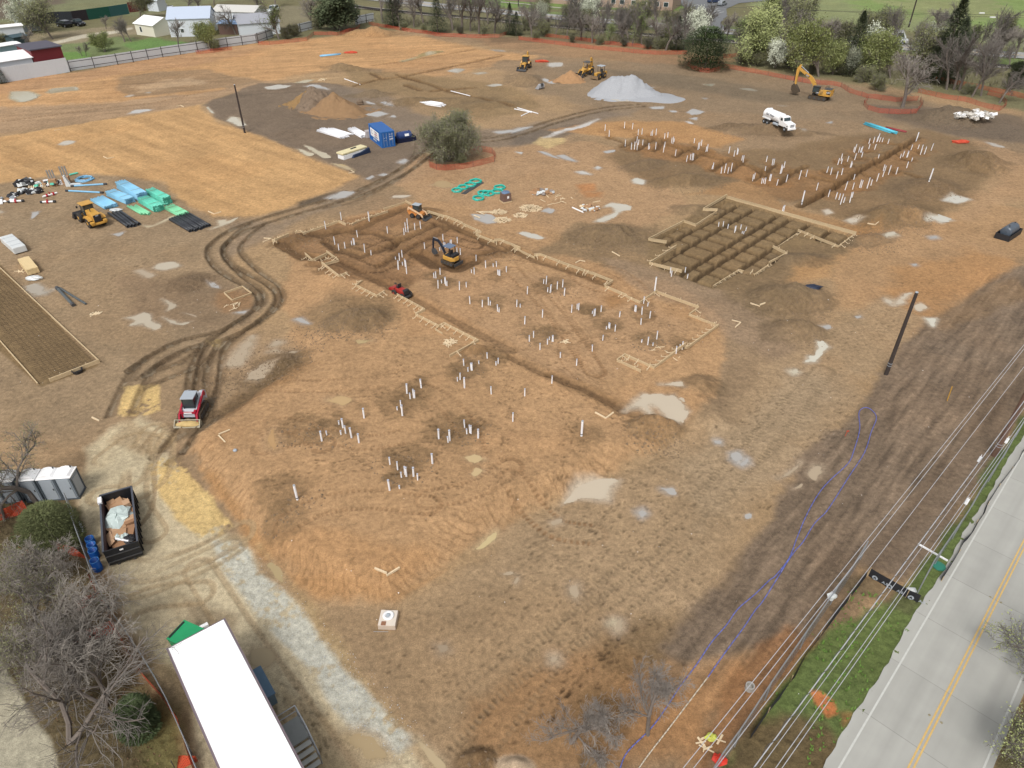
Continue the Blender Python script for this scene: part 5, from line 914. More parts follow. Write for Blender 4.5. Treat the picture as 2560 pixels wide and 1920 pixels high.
for i in range(8):
    k = i/7; a = (1470+240*k, 838-95*k); b = (1752+265*k, 1000-78*k+(12 if i in (2, 4) else 0)); P_, Q_ = G(*z2(*a)), G(*z2(*b)); t = thing('black_pipe', 'black plastic pipe in the row of eight below the mint stack', 'pipe', P_, 0, 'eight black pipes in a row'); t['label'] = ['first', 'second', 'third', 'fourth', 'fifth', 'sixth', 'seventh', 'last'][i]+' black pipe from the near side of the row of eight below the mint stack'
    MB().pipe((0, 0, .19), Q_-P_+Vector((0, 0, .19)), .19, .03, 12).build('tube', BLKP, t, smooth=True); d = (Q_-P_).normalized(); MB().pipe(Q_-P_+Vector((0, 0, .19))-d*.45, Q_-P_+Vector((0, 0, .19)), .22, .03, 12).build('bell_end', BLKP, t, smooth=True)
ground_pipe('blue_pipe', [z2(100, 372), z2(595, 342)], .13, SKY2, 'single blue pipe lying below the blue hose coil', ends=BLKP); ground_pipe('blue_pipe', [z2(30, 435), z2(545, 462)], .13, SKY2, 'single blue pipe pointing at the smallest blue stack', ends=BLKP); ground_pipe('green_pipe', [z2(80, 215), z2(195, 188)], .13, TEAL, 'short green pipe behind the blue hose coil')
bundle('pipe_pile', 'widest flat pile of white pipes left of the blue container', cr('P', (530, 1140))[0], cr('P', (735, 1202))[0], cr('P', (795, 1180))[0], 2, .11, M_PVC, 'white pipe piles by the container', False, .5)
bundle('pipe_pile', 'upper fan of a few white pipes between the two flat piles', cr('P', (630, 1120))[0], cr('P', (800, 1175))[0], cr('P', (845, 1165))[0], 1, .1, M_PVC, 'white pipe piles by the container', False, .6)
bundle('pipe_pile', 'square-ended pile of white pipes nearest the blue container', cr('P', (790, 1130))[0], cr('P', (905, 1195))[0], cr('P', (960, 1172))[0], 2, .13, M_PVC, 'white pipe piles by the container', False, .15)
bundle('pipe_pile', 'pile of white pipes lying behind the big tree', cr('P', (1425, 888))[0], cr('P', (1590, 928))[0], cr('P', (1650, 912))[0], 2, .13, M_PVC, None, False, .5)
bundle('pipe_pile', 'thin long pile of pale blue pipes on the far tan field', cr('P', (565, 492))[0], cr('P', (735, 475))[0], cr('P', (750, 465))[0], 1, .15, SKY2, None, False, .3)
bundle('pipe_pile', 'long turquoise pipe pile beyond the long trench', cr('F', (835, 1082))[0], cr('F', (1070, 1158))[0], cr('F', (1086, 1148))[0], 2, .13, hue('turquoise', (96, 200, 224)), None, False, .8)
bundle('pipe_pile', 'flat pile of dark red pipes behind the turquoise ones', cr('F', (1015, 1110))[0], cr('F', (1180, 1146))[0], cr('F', (1200, 1138))[0], 1, .1, hue('dark_red', (150, 62, 64)), None, False, .5)
# hose coils
def coil(px, py, R0, mt, lab, group=None, turns=6, tilt=0, r=.05):
    p = G(px, py); mb = MB(); pts = []
    for k in range(turns*18):
        a = k/18*2*math.pi; rr = R0*(1+.07*math.sin(k*1.9))*(.84+.16*((k//18) % 3)/2); pts.append(Vector((rr*math.cos(a), rr*math.sin(a)*.95, r+(k//18//3)*r*1.7+.02*math.sin(k))))
    mb.path(pts, r, 5); o = mb.build('hose_coil', mt, loc=p); o.rotation_euler = (tilt, 0, rnd(0, 3)); return tag(o, lab, 'hose coil', group)
HOSE = hue('teal_hose', (58, 196, 178), .4, .08, 1)
for i, (x, y) in enumerate([(490, 140), (415, 185), (320, 220), (235, 262)]):
    coil(1100+x/5.53, 430+y/5.53, .95-.06*i, HOSE, 'teal hose coil on the long black mat, '+['farthest up the mat', 'second from the top', 'third from the top', 'nearest end of the mat'][i], 'teal hose coils', 9)
for (x, y, l) in [((825), 222, 'large teal hose coil at the upper right of the loose group'), (792, 280, 'tightly wound teal hose coil touching the boxed pallet'), (665, 308, 'teal hose coil leaning on its neighbour left of the pallet'), (600, 300, 'teal hose coil half under the leaning one'), (530, 372, 'round teal hose coil lying alone lowest of the group')]:
    coil(1100+x/5.53, 430+y/5.53, .85, HOSE, l, 'teal hose coils', 9, .12 if x == 665 else 0)
coil(*z2(290, 275), 1.25, SKY2, 'large bright blue hose coil at the edge of the storage yard', None, 7, .0, .07)
a, b, c_, d = [G(1100+x/5.53, 430+y/5.53)+Vector((0, 0, .05)) for x, y in ((290, 300), (350, 310), (610, 150), (560, 130))]; mb = MB(); mb.v = [a, b, c_, d]+[q-Vector((0, 0, .1)) for q in (a, b, c_, d)]; [mb.face(f) for f in ((0, 1, 2, 3), (0, 4, 5, 1), (1, 5, 6, 2), (2, 6, 7, 3), (3, 7, 4, 0))]; tag(mb.build('ground_mat', M_DARK), 'long black mat under a row of teal hose coils', 'mat')
# boxed pallet
p = G(1264, 504); t = thing('pallet_box', 'brown box on a pallet wrapped with a blue-grey top, beside the teal coils', 'pallet box', p, .5)
MB().box((0, 0, .1), (1.4, 1.3, .16)).build('pallet', M_WOOD, t); MB().box((0, 0, .75), (1.25, 1.15, 1.15), tp=.97).build('box', hue('brown_card', (120, 96, 86)), t, bevel=.03); MB().blob((0, 0, 1.38), (.62, .55, .16), 3, 8, .2).build('cover', hue('cover_blue', (104, 128, 158)), t); MB().box((.1, -.59, .8), (.3, .02, .35)).build('paper_label', M_WHITE, t)
# scrap heaps
def sticks(name, px, py, R0, n, L, mt, lab, h=.3, seed=1, w=.05, extra=None):
    rs = random.Random(seed); p = G(px, py); mb = MB(); mb.m(mt)
    for k in range(n):
        a = rs.uniform(0, 6.28); rr = R0*math.sqrt(rs.random()); z = h*(1-rr/R0)*rs.random()+.04; mb.box((rr*math.cos(a), rr*math.sin(a)*.8, z), (L*rs.uniform(.4, 1), w*rs.uniform(.8, 1.6), w*.6), rs.uniform(0, 3.14), rs.uniform(-.35, .35)*h)
    if extra: extra(mb, rs)
    return tag(mb.build(name, loc=p), lab, 'scrap heap')
def zz(x, y): return (1100+x/5.53, 430+y/5.53)
sticks('scrap_heap', *zz(810, 560), 1.0, 90, .7, M_WOOD2, 'heap of pale timber offcuts with two long boards beside it', .5, 1, .06, lambda mb, rs: (mb.box((-1.9, .1, .1), (2.4, .12, .05), .1), mb.box((-1.7, -.2, .1), (2.2, .12, .05), -.1), mb.box((-2.4, -.5, .14), (1.4, .14, .05), -.8), mb.box((-2.9, -1.6, .1), (1.2, .16, .05), -.8)))
sticks('scrap_heap', *zz(860, 668), 1.1, 90, .7, M_WOOD2, 'low heap of pale timber offcuts lying nearest the long form', .35, 2, .06); sticks('scrap_heap', *zz(1250, 505), 1.5, 150, .8, M_WOOD2, 'largest heap of pale timber offcuts', .55, 3, .06); sticks('scrap_heap', *zz(1110, 605), .95, 80, .6, M_WOOD2, 'small heap of pale offcuts below the largest one', .35, 4, .06)
CARD = hue('cardboard', (178, 140, 104), .85, .2, 2); BAGW = hue('white_plastic_bag', (222, 226, 226), .4, .08, 2)
def junk(px, py, R0, n, lab, seed, cols, name='rubbish_heap', s=.35, flat=.6):
    rs = random.Random(seed); p = G(px, py); mb = MB()
    for k in range(n):
        mb.m(cols[k % len(cols)]); a = rs.uniform(0, 6.28); rr = R0*math.sqrt(rs.random()); z = rs.uniform(.05, .35)*flat; sx = s*rs.uniform(.4, 1.3)
        if rs.random() < .5: mb.box((rr*math.cos(a), rr*math.sin(a)*.7, z+.05), (sx, sx*.8, sx*.5), rs.uniform(0, 3), rs.uniform(-.4, .4), rs.uniform(-.4, .4))
        else: mb.blob((rr*math.cos(a), rr*math.sin(a)*.7, z+.05), (sx*.5, sx*.5, sx*.3), k+seed, 7, .3)
    return tag(mb.build(name, loc=p), lab, 'rubbish heap')
junk(*zz(1400, 290), 1.6, 30, 'rubbish heap of grey boxes with a white pipe end, right of the pallet', 5, [CARD, BAGW, hue('grey_waste', (150, 140, 134))], s=.7); junk(*zz(2080, 510), 1.5, 40, 'rubbish heap of small boxes and bags right of the offcut heaps', 6, [BAGW, CARD, M_WOOD2], s=.5)
ground_pipe('bent_gutter', [zz(1830, 500), zz(1980, 568)], .1, M_WHITE, 'white bent sheet strip lying beside the rubbish heap'); sticks('loose_offcuts', *zz(1600, 390), 2.6, 14, 1.2, M_WOOD2, 'thinly scattered timber offcuts between the two rubbish heaps', .02, 8, .07); sticks('concrete_rubble', *zz(1500, 540), .1, 1, .1, M_MUD, 'x', .02, 8, .07) if False else None
sticks('scrap_heap', *cr('A', (1675, 1300))[0], .55, 26, 1.3, M_WOOD2, 'spider-like heap of pale laths inside the lower left form', .15, 12, .05); sticks('loose_offcuts', *cr('H', (2010, 990))[0], .9, 10, 1.0, M_WOOD2, 'a few pale laths below the small rectangular frame', .05, 13, .05); sticks('loose_offcuts', *cr('H', (820, 1055))[0], .45, 14, .9, M_WOOD2, 'small bunch of splintered boards right of the steel mesh slab', .1, 14, .06)
sticks('loose_offcuts', *cr('B', (465, 1295))[0], .35, 9, .9, M_WOOD2, 'few pale laths in the middle of the formed building', .05, 15, .06); sticks('loose_offcuts', *cr('B', (1350, 1380))[0], 1.8, 8, 1.0, M_WOOD2, 'scattered laths inside the right wing of the form', .02, 16, .06); sticks('loose_offcuts', *cr('H', (180, 685))[0], .25, 6, 1.3, M_WOOD2, 'few laths beside the long tan timber pack', .02, 17, .06); sticks('loose_offcuts', *cr('P', (570, 690))[0], 1.0, 12, 1.6, M_WOOD2, 'bleached laths on the far tan field near the dug trenches', .1, 18, .1)
junk(*cr('F', (1770, 1010))[0], 3.4, 110, 'heap of broken white rubble near the orange fence on the right', 9, [hue('broken_stone', (214, 208, 198)), hue('broken_stone_b', (188, 182, 172)), M_WHITE], 'rubble_heap', .75, 1.9)
# toilets, packs and oddments of the storage yard
def zc(x, y): return (x/7.373, 410+y/7.373)
junk(*zc(480, 390), 1.3, 22, 'black crates and white sacks at the far end of the storage yard', 21, [M_BLK, BAGW, M_DARK], 'sack_pile', 1.0, 1.6); junk(*zc(590, 520), 1.5, 30, 'black and white tangle of fittings in front of the crates', 22, [M_BLK, BAGW, M_BLK], 'fittings_pile', .8); junk(*zc(880, 390), 1.6, 42, 'mixed white buckets and brown boxes in the storage yard', 23, [BAGW, CARD, M_WHITE, M_DARK, TEAL], 'bucket_pile', .6, 1.2)
junk(*zc(90, 690), 1.3, 12, 'crate of white fittings lying at the left edge', 24, [M_WHITE, M_LGREY, CARD], 'fittings_crate', .8); junk(*zc(290, 580), 1.0, 10, 'open black box of parts near the left edge', 25, [M_BLK, M_WHITE, M_BLK], 'parts_box', .9)
for (x, y, rz, l) in ((690, 420, .5, 'slatted timber pallet lying flat in the storage yard'), (1115, 350, .2, 'white slatted pallet beside the leaning boards')):
    p = G(*zc(x, y)); t = thing('pallet', l, 'pallet', p, rz); mt = M_WOOD2 if x < 900 else M_WHITE
    for k in range(8): MB().box((-1.05+k*.3, 0, .16), (.16, 1.9, .04)).build('slat', mt, t)
    for k in range(3): MB().box((0, -.85+k*.85, .07), (2.3, .1, .12)).build('runner', mt, t)
for (x, y, h, l) in ((1000, 400, 2.0, 'left of two grey weathered crates standing on end'), (1240, 360, 2.2, 'right and taller of two grey weathered crates standing on end')):
    p = G(*zc(x, y)); t = thing('upright_crate', l, 'crate', p, .3); MB().box((0, 0, h*.25), (1.0, .8, h*.5)).build('base', CARD, t)
    for k in (-.35, 0, .35): MB().box((k, .3, h*.7), (.22, .08, h*.9), 0, 0, .06).build('slat', hue('weathered', (150, 146, 140)), t)
mb = MB().m(BAGW).ext([(0, 0), (2.2, 0), (2.0, .3), (.6, .35), (.2, 1.6), (0, 1.6)], -.25, .25); tag(mb.build('gutter_piece', loc=G(*zc(1230, 410)), rz=.2), 'white L-shaped sheet piece below the pallets', 'sheet piece')
for (x, y, rz, l, c1) in ((930, 590, .9, 'white valve with two red flanges standing obliquely', 1), (890, 720, .1, 'white and black valve with a red middle lying level', 0), (300, 710, .25, 'white and black valve nearest the left edge', 0)):
    p = G(*zc(x, y)); t = thing('pipe_valve', l, 'valve', p, rz); MB().tube((-1.0, 0, .2), (1.0, 0, .2), .13, n=10).build('barrel', M_WHITE, t)
    for k in (-.45, .45) if c1 else (0,): MB().tube((k-.1, 0, .2), (k+.1, 0, .2), .26, n=10).build('flange', M_RED, t)
    if not c1:
        for k in (-1, .75): MB().tube((k, 0, .2), (k+.3, 0, .2), .18, n=10).build('end_cap', M_BLK, t)
    MB().tube((0, 0, .3), (0, 0, .6), .08, n=8).build('stem', M_RED, t)
def pack(px, py, L, W_, h, rz, lab, mt, cover=None, name='timber_pack'):
    t = thing(name, lab, name.replace('_', ' '), G(px, py), rz); mb = MB(); mb.m(mt)
    nx, nz = (6, 4) if mt is not BAGW else (1, 1)
    for i in range(nz):
        for j in range(nx): mb.box((rnd(-.03, .03) if nx > 1 else 0, (j-(nx-1)/2)*W_/nx, .1+(i+.5)*(h-.1)/nz), (L, W_/nx*.97, (h-.1)/nz*.97))
    mb.build('boards' if nx > 1 else 'wrap', bevel=.06 if nx == 1 else 0, parent=t)
    for k in (-.35, .35): MB().box((k*L, 0, .05), (.12, W_, .1)).build('bearer', M_WOOD, t)
    if nx == 1:
        for k in (-.3, 0, .3): MB().box((k*L, 0, h+.006), (.03, W_*1.0, .012)).build('strap', M_LGREY, t)
    return t
pack(*cr('H', (130, 480))[0], 4.9, 1.5, .9, heading(cr('H', (60, 400))[0], cr('H', (195, 520))[0]), 'long pack of timber wrapped in white sheet near the left edge', BAGW)
pack(*cr('H', (260, 665))[0], 3.9, 1.2, .8, heading(cr('H', (200, 580))[0], cr('H', (300, 705))[0]), 'long unwrapped pack of tan timber below the white one', hue('tan_timber', (232, 206, 156), .7, .1)); mb = MB().blob((0, 0, .2), (.9, .5, .28), 4, 9, .25); tag(mb.build('plastic_sheet', BAGW, loc=G(*cr('H', (305, 755))[0]), smooth=False), 'crumpled white plastic sheet below the tan timber pack', 'plastic sheet')
mb = MB().blob((0, 0, .1), (.8, .5, .18), 4, 9, .35); tag(mb.build('plastic_sheet', BAGW, loc=G(*cr('H', (1010, 158))[0]), smooth=False), 'crumpled white plastic beside the four black pipes', 'plastic sheet'); mb = MB().blob((0, 0, .15), (1.1, .6, .25), 14, 9, .35); tag(mb.build('plastic_sheet', hue('navy_sheet', (44, 52, 72)), loc=G(*cr('G', (390, 838))[0]), smooth=False), 'crumpled dark blue sheet on the clay mound right of the building', 'plastic sheet')
# grey tubes in a V, black bucket
ground_pipe('grey_sleeve', cr('H', (495, 838), (640, 990)), .17, hue('grey_sleeve', (92, 98, 100)), 'grey tube of the V shape, left leg, by the steel mesh slab', ends=M_DARK); ground_pipe('grey_sleeve', cr('H', (515, 835), (745, 975)), .12, hue('grey_sleeve', (92, 98, 100)), 'grey tube of the V shape, right leg, by the steel mesh slab')
tag(MB().lathe((0, 0, 0), [(.4, 0), (.5, .35), (.45, .36), (.38, .1)], 12).build('black_tub', M_BLK, loc=G(*cr('H', (675, 1560))[0])), 'small black tub at the near end form of the steel mesh slab', 'tub')
# covered pallet with blue tarpaulin
t = thing('sheeted_pack', 'pack of cream boards half covered by a dark blue tarpaulin near the container', 'timber pack', G(*cr('P', (845, 1345))[0]), heading(cr('P', (740, 1345))[0], cr('P', (940, 1290))[0])+.08)
MB().box((0, .3, .9), (5.2, 1.6, .25)).build('boards', hue('cream_board', (232, 220, 176)), t, bevel=.03); MB().box((0, .2, .35), (5.0, 1.5, .65)).build('stack', M_WHITE, t); MB().ext([(-1.0, 0), (2.9, 0), (2.7, .9), (1.0, .5), (-.6, .45)], -.95, -.62).build('tarpaulin', hue('navy_tarp', (38, 54, 84)), t, bevel=.05); MB().box((.4, .4, 1.08), (1.2, .25, .1), .1).build('tool', M_BLK, t)
# ---------------------------------------------------------------- heaps with their own shape
def heap(px, py, a, b, h, mt, lab, name, rz=0, seed=1, flat=0, peaks=None, n=56, rough=.06, cap=99):
    p = G(px, py); mb = MB(); rs = np.random.RandomState(seed); Rn, An = 26, n; V = []
    for i in range(Rn+1):
        r = i/Rn
        for j in range(An):
            th = 2*math.pi*j/An; er = 1+.10*math.sin(3*th+seed)+.06*math.sin(5*th+2*seed); x = a*r*er*math.cos(th); y = b*r*er*math.sin(th)
            if peaks: z = min(cap, max(hh*max(0, 1-math.hypot((x-cx)/ww, (y-cy)/(ww*.8))) for cx, cy, hh, ww in peaks))
            else: z = h*min(1, (1-r)*(1+flat))**1.0
            nz_ = float(fbm(np.array([x+seed*9]), np.array([y]), .9, 3, seed)[0]); z = max(-.12, z+rough*nz_*(1 if r < .97 else 0)*(1.2 if h > 1 else .6)-(.15 if i == Rn else 0)); V.append((x, y, z))
    mb.v = [Vector(v) for v in V]
    for i in range(Rn):
        for j in range(An): k = (j+1) % An; mb.face([i*An+j, (i+1)*An+j, (i+1)*An+k, i*An+k])
    return tag(mb.build(name, mt, loc=p, rz=rz, smooth=True), lab, name.replace('_', ' '))
GRV = mat('grey_gravel', S(170, 172, 176), .9, .35, 9, bump=1.0)
heap(*cr('E', (960, 815))[0], 7.8, 6.0, 5, GRV, 'large flat-topped heap of pale grey gravel behind the site', 'gravel_heap', .1, 3, peaks=[(-1.7, .6, 4.0, 5.8), (1.3, .5, 4.1, 6.3), (0, .5, 3.7, 6), (4.6, -1.6, 1.4, 5)], rough=.3, cap=3.4)
heap(*cr('E', (1250, 850))[0], 6, 4, .5, GRV, 'low spill of gravel at the right foot of the gravel heap', 'gravel_spill', 0, 4)
heap(*cr('E', (490, 700))[0], 4.2, 3, 2, mat('orange_sand', S(172, 134, 96), .95, .15, 3, bump=.4), 'small heap of orange sand in front of the loader bucket', 'sand_heap', 0, 5, peaks=[(.5, 0, 2.3, 3.2), (-1.2, -.5, 1.4, 2.6)], rough=.3)
DIRT = mat('orange_brown_dirt', S(148, 118, 86), .95, .22, 1.6, bump=.5); DIRT2 = mat('grey_clay_dirt', S(128, 110, 92), .95, .3, 2.5, bump=.8)
heap(*cr('P', (720, 965))[0], 7.8, 5.5, 3, DIRT, 'tall orange-brown dirt heap, right half of the far twin heap', 'dirt_heap', 0, 6, peaks=[(-.8, .5, 3.6, 5.4), (1.5, -1, 2.4, 4.4)], rough=.35); heap(*cr('P', (505, 925))[0], 5.2, 4.6, 3, DIRT2, 'grey clay middle of the far twin heap', 'dirt_heap', 0, 7, peaks=[(.4, .8, 4.0, 4.8), (0, -1.4, 2.2, 3.6)], rough=.7); heap(*cr('P', (390, 905))[0], 4.6, 3.4, 2, hue('yellow_dirt', (148, 118, 78), .95, .2, 2, bump=.5), 'low ochre left end of the far twin heap', 'dirt_heap', 0, 8, peaks=[(1.4, .6, 2.6, 4.4)], rough=.3)
random.seed(21)
tag(MB().blob((0, 0, .45), (.7, .55, .5), 3, 10, .2).build('boulder', DIRT2, loc=G(*cr('P', (900, 905))[0])), 'single dark boulder right of the far dirt heaps', 'boulder')
# the raised clay banks and clods of the open ground read as stuff
def clods(name, lab, spots, n, mt, smin, smax, seed=1):
    rs = random.Random(seed); mb = MB()
    for (px, py, r) in spots:
        c = G(px, py)
        for k in range(int(n*r*r)):
            a = rs.uniform(0, 6.28); rr = r*math.sqrt(rs.random())*(1+rs.random()*.25); x = c.x+rr*math.cos(a); y = c.y+rr*.75*math.sin(a); s = rs.uniform(smin, smax)*rs.uniform(.6, 1); z = GH(x, y)
            n0 = len(mb.v); q = [(s, 0, 0), (0, s*.8, 0), (-s*.9, 0, 0), (0, -s, 0), (0, 0, s*.8)]; th = rs.uniform(0, 3)
            for v in q: mb.v.append(Vector((x+v[0]*math.cos(th)-v[1]*math.sin(th), y+v[0]*math.sin(th)+v[1]*math.cos(th), z-.02+v[2])))
            for f in ((0, 1, 4), (1, 2, 4), (2, 3, 4), (3, 0, 4)): mb.face([n0+i for i in f])
    o = mb.build(name, mt); o['kind'] = 'stuff'; tag(o, lab, name.replace('_', ' ')); return o
clods('clay_clods', 'broken clay clods strewn over the mounds and trench spoil', [(mx_, my_, r_) for (mx_, my_, r_) in [(900, 815, 3.6), (1525, 590, 5), (1975, 745, 4.4), (1985, 828, 3), (1640, 1085, 2.6), (1660, 1120, 1.6), (480, 705, 2.6), (700, 920, 3), (760, 880, 2), (1715, 452, 5), (1920, 330, 6), (2240, 540, 5), (2435, 408, 4), (1310, 200, 4), (735, 600, 3), (1250, 640, 2), (1190, 892, 1.6), (1190, 1895, 1), (780, 840, 3), (600, 940, 3), (560, 960, 2.5), (650, 900, 3), (840, 810, 3), (1000, 260, 4), (2370, 300, 5), (1610, 412, 4), (1860, 322, 5), (2320, 470, 4), (940, 240, 4), (870, 172, 4), (1540, 600, 3), (760, 1090, 2), (835, 1090, 2), (1010, 1170, 2.2), (1170, 1080, 2.2), (1345, 845, 2), (1620, 860, 2), (1400, 730, 2), (2170, 600, 4), (1175, 925, 1.4), (760, 1250, 1.4), (700, 1300, 1.2)]], 26, mat('clay_clod', S(128, 108, 86), .95, .4, 4), .05, .17)
clods('gravel_stones', 'loose pale stones along the gravel strip beside the office trailer', [(600+i*26, 1400+i*30, 1.5) for i in range(16)], 34, mat('pale_stone', S(186, 190, 194), .9, .3, 5), .03, .075, 2)
clods('white_litter', 'tiny white scraps of litter blown over the whole site', [(600, 700, 14), (300, 850, 10), (1250, 1300, 14), (1900, 900, 18), (2000, 1300, 8), (1500, 500, 20), (1700, 1500, 9), (980, 1720, 5), (560, 930, 6)], .22, M_WHITE, .03, .075, 3)
# ================================================================ MACHINES (+x is forward)
random.seed(31)
def wheel(t, x, y, r, w, rim=M_YEL, name='wheel', hub=.5):
    o = MB().lathe((x, y-w/2, r), [(r*.55, 0), (r*.9, 0), (r, w*.2), (r, w*.8), (r*.9, w), (r*.55, w)], 18, 'y').build('tyre', M_RUB)
    c = bpy.data.objects.new(name, MB().lathe((x, y-w/2-.01, r), [(r*hub*.6, 0), (r*hub, .03), (r*hub, w-.01), (r*hub*.6, w+.02)], 12, 'y').build('tmp_rim', rim).data)
    for q in [q for q in COL.objects if q.name.startswith('tmp_rim')]: bpy.data.objects.remove(q)
    COL.objects.link(c); c.parent = t; c.name = name; c.data.name = 'rim'; o.parent = c; return c
def track(t, x0, x1, y, w, h, name='track'):
    r = h/2; mb = MB(); pts = []
    for k in range(9): a = math.pi/2+math.pi*k/8; pts.append((x0+r+r*math.cos(a), r+r*math.sin(a)))
    for k in range(9): a = -math.pi/2+math.pi*k/8; pts.append((x1-r+r*math.cos(a), r+r*math.sin(a)))
    mb.ext(pts, y-w/2, y+w/2); n = int((x1-x0)/.2)
    for k in range(n):
        x = x0+r*.4+(x1-x0-r*.8)*k/max(1, n-1)
        for z in (h+.01, .0): mb.box((x, y, z), (.08, w*1.02, .05))
    o = mb.build(name, M_TRACK, t)
    for k in range(4):
        x = x0+r+(x1-x0-2*r)*k/3
        for s_ in (-1, 1): MB().lathe((x, y+s_*(w/2+.01)-.02, r), [(r*.62, 0), (r*.62, .04)], 10, 'y').build('roller', M_DARK, o)
    return o
def cab(t, x, y, z, L, W_, h, roofm, fr=M_BLK, glass=True, canopy=False, name='cab', over=.08):
    o = MB()
    o.m(fr); p = .07
    for sx in (-1, 1):
        for sy in (-1, 1): o.box((x+sx*(L/2-p/2), y+sy*(W_/2-p/2), z+h/2), (p, p, h))
    o.box((x, y, z+.04), (L, W_, .08))
    if not canopy: o.box((x-L*.2, y, z+.3), (L*.45, W_*.6, .5)); o.box((x-L*.36, y, z+.75), (L*.12, W_*.55, .7))
    else: o.box((x-L*.15, y, z+.25), (L*.3, W_*.5, .35)); o.box((x-L*.3, y, z+.6), (L*.1, W_*.45, .55))
    o.tube((x+L*.2, y, z+.1), (x+L*.12, y, z+.75), .03); o = o.build(name, parent=t)
    if glass:
        g = MB(); e = .012; g.box((x, y, z+h*.58), (L-.16, W_-e*2-.03, h*.72)); g.box((x, y, z+h*.58), (L-.03, W_-.16, h*.72)); g.build('window', M_GLASS, o)
    MB().box((x, y, z+h+.04), (L+over*2, W_+over*2, .09)).build('roof', roofm, o, bevel=.02); return o
def bucket(t, x, z, W_, d, h, mt=M_DARK, fill=None, teeth=False, name='bucket', closed=False):
    mb = MB(); P_ = [(0, h), (-.10*d, h*.6), (0, 0), (d, -.02)]; th = .05
    prof = [(0+x, h+z), (-.25*d+x, h*.75+z), (-.3*d+x, h*.3+z), (0+x, z), (d+x, z), (d+x, z+th), (.02+x, z+th), (-.24*d+x, h*.34+z), (-.19*d+x, h*.72+z), (.04+x, h-.03+z)]
    mb.ext(prof, -W_/2, W_/2)
    for s_ in (-1, 1): mb.ext([(x+.0, z+h), (x-.27*d, z+h*.72), (x-.3*d, z+h*.3), (x, z), (x+d, z), (x+d*.85, z+.12)], s_*W_/2-.03, s_*W_/2+.03)
    if teeth:
        for k in range(6): mb.box((x+d+.05, -W_/2+W_*(k+.5)/6, z+.03), (.16, .06, .04))
    o = mb.build(name, mt, t)
    if fill: MB().blob((x+d*.3, 0, z+h*.3), (d*.6, W_*.47, h*.42), 3, 12, .12).build('load', fill, o)
    return o
def place(t, px, py, a, b): t.location = G(px, py); t.rotation_euler.z = heading(a, b)
CAT = 'CAT'
# wheel loader seen from behind
t = thing('wheel_loader', 'yellow articulated wheel loader parked beside the pipe stacks, seen from behind', 'wheel loader')
mb = MB().ext([(-3.3, 1.0), (-3.3, 1.95), (-3.1, 2.25), (-.9, 2.45), (-.7, 2.45), (-.7, 1.0)], -.62, .62); bd = mb.build('engine_hood', M_YEL, t, bevel=.05)
MB().box((-3.34, 0, 1.62), (.07, 1.15, 1.1)).build('radiator_grille', M_BLK, t, bevel=.04); text_mesh(CAT, .24, M_WHITE, bd, (-3.40, 0, 2.04), (R(90), 0, R(-90)))
mb = MB().box((-3.35, 0, .82), (.35, 2.3, .3)); mb.box((-3.3, .95, 1.05), (.6, .55, .35)); mb.box((-3.3, -.95, 1.05), (.6, .55, .35)); mb.build('counterweight', M_YEL, t, bevel=.06)
MB().box((-1.6, 0, .95), (3.0, 1.1, .5)).build('rear_frame', M_DARK, t); MB().box((.9, 0, 1.0), (2.0, .95, .7)).build('front_frame', M_YEL, t); MB().tube((-1.9, .25, 2.4), (-1.9, .25, 2.95), .07).build('exhaust_pipe', M_DARK, t)
for y in (-1, 1): MB().ext([(-3.0, 1.35), (-2.8, 1.7), (-1.3, 1.7), (-1.0, 1.35), (-1.1, 1.3), (-1.4, 1.6), (-2.7, 1.6), (-2.9, 1.3)], y*1.02-.32, y*1.02+.32).build('fender', M_YEL, t)
cab(t, -.1, 0, 1.45, 1.5, 1.45, 1.75, M_YEL, over=.18)
for x in (-2.1, 1.3):
    for y in (-1.03, 1.03): wheel(t, x, y, .78, .55)
mb = MB()
for y in (-.45, .45): mb.ext([(.7, 1.9), (.9, 2.0), (2.6, 1.0), (2.9, .5), (2.7, .4), (2.3, .85)], y-.1, y+.1)
mb.build('lift_arm', M_BLK, t); bucket(t, 3.1, .1, 2.7, 1.0, 1.15, M_BLK); MB().tube((-.2, .85, 2.9), (.2, 1.25, 2.9), .03).box((.2, 1.3, 2.85), (.06, .25, .35)).build('mirror', M_BLK, t)
place(t, 230, 556, (248, 570), (200, 540)); t.scale = (.84,)*3
# orange-and-cream skid steer
ORG = hue('faded_orange', (216, 142, 76), .5, .2, 2)
def skid(t, body, arm, rooft, roll=None, tracks=False, bk=M_DARK, fill=None, W0=1.5):
    b = MB().ext([(-1.5, .45), (-1.65, 1.3), (-1.3, 1.55), (-.5, 1.4), (.9, .85), (.95, .4), (.6, .3), (-1.2, .3)], -W0*.36, W0*.36).build('body', body, t, bevel=.04)
    MB().ext([(-1.66, .7), (-1.7, 1.35), (-1.55, 1.5), (-1.5, .6)], -W0*.34, W0*.34).build('rear_door', body, t)
    cab(t, -.1, 0, .75, 1.15, W0*.6, 1.35, rooft, over=.06)
    for y in (-1, 1):
        mb = MB().ext([(-1.5, 1.35), (-1.35, 1.75), (-1.1, 1.72), (1.15, .85), (1.45, .25), (1.25, .2), (.95, .72), (-1.15, 1.45), (-1.3, 1.2)], y*W0*.45-.07, y*W0*.45+.07); mb.build('lift_arm', arm, t); MB().tube((-.9, y*W0*.36, 1.2), (.7, y*W0*.42, .95), .04).build('cylinder', M_STEEL, t)
    if tracks:
        for y in (-1, 1): track(t, -1.25, 1.1, y*W0*.48, .36, .75)
    else:
        for x in (-.7, .45):
            for y in (-1, 1): wheel(t, x, y*W0*.48, .4, .28, M_DARK)
    bucket(t, 1.5, .05, W0*1.28, .55, .55, bk, fill); return b
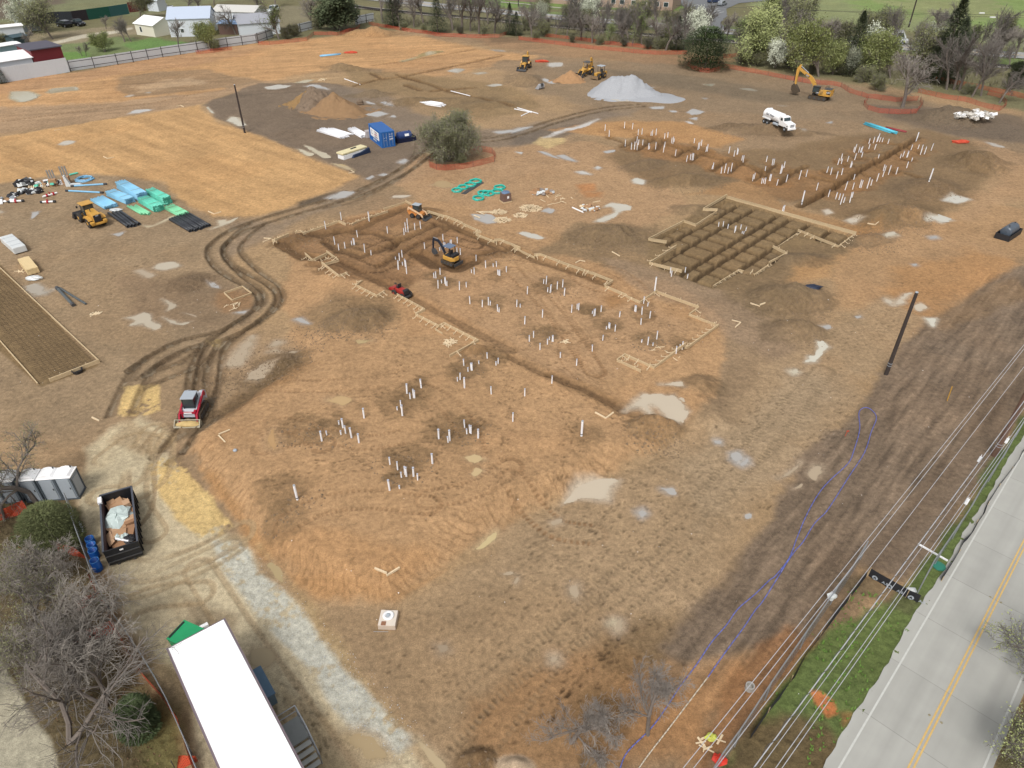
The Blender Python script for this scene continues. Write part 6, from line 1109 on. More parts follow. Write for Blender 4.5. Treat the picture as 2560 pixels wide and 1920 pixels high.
t = thing('skid_steer_loader', 'small orange skid steer loader working in the dug corner of the building', 'skid steer loader'); skid(t, ORG, hue('faded_cream', (232, 196, 156), .5, .15), M_LGREY); place(t, 1046, 543, (1030, 541), (1072, 549)); t.scale = (.84,)*3
t = thing('track_loader', 'red and grey compact track loader with straw in its bucket, facing the camera', 'track loader')
skid(t, hue('loader_grey', (196, 198, 204), .45, .1), hue('loader_red', (176, 34, 58), .4, .15), M_LGREY, tracks=True, bk=hue('bucket_steel', (186, 178, 156), .6, .15), fill=hue('straw', (206, 178, 122), .9, .2, 4), W0=1.75)
MB().box((.98, 0, .95), (.12, 1.35, .16)).build('cross_bar', hue('loader_red', (176, 34, 58)), t); MB().box((1.05, 0, .96), (.02, .7, .12)).build('name_plate', M_WHITE, t)
for y in (-.62, .62): MB().box((.85, y, .75), (.25, .2, .75)).build('tower', hue('loader_red', (176, 34, 58)), t)
MB().ext([(-1.75, .6), (-1.8, 1.5), (-1.2, 1.85), (-.6, 1.5), (-.5, 1.2), (-1.1, 1.15)], .5, .78).build('side_panel', hue('loader_grey', (196, 198, 204)), t); MB().ext([(-1.75, .6), (-1.8, 1.5), (-1.2, 1.85), (-.6, 1.5), (-.5, 1.2), (-1.1, 1.15)], -.78, -.5).build('side_panel', hue('loader_grey', (196, 198, 204)), t)
place(t, 486, 1036, (496, 1010), (470, 1058)); t.scale = (.94,)*3
# mini excavator
def boomseg(mb, pts, w, y=0):                     # box girder along points (x, z, depth)
    for i in range(len(pts)-1):
        (x0, z0, d0), (x1, z1, d1) = pts[i], pts[i+1]; dx, dz = x1-x0, z1-z0; L = math.hypot(dx, dz); nx, nz = -dz/L, dx/L
        mb.ext([(x0+nx*d0/2, z0+nz*d0/2), (x1+nx*d1/2, z1+nz*d1/2), (x1-nx*d1/2, z1-nz*d1/2), (x0-nx*d0/2, z0-nz*d0/2)], y-w/2, y+w/2)
NAVY = hue('blue_black_steel', (40, 48, 62), .4, .2)
t = thing('mini_excavator', 'small yellow and black excavator with a blue-grey canopy, digging inside the form', 'mini excavator')
for y in (-.7, .7): track(t, -1.1, 1.1, y, .34, .5)
MB().box((0, 0, .4), (1.5, 1.0, .25)).build('undercarriage', M_DARK, t); MB().box((-1.45, 0, .28), (.1, 1.75, .42)).build('blade', M_DARK, t)
MB().prism([(.75, -.75), (.85, 0), (.75, .75), (-.7, .8), (-1.15, .4), (-1.2, -.4), (-.7, -.8)], .6, 1.2).build('house', M_YEL, t, bevel=.08); MB().box((-.75, 0, 1.4), (.7, 1.3, .4)).build('engine_cover', M_BLK, t, bevel=.08)
cab(t, -.05, .15, 1.2, 1.15, 1.05, 1.35, hue('canopy_blue', (110, 126, 150), .5, .1), glass=False, canopy=True, over=.1)
mb = MB(); boomseg(mb, [(.9, 1.0, .25), (1.5, 2.1, .34), (2.1, 2.7, .32), (3.0, 2.65, .2)], .2); mb.build('boom', NAVY, t); mb = MB(); boomseg(mb, [(2.95, 2.9, .14), (3.05, 2.5, .25), (3.2, 1.2, .16)], .16); ar = mb.build('stick', NAVY, t)
MB().tube((1.2, 0, 1.1), (1.9, 0, 2.2), .05).build('cylinder', M_STEEL, t); MB().tube((2.2, 0, 2.95), (3.0, 0, 2.95), .05).build('cylinder', M_STEEL, t)
mb = MB().ext([(3.05, 1.25), (3.3, 1.2), (3.25, .7), (2.9, .45), (2.55, .6), (2.75, 1.0)], -.25, .25); mb.build('bucket', M_DARK, t); place(t, 1127, 657, (1140, 664), (1090, 640)); t.scale = (.86,)*3
# red trencher
t = thing('ride_on_trencher', 'small red ride-on trencher at the end of the dug footing', 'trencher'); MR = hue('trencher_red', (176, 56, 50), .5, .2, 2)
MB().box((0, 0, .75), (1.6, .8, .55)).build('engine_cover', MR, t, bevel=.06); MB().box((-.1, 0, .42), (2.3, .7, .2)).build('frame', M_DARK, t); MB().box((-.85, 0, .95), (.5, .7, .6)).build('engine', M_BLK, t, bevel=.05)
for x in (-.75, .75):
    for y in (-.6, .6): wheel(t, x, y, .42, .26, MR)
MB().box((.55, 0, 1.1), (.4, .5, .12)).box((.38, 0, 1.35), (.1, .5, .45)).build('seat', M_BLK, t); MB().tube((.9, 0, 1.0), (1.15, 0, 1.35), .03).lathe((1.15, 0, 1.35), [(.17, 0), (.17, .03)], 10).build('steering_wheel', M_BLK, t)
mb = MB(); boomseg(mb, [(1.0, .7, .3), (2.3, .25, .35), (2.6, -.1, .3)], .16); mb.build('digging_chain', M_RED, t); MB().box((1.3, 0, .75), (.7, .9, .3), 0, .2).build('chain_guard', MR, t); place(t, 1006, 741, (1024, 748), (985, 728)); t.scale = (.9,)*3
# backhoes
def backhoe(t, cab_glass=True, person=False):
    MB().ext([(.1, .75), (.1, 1.5), (1.5, 1.4), (1.75, 1.2), (1.75, .7)], -.38, .38).build('hood', M_YEL, t, bevel=.05); MB().box((1.79, 0, 1.02), (.06, .6, .5)).build('radiator_grille', M_BLK, t); MB().box((-.1, 0, .7), (3.8, .6, .3)).build('frame', M_DARK, t)
    cab(t, -.75, 0, .95, 1.45, 1.35, 1.75, M_YEL if cab_glass else M_DARK, M_YEL if not cab_glass else M_BLK, glass=cab_glass, over=.1)
    for y in (-.85, .85): wheel(t, -1.0, y, .72, .45); wheel(t, 1.25, y, .45, .3); MB().ext([(-1.9, 1.2), (-1.6, 1.55), (-.4, 1.55), (-.2, 1.2), (-.3, 1.15), (-.6, 1.45), (-1.5, 1.45), (-1.75, 1.15)], y-.25, y+.25).build('fender', M_YEL, t)
    for y in (-.55, .55): mb = MB(); boomseg(mb, [(.2, 1.35, .2), (1.5, 1.35, .25), (2.5, .45, .18)], .12, y); mb.build('loader_arm', M_YEL, t)
    bucket(t, 2.6, .1, 2.2, .75, .75, M_DARK)
    mb = MB(); boomseg(mb, [(-1.9, .8, .4), (-2.3, 1.6, .4), (-2.1, 3.3, .28)], .22); mb.build('boom', M_YEL, t); mb = MB(); boomseg(mb, [(-2.1, 3.45, .18), (-2.6, 3.1, .26), (-3.0, 1.5, .18)], .18); mb.build('stick', M_YEL, t)
    MB().ext([(-3.0, 1.5), (-2.7, 1.3), (-2.6, .8), (-3.1, .6), (-3.4, 1.0)], -.3, .3).build('digging_bucket', M_DARK, t); MB().box((-1.75, 0, .75), (.25, 2.1, .35)).build('stabiliser_frame', M_YEL, t)
    for y in (-1.05, 1.05): MB().box((-1.75, y, .6), (.2, .15, 1.0)).build('stabiliser', M_BLK, t)
t = thing('backhoe_loader', 'yellow backhoe with closed cab and dark windows, left of the other yellow machines', 'backhoe'); backhoe(t); place(t, 1312, 172, (1326, 158), (1297, 180))
t = thing('backhoe_loader', 'yellow backhoe with open cab behind the orange sand heap', 'backhoe'); backhoe(t, False); place(t, 1463, 188, (1480, 180), (1440, 194)); BH = t
# driver seated in the open backhoe
def person_mesh(parent_loc, rz, lab):
    bm = bmesh.new(); vs = {}
    J = dict(pel=((0, 0, .1), .15), ch=((-.05, 0, .45), .16), nk=((-.03, 0, .66), .06), hd=((-.01, 0, .78), .10), ht=((-.01, 0, .9), .09), sl=((-.04, .2, .58), .07), el=((.12, .27, .38), .05), hl=((.36, .2, .42), .04), sr=((-.04, -.2, .58), .07), er=((.12, -.27, .38), .05), hr=((.36, -.2, .42), .04), kl=((.42, .13, .12), .08), fl=((.5, .13, -.32), .05), tl=((.62, .13, -.36), .045), kr=((.42, -.13, .12), .08), fr=((.5, -.13, -.32), .05), tr=((.62, -.13, -.36), .045))
    for k, (p, r) in J.items(): vs[k] = bm.verts.new(p)
    for a, b in (('pel', 'ch'), ('ch', 'nk'), ('nk', 'hd'), ('hd', 'ht'), ('ch', 'sl'), ('sl', 'el'), ('el', 'hl'), ('ch', 'sr'), ('sr', 'er'), ('er', 'hr'), ('pel', 'kl'), ('kl', 'fl'), ('fl', 'tl'), ('pel', 'kr'), ('kr', 'fr'), ('fr', 'tr')): bm.edges.new((vs[a], vs[b]))
    me = bpy.data.meshes.new('person'); bm.to_mesh(me); bm.free(); o = bpy.data.objects.new('person', me); COL.objects.link(o); me.materials.append(hue('navy_clothes', (44, 54, 78), .8, .2))
    sk = o.modifiers.new('skin', 'SKIN'); me.skin_vertices if me.skin_vertices else None
    if not me.skin_vertices:
        bm = bmesh.new(); bm.from_mesh(me); bm.verts.layers.skin.verify(); bm.to_mesh(me); bm.free()
    for v, (k, (p, r)) in zip(me.skin_vertices[0].data, J.items()): v.radius = (r, r)
    me.skin_vertices[0].data[0].use_root = True; o.modifiers.new('sub', 'SUBSURF').levels = 1; o.location = parent_loc; o.rotation_euler.z = rz; tag(o, lab, 'person')
    MB().blob((-.01, 0, .84), (.12, .12, .11), 2, 10, .05).build('hat', hue('hat_white', (210, 210, 200)), o, smooth=True); return o
M4 = Matrix.Translation(BH.location) @ Matrix.Rotation(BH.rotation_euler.z, 4, 'Z')
person_mesh(M4 @ Vector((-.95, 0, 1.45)), BH.rotation_euler.z, 'person in dark clothes sitting at the controls of the open backhoe')
# small yellow tractor trencher behind it
t = thing('tractor_trencher', 'small yellow tractor with a pale canopy, just right of the open backhoe', 'tractor'); MB().box((.6, 0, 1.0), (1.7, .7, .6)).build('hood', M_YEL, t, bevel=.05); MB().box((0, 0, .6), (3.2, .7, .3)).build('frame', M_DARK, t); cab(t, -.7, 0, .9, 1.1, 1.1, 1.5, M_LGREY, M_DARK, glass=False, canopy=True, over=.15)
for x in (-.9, .95):
    for y in (-.75, .75): wheel(t, x, y, .6, .4)
MB().box((-1.9, 0, .9), (.7, 1.2, .7)).build('rear_tool', M_YEL, t, bevel=.05); MB().box((1.9, 0, .5), (.12, 2.0, .6), 0, .1).build('blade', M_MUD, t); MB().box((1.6, 0, .6), (.6, .4, .3)).build('blade_mount', M_DARK, t); place(t, 1497, 196, (1510, 190), (1480, 200)); t.scale = (1.05,)*3
# large excavator
t = thing('crawler_excavator', 'big yellow excavator with raised bent boom near the orange fence', 'excavator')
for y in (-1.25, 1.25): track(t, -2.25, 2.25, y, .6, .95)
MB().box((0, 0, .75), (2.6, 1.9, .5)).build('undercarriage', M_DARK, t)
hs_ = MB().prism([(1.7, -1.35), (1.7, .2), (-.4, 1.35), (-2.6, 1.35), (-3.0, .9), (-3.0, -.9), (-2.6, -1.35)], 1.15, 2.0); hs_.box((-1.95, 0, 2.3), (1.9, 2.6, .7)); ho = hs_.build('house', M_YEL, t, bevel=.08); MB().box((-2.0, 0, 2.72), (1.7, 2.3, .12)).build('engine_top', M_DARK, t, bevel=.04)
for k in range(4): MB().box((-.75-.0, 1.37, 1.45+k*.22), (.7, .03, .08)).build('vent', M_BLK, ho)
for k in range(4): MB().box((-.75-.0, -1.37, 1.45+k*.22), (.7, .03, .08)).build('vent', M_BLK, ho)
for s_ in (1, -1):
    MB().box((-2.45, s_*1.39, 2.1), (.95, .02, .75)).build('decal_panel', M_BLK, ho); text_mesh(CAT, .5, M_WHITE, ho, (-2.45, s_*1.41, 2.1), (R(90), 0, R(180) if s_ > 0 else 0))
    MB().box((-.1, s_*1.37+0, 2.0), (.1, .02, .1)).build('latch', M_BLK, ho)
cb = cab(t, .75, .85, 1.35, 1.6, .95, 1.75, M_DARK, M_BLK, over=.05); text_mesh(CAT, .4, M_WHITE, cb, (.2, 1.34, 1.75), (R(90), 0, R(180)))
for y in (-1.1, -.4): MB().path([Vector((-.9, y, 2.1)), Vector((-.9, y, 3.0)), Vector((-1.7, y, 3.0)), Vector((-1.7, y, 2.7))], .03, 5).build('handrail', M_BLK, t)
mb = MB(); boomseg(mb, [(1.2, 1.8, .6), (2.0, 3.5, .85), (3.0, 4.5, .85), (4.4, 5.3, .65), (6.4, 6.3, .5)], .5, -.2); bo = mb.build('boom', M_YEL, t)
MB().ext([(3.5, 4.55), (4.6, 5.1), (4.5, 5.45), (3.4, 4.9)], .06, .08).build('decal_panel', M_BLK, bo); text_mesh(CAT, .42, M_WHITE, bo, (4.0, .1, 5.0), (R(90), R(28), R(180)))
MB().tube((1.9, -.5, 2.1), (3.3, -.5, 4.3), .1).build('cylinder', M_STEEL, t); MB().tube((3.9, -.2, 5.6), (6.4, -.2, 7.1), .11).build('cylinder', M_STEEL, t)
mb = MB(); boomseg(mb, [(6.2, 7.2, .4), (6.6, 6.2, .85), (6.7, 5.0, .6), (6.6, 2.6, .35)], .4, -.2); mb.build('stick', M_YEL, t); MB().tube((7.1, -.2, 5.6), (7.2, -.2, 3.0), .09).build('cylinder', M_BLK, t)
mb = MB().ext([(6.9, 2.8), (6.4, 2.5), (5.5, 1.5), (5.2, .9), (5.8, .5), (6.6, .5), (7.3, 1.2), (7.4, 2.2)], -.8, .4); mb.build('bucket', M_TRACK, t, bevel=.05); place(t, 2046, 248, (2060, 250), (2000, 240)); t.scale = (.82,)*3
# water truck
t = thing('water_truck', 'white water tank truck parked behind the clay bank', 'water truck'); MB().box((-.6, 0, .85), (8.4, .9, .3)).build('chassis', M_DARK, t)
tk = MB(); prof = [(z_*1.0, y_*1.15) for y_, z_ in [(math.cos(a)*.95, math.sin(a)) for a in [k*math.pi/10 for k in range(20)]]]
mb = MB(); n = 24; mb.lathe((-4.9, 0, 2.1), [(.2, -.15), (.95, 0), (1.05, .05), (1.05, 5.15), (.95, 5.2), (.2, 5.3)], 24, 'x'); tk = mb.build('tank', M_WHITE, t, smooth=False); tk.scale = (1, 1.12, 1); MB().lathe((-3.9, 0, 3.1), [(.35, 0), (.35, .2)], 12).build('hatch', M_WHITE, tk)
text_mesh('C&C Water', .55, hue('ink_grey', (120, 122, 130)), tk, (-2.5, -1.07, 2.3), (R(84), 0, 0), ext=.02)
mb = MB().ext([(.5, .9), (.5, 2.7), (.7, 2.85), (1.7, 2.75), (1.95, 1.95), (3.6, 1.7), (3.75, .9)], -1.0, 1.0); cbn = mb.build('cab', M_WHITE, t, bevel=.06)
MB().ext([(1.73, 2.66), (1.99, 2.02), (1.96, 2.0), (1.70, 2.64)], -.86, .86).build('windscreen', M_GLASS, cbn)
for s_ in (-1, 1): MB().box((1.2, s_*1.005, 2.28), (.7, .02, .55)).build('window', M_GLASS, cbn); MB().box((3.3, s_*.95, 1.25), (.35, .15, .2)).build('headlight', M_GLASS, cbn)
MB().box((3.76, 0, 1.4), (.05, 1.0, .55)).build('grille', M_GREY, cbn); MB().box((3.8, 0, .75), (.25, 2.1, .35)).build('bumper', M_WHITE, t, bevel=.03)
for s_ in (-1, 1): MB().tube((-1.2, s_*.95, .85), (.3, s_*.95, .85), .28, n=12).build('fuel_tank', M_LGREY, t); MB().box((-3.6, s_*1.0, 1.35), (2.6, .35, .25)).build('fender', M_WHITE, t)
for y in (-.95, .95):
    wheel(t, 2.7, y, .52, .32, M_LGREY, hub=.55)
    for x in (-4.2, -3.0): wheel(t, x, y, .52, .5, M_LGREY, hub=.55)
place(t, 1948, 324, (1925, 316), (1976, 329)); t.scale = (.8,)*3
# container
t = thing('shipping_container', 'blue steel shipping container with a white lettered panel on its side', 'container'); L, W_, hh = 6.06, 2.44, 2.59; mb = MB(); n = 40
pts = [];
for k in range(n*2+1): x = -L/2+.12+(L-.24)*k/(n*2); pts.append((x, (0 if k % 2 else .035)))
for s_ in (-1, 1):
    for k in range(n*2):
        (x0, d0), (x1, d1) = pts[k], pts[k+1]; y0, y1 = s_*(W_/2-d0-.01), s_*(W_/2-d1-.01); mb.quad((x0, y0, .12), (x1, y1, .12), (x1, y1, hh-.1), (x0, y0, hh-.1))
mb.box((0, 0, hh-.04), (L-.1, W_-.1, .05)); mb.quad((-L/2+.05, -W_/2+.05, .12), (-L/2+.05, W_/2-.05, .12), (-L/2+.05, W_/2-.05, hh), (-L/2+.05, -W_/2+.05, hh)); mb.build('body', M_BLUE, t)
mb = MB()
for sx in (-1, 1):
    for sy in (-1, 1): mb.box((sx*(L/2-.07), sy*(W_/2-.07), hh/2), (.14, .14, hh))
for s_ in (-1, 1): mb.box((0, s_*(W_/2-.05), hh-.06), (L-.28, .1, .12)); mb.box((0, s_*(W_/2-.05), .08), (L-.28, .1, .16)); mb.box((s_*(L/2-.06), 0, hh-.06), (.12, W_-.28, .12)); mb.box((s_*(L/2-.06), 0, .08), (.12, W_-.28, .16))
mb.build('corner_frame', hue('frame_blue', (48, 112, 184)), t)
for s_ in (-1, 1):
    d = MB().box((L/2-.02, s_*.54, hh/2), (.05, 1.05, 2.28)).build('door', M_BLUE, t, bevel=.01)
    for q in (.25, .8): MB().tube((L/2+.05, s_*q, .2), (L/2+.05, s_*q, 2.4), .025, n=6).build('lock_rod', M_LGREY, d)
    for q in (.5,): MB().box((L/2+.04, s_*q, 1.15), (.03, .4, .06)).build('door_handle', M_LGREY, d)
M_LB = hue('container_white', (226, 230, 238)); M_TXT = hue('text_navy', (40, 52, 92))
for k, (y, z, w_, h_) in enumerate([(.35, 2.1, .2, .09), (.75, 2.1, .3, .09), (.35, 1.72, .25, .14), (.75, 1.72, .22, .14), (.4, 1.3, .3, .16), (.75, 1.34, .3, .22), (-.3, 1.6, .1, .1), (-.65, 1.55, .09, .09)]): MB().box((L/2+.012, y, z), (.02, w_, h_)).build('marking', M_LB, t)
side = MB().box((-.1, -W_/2-.002, 1.55), (4.2, .02, 1.35)).build('sign_panel', M_WHITE, t)
text_mesh('C', 1.0, hue('logo_grey', (120, 120, 150)), side, (-1.5, -W_/2-.02, 1.58), (R(90), 0, 0)); text_mesh('Conex', .42, M_TXT, side, (.55, -W_/2-.02, 1.95), (R(90), 0, 0)); text_mesh('RENTAL', .36, M_RED, side, (.55, -W_/2-.02, 1.52), (R(90), 0, 0)); text_mesh('STORAGE', .32, M_TXT, side, (.55, -W_/2-.02, 1.12), (R(90), 0, 0))
text_mesh('800-555', .48, M_LB, t, (-.2, -W_/2-.01, .52), (R(90), 0, 0))
p0 = G(955, 371); p1 = G(985, 364); pb = G(929, 350); hd = math.atan2(p0.y-pb.y, p0.x-pb.x); hd = (hd+math.atan2(p1.x-p0.x, -(p1.y-p0.y)))/2 if False else hd
d = Vector((math.cos(hd), math.sin(hd), 0)); lf = Vector((-d.y, d.x, 0)); t.rotation_euler.z = hd; t.location = p0-d*(L/2)+lf*(W_/2); t.location.z = GH(t.location.x, t.location.y)+.02
# fuel tank in its bund
def tank_in_bund(lab, px, py, a, b, L, W_, mt, bund, lab2=None):
    t = thing('fuel_tank', lab, 'fuel tank'); mb = MB()
    for s_ in (-1, 1): mb.box((0, s_*W_/2, .38), (L, .06, .76)); mb.box((s_*L/2, 0, .38), (.06, W_-.06, .76))
    mb.box((0, 0, .05), (L-.06, W_-.06, .1)); mb.build('bund', bund, t); r = W_*.40
    MB().lathe((-L*.36, 0, r+.2), [(r*.35, -.1), (r*.85, -.03), (r, .06), (r, L*.66), (r*.85, L*.69), (r*.35, L*.72)], 20, 'x').build('tank', mt, t, smooth=False)
    for x in (-.2, .25): MB().lathe((x*L, 0, 2*r+.2), [(.09, -.05), (.09, .1)], 8).build('filler_cap', M_DARK, t)
    if lab2: MB().box((L*.05, -r*.93, r+.45), (.8, .02, .4), 0, 0, -.35).build('paper_label', M_WHITE, t)
    t.location = G(px, py); t.rotation_euler.z = heading(a, b); return t
tank_in_bund('round blue fuel tank standing in a navy steel tray beside the container', 1012, 352, (996, 354), (1030, 348), 3.6, 1.8, hue('tank_blue', (54, 74, 124), .35, .15), hue('bund_navy', (22, 30, 62), .5, .2), True)
tank_in_bund('black steel tank half sunk in a black tray near the right edge', 2518, 590, (2498, 603), (2540, 576), 3.9, 1.7, hue('tank_slate', (84, 94, 106), .35, .2), M_BLK)
MB_ = MB().box((0, 0, .6), (1.1, .9, 1.2)); tag(MB_.build('wrapped_pallet', hue('clear_wrap', (188, 180, 178), .4, .2, 3), loc=G(922, 343), rz=.4, bevel=.06), 'pallet in clear wrap against the far end of the container', 'pallet')
# loose bucket, traffic barrier, odd orange heaps of netting
t = thing('digger_bucket', 'loose grey digger bucket on the ground left of the gravel heap', 'bucket', G(1352, 223), 2.3); bucket(t, 0, .05, 1.5, 1.0, 1.1, M_GREY, teeth=True); MB().box((-.35, 0, 1.0), (.4, .5, .5)).build('mount', M_DARK, t)
M_ONET = hue('net_orange', (206, 80, 54), .7, .2, 2)
for (px, py, s_, l) in [(1355, 155, 1.7, 'bundle of orange netting beside the closed-cab backhoe'), (877, 133, 1.5, 'rolled orange netting on the far tan field'), (2400, 357, 1.6, 'folded orange netting beyond the clay mound on the right')]:
    mb = MB().blob((0, 0, .15), (s_, .45, .35), int(px), 10, .3); mb.blob((s_*.5, .3, .12), (s_*.5, .4, .25), int(px)+1, 8, .3); tag(mb.build('net_bundle', M_ONET, loc=G(px, py)), l, 'net bundle')
# ================================================================ NEAR THE CAMERA: OFFICE, SKIP, TOILETS, FENCES
random.seed(41)
ZR = 3.6
c0 = Vector((*at(418, 1622, ZR), 0)); c1 = Vector((*at(561, 1547, ZR), 0)); cL = Vector((*at(547, 1920, ZR), 0)); d = (cL-c0).normalized(); wv = (c1-c0); W_ = wv.length; n = Vector((-d.y, d.x, 0)); n = n if n.dot(wv) > 0 else -n
LT = 15.2; mid = c0+d*LT/2+n*W_/2; t = thing('office_trailer', 'long white-roofed site office trailer with brown walls at the bottom left', 'site office', (mid.x, mid.y, 0), math.atan2(d.y, d.x))
BRN_ = hue('mauve_brown_wall', (122, 108, 114), .6, .06, 1); mb = MB().box((0, 0, 2.0), (LT-.1, W_-.1, 2.8))
for k in range(38): mb.box((-LT/2+.3+k*.4, W_/2-.045, 2.0), (.05, .03, 2.7)); mb.box((-LT/2+.3+k*.4, -W_/2+.045, 2.0), (.05, .03, 2.7))
wall = mb.build('wall', BRN_, t); MB().box((0, 0, 3.42), (LT+.1, W_+.1, .34)).build('fascia', BRN_, t); rf = MB().box((0, 0, 3.605), (LT-.1, W_-.12, .05)).build('roof', M_WROOF, t)
for k in range(1, 12): MB().box((-LT/2+k*LT/12, 0, 3.634), (.04, W_-.3, .012)).build('roof_seam', M_WROOF, rf)
MB().box((0, 0, .45), (LT-1, .2, .25)).build('chassis', M_DARK, t)
for x in (-1.2, 0, 1.2):
    for y in (-1, 1): wheel(t, x+1, y*(W_/2-.3), .4, .25, M_LGREY)
sg = 1 if n.dot(Vector((-d.y, d.x, 0))) > 0 else -1
for x in (-4.5, -1.0, 4.2): f_ = MB().box((x, sg*(W_/2-.03), 2.3), (1.1, .06, .9)).build('window', M_GLASS, t); MB().box((x, sg*(W_/2-.02), 1.8), (1.2, .1, .06)).build('sill', M_WHITE, f_)
def tloc(px, py, z): p = Vector((*at(px, py, z), 0))-mid; dd = Vector((math.cos(t.rotation_euler.z), math.sin(t.rotation_euler.z), 0)); nn = Vector((-dd.y, dd.x, 0)); return p.dot(dd), p.dot(nn)
office = t; oz = t.rotation_euler.z
# steps and landing
xs = [tloc(*cr('L', q)[0], 1.0)[0] for q in ((245, 1280), (335, 1465))]; x0, x1 = min(xs), max(xs); y0 = sg*(W_/2+.05); y1 = sg*(W_/2+1.15)
st = thing('entrance_steps', 'grey aluminium landing with handrails and four steps against the office trailer', 'steps', (mid.x, mid.y, 0), oz); PL = hue('landing_grey', (150, 154, 152), .6, .1, 4)
dirx = 1 if xs[1] > xs[0] else -1; xm = (x0+x1)/2; MB().box((xm, (y0+y1)/2, .98), (x1-x0, abs(y1-y0), .08)).build('landing', PL, st)
for k in range(4): MB().box(((x1 if dirx > 0 else x0)+dirx*(.18+.30*k), (y0+y1)/2, .80-.22*k), (.27, abs(y1-y0)*.92, .05)).build('step', hue('step_light', (196, 198, 192), .6), st)
for yy in (y1,):
    mb = MB(); zt = 2.0
    for z_ in (zt, 1.5): mb.path([Vector((x0 if dirx > 0 else x1, yy, z_)), Vector((x1 if dirx > 0 else x0, yy, z_)), Vector(((x1 if dirx > 0 else x0)+dirx*1.2, yy, z_-.95))], .032, 6)
    for k in range(4): x = x0+(x1-x0)*k/3; mb.tube((x, yy, 0), (x, yy, zt), .03, n=6)
    mb.tube(((x1 if dirx > 0 else x0)+dirx*1.2, yy, 0), ((x1 if dirx > 0 else x0)+dirx*1.2, yy, 1.05), .03, n=6); mb.build('handrail', M_STEEL, st)
xe = x0 if dirx > 0 else x1; mb = MB()
for z_ in (2.0, 1.5): mb.tube((xe, y0, z_), (xe, y1, z_), .03, n=6)
mb.tube((xe, y0, 0), (xe, y0, 2.0), .03, n=6); mb.build('end_rail', M_STEEL, st); 
for k in range(2):
    for yy in (y0, y1): MB().tube(((x0, x1)[k], yy, 0), ((x0, x1)[k], yy, .95), .035, n=6).build('support_leg', M_STEEL, st)
bx = [tloc(*cr('L', q)[0], .9)[0] for q in ((20, 820), (130, 1020))]; xc = sum(bx)/2; t2 = thing('utility_boxes', 'row of blue-grey utility bins standing against the office trailer wall', 'utility bin', (mid.x, mid.y, 0), oz); GB = hue('bin_bluegrey', (104, 126, 142), .5, .1)
for k in range(5): MB().box((xc+(k-2)*.42, sg*(W_/2+.35), .5), (.4, .62, .95)).build('bin_section', GB, t2, bevel=.02)
MB().box((xc, sg*(W_/2+.36), 1.0), (2.15, .7, .05)).build('lid', hue('lid_blue', (92, 122, 146), .5), t2)
gx, gy = at(466, 1588, .9); t3 = thing('green_bin', 'green waste container with black-edged lid half behind the office trailer', 'waste bin', (gx, gy, 0), oz+.5); GG = hue('bin_green', (46, 172, 112), .5, .08)
MB().box((0, 0, .5), (1.5, 1.3, .95), tp=1.08).build('body', GG, t3, bevel=.03); MB().box((0, 0, 1.0), (1.66, 1.45, .06)).build('lid', GG, t3)
for s_ in (-1, 1): MB().box((s_*.72, 0, 1.04), (.12, 1.2, .05)).build('lid_handle', M_BLK, t3)
for sx in (-1, 1):
    for sy in (-1, 1): wheel(t3, sx*.55, sy*.5, .08, .06, M_DARK, 'castor')
gx, gy = at(488, 1574, 1.0); tag(MB().box((0, 0, .5), (1.5, .22, 1.0)).build('white_board', M_WHITE, loc=(gx, gy, 0), rz=oz+math.pi/2), 'white board standing on edge between the green bin and the trailer', 'board')
# roll-off skip
ZS = 1.5; q = [Vector((*at(px, py, ZS), 0)) for px, py in ((250.3, 1239), (328.4, 1217.5), (345.8, 1356.4), (256, 1378))]; cs = sum(q, Vector())/4; fd = ((q[3]+q[2])/2-(q[0]+q[1])/2); Ls = fd.length; fd.normalize(); Ws = ((q[1]-q[0]).length+(q[2]-q[3]).length)/2
t = thing('rubbish_skip', 'long open-topped black roll-off skip full of boxes and bags', 'skip', (cs.x, cs.y, 0), math.atan2(fd.y, fd.x)); SKB = hue('skip_black', (38, 40, 44), .45, .25, 2); INR = hue('skip_rust', (86, 66, 66), .8, .25, 3)
MB().box((0, 0, .22), (Ls, Ws-.1, .1)).build('floor', INR, t)
for s_ in (-1, 1):
    w_ = MB().box((0, s_*(Ws/2-.04), .85), (Ls-.1, .05, 1.25)).build('side_wall', SKB, t); MB().box((0, s_*(Ws/2-.09), .85), (Ls-.2, .03, 1.2)).build('inner_face', INR, w_); MB().box((0, s_*(Ws/2-.02), ZS), (Ls, .12, .12)).build('rim', hue('skip_rim', (84, 88, 98), .45, .15), w_)
    for k in range(9): MB().box((-Ls/2+.4+k*(Ls-.8)/8, s_*(Ws/2+.03), .8), (.1, .08, 1.2)).build('rib', SKB, w_)
MB().box((-Ls/2+.03, 0, .85), (.06, Ws, 1.3)).build('front_wall', SKB, t); MB().box((-Ls/2, 0, ZS), (.12, Ws, .12)).build('rim', hue('skip_rim', (84, 88, 98)), t)
g_ = MB().box((Ls/2-.02, 0, .85), (.08, Ws, 1.36)).build('tailgate', SKB, t, bevel=.02); MB().box((Ls/2+.04, 0, 1.0), (.05, Ws*.98, .08)).build('tailgate_bar', M_DARK, g_); MB().box((Ls/2+.04, 0, .45), (.05, Ws*.98, .08)).build('tailgate_bar', M_DARK, g_); MB().box((Ls/2+.05, 0, 1.3), (.03, .22, .1)).build('sticker', M_WHITE, g_)
for s_ in (-.5, .5): MB().box((0, s_, .08), (Ls, .14, .16)).build('skid', M_DARK, t)
Msk = Matrix.Translation((cs.x, cs.y, 0)) @ Matrix.Rotation(t.rotation_euler.z, 4, 'Z'); rzs = t.rotation_euler.z
rs = random.Random(5)
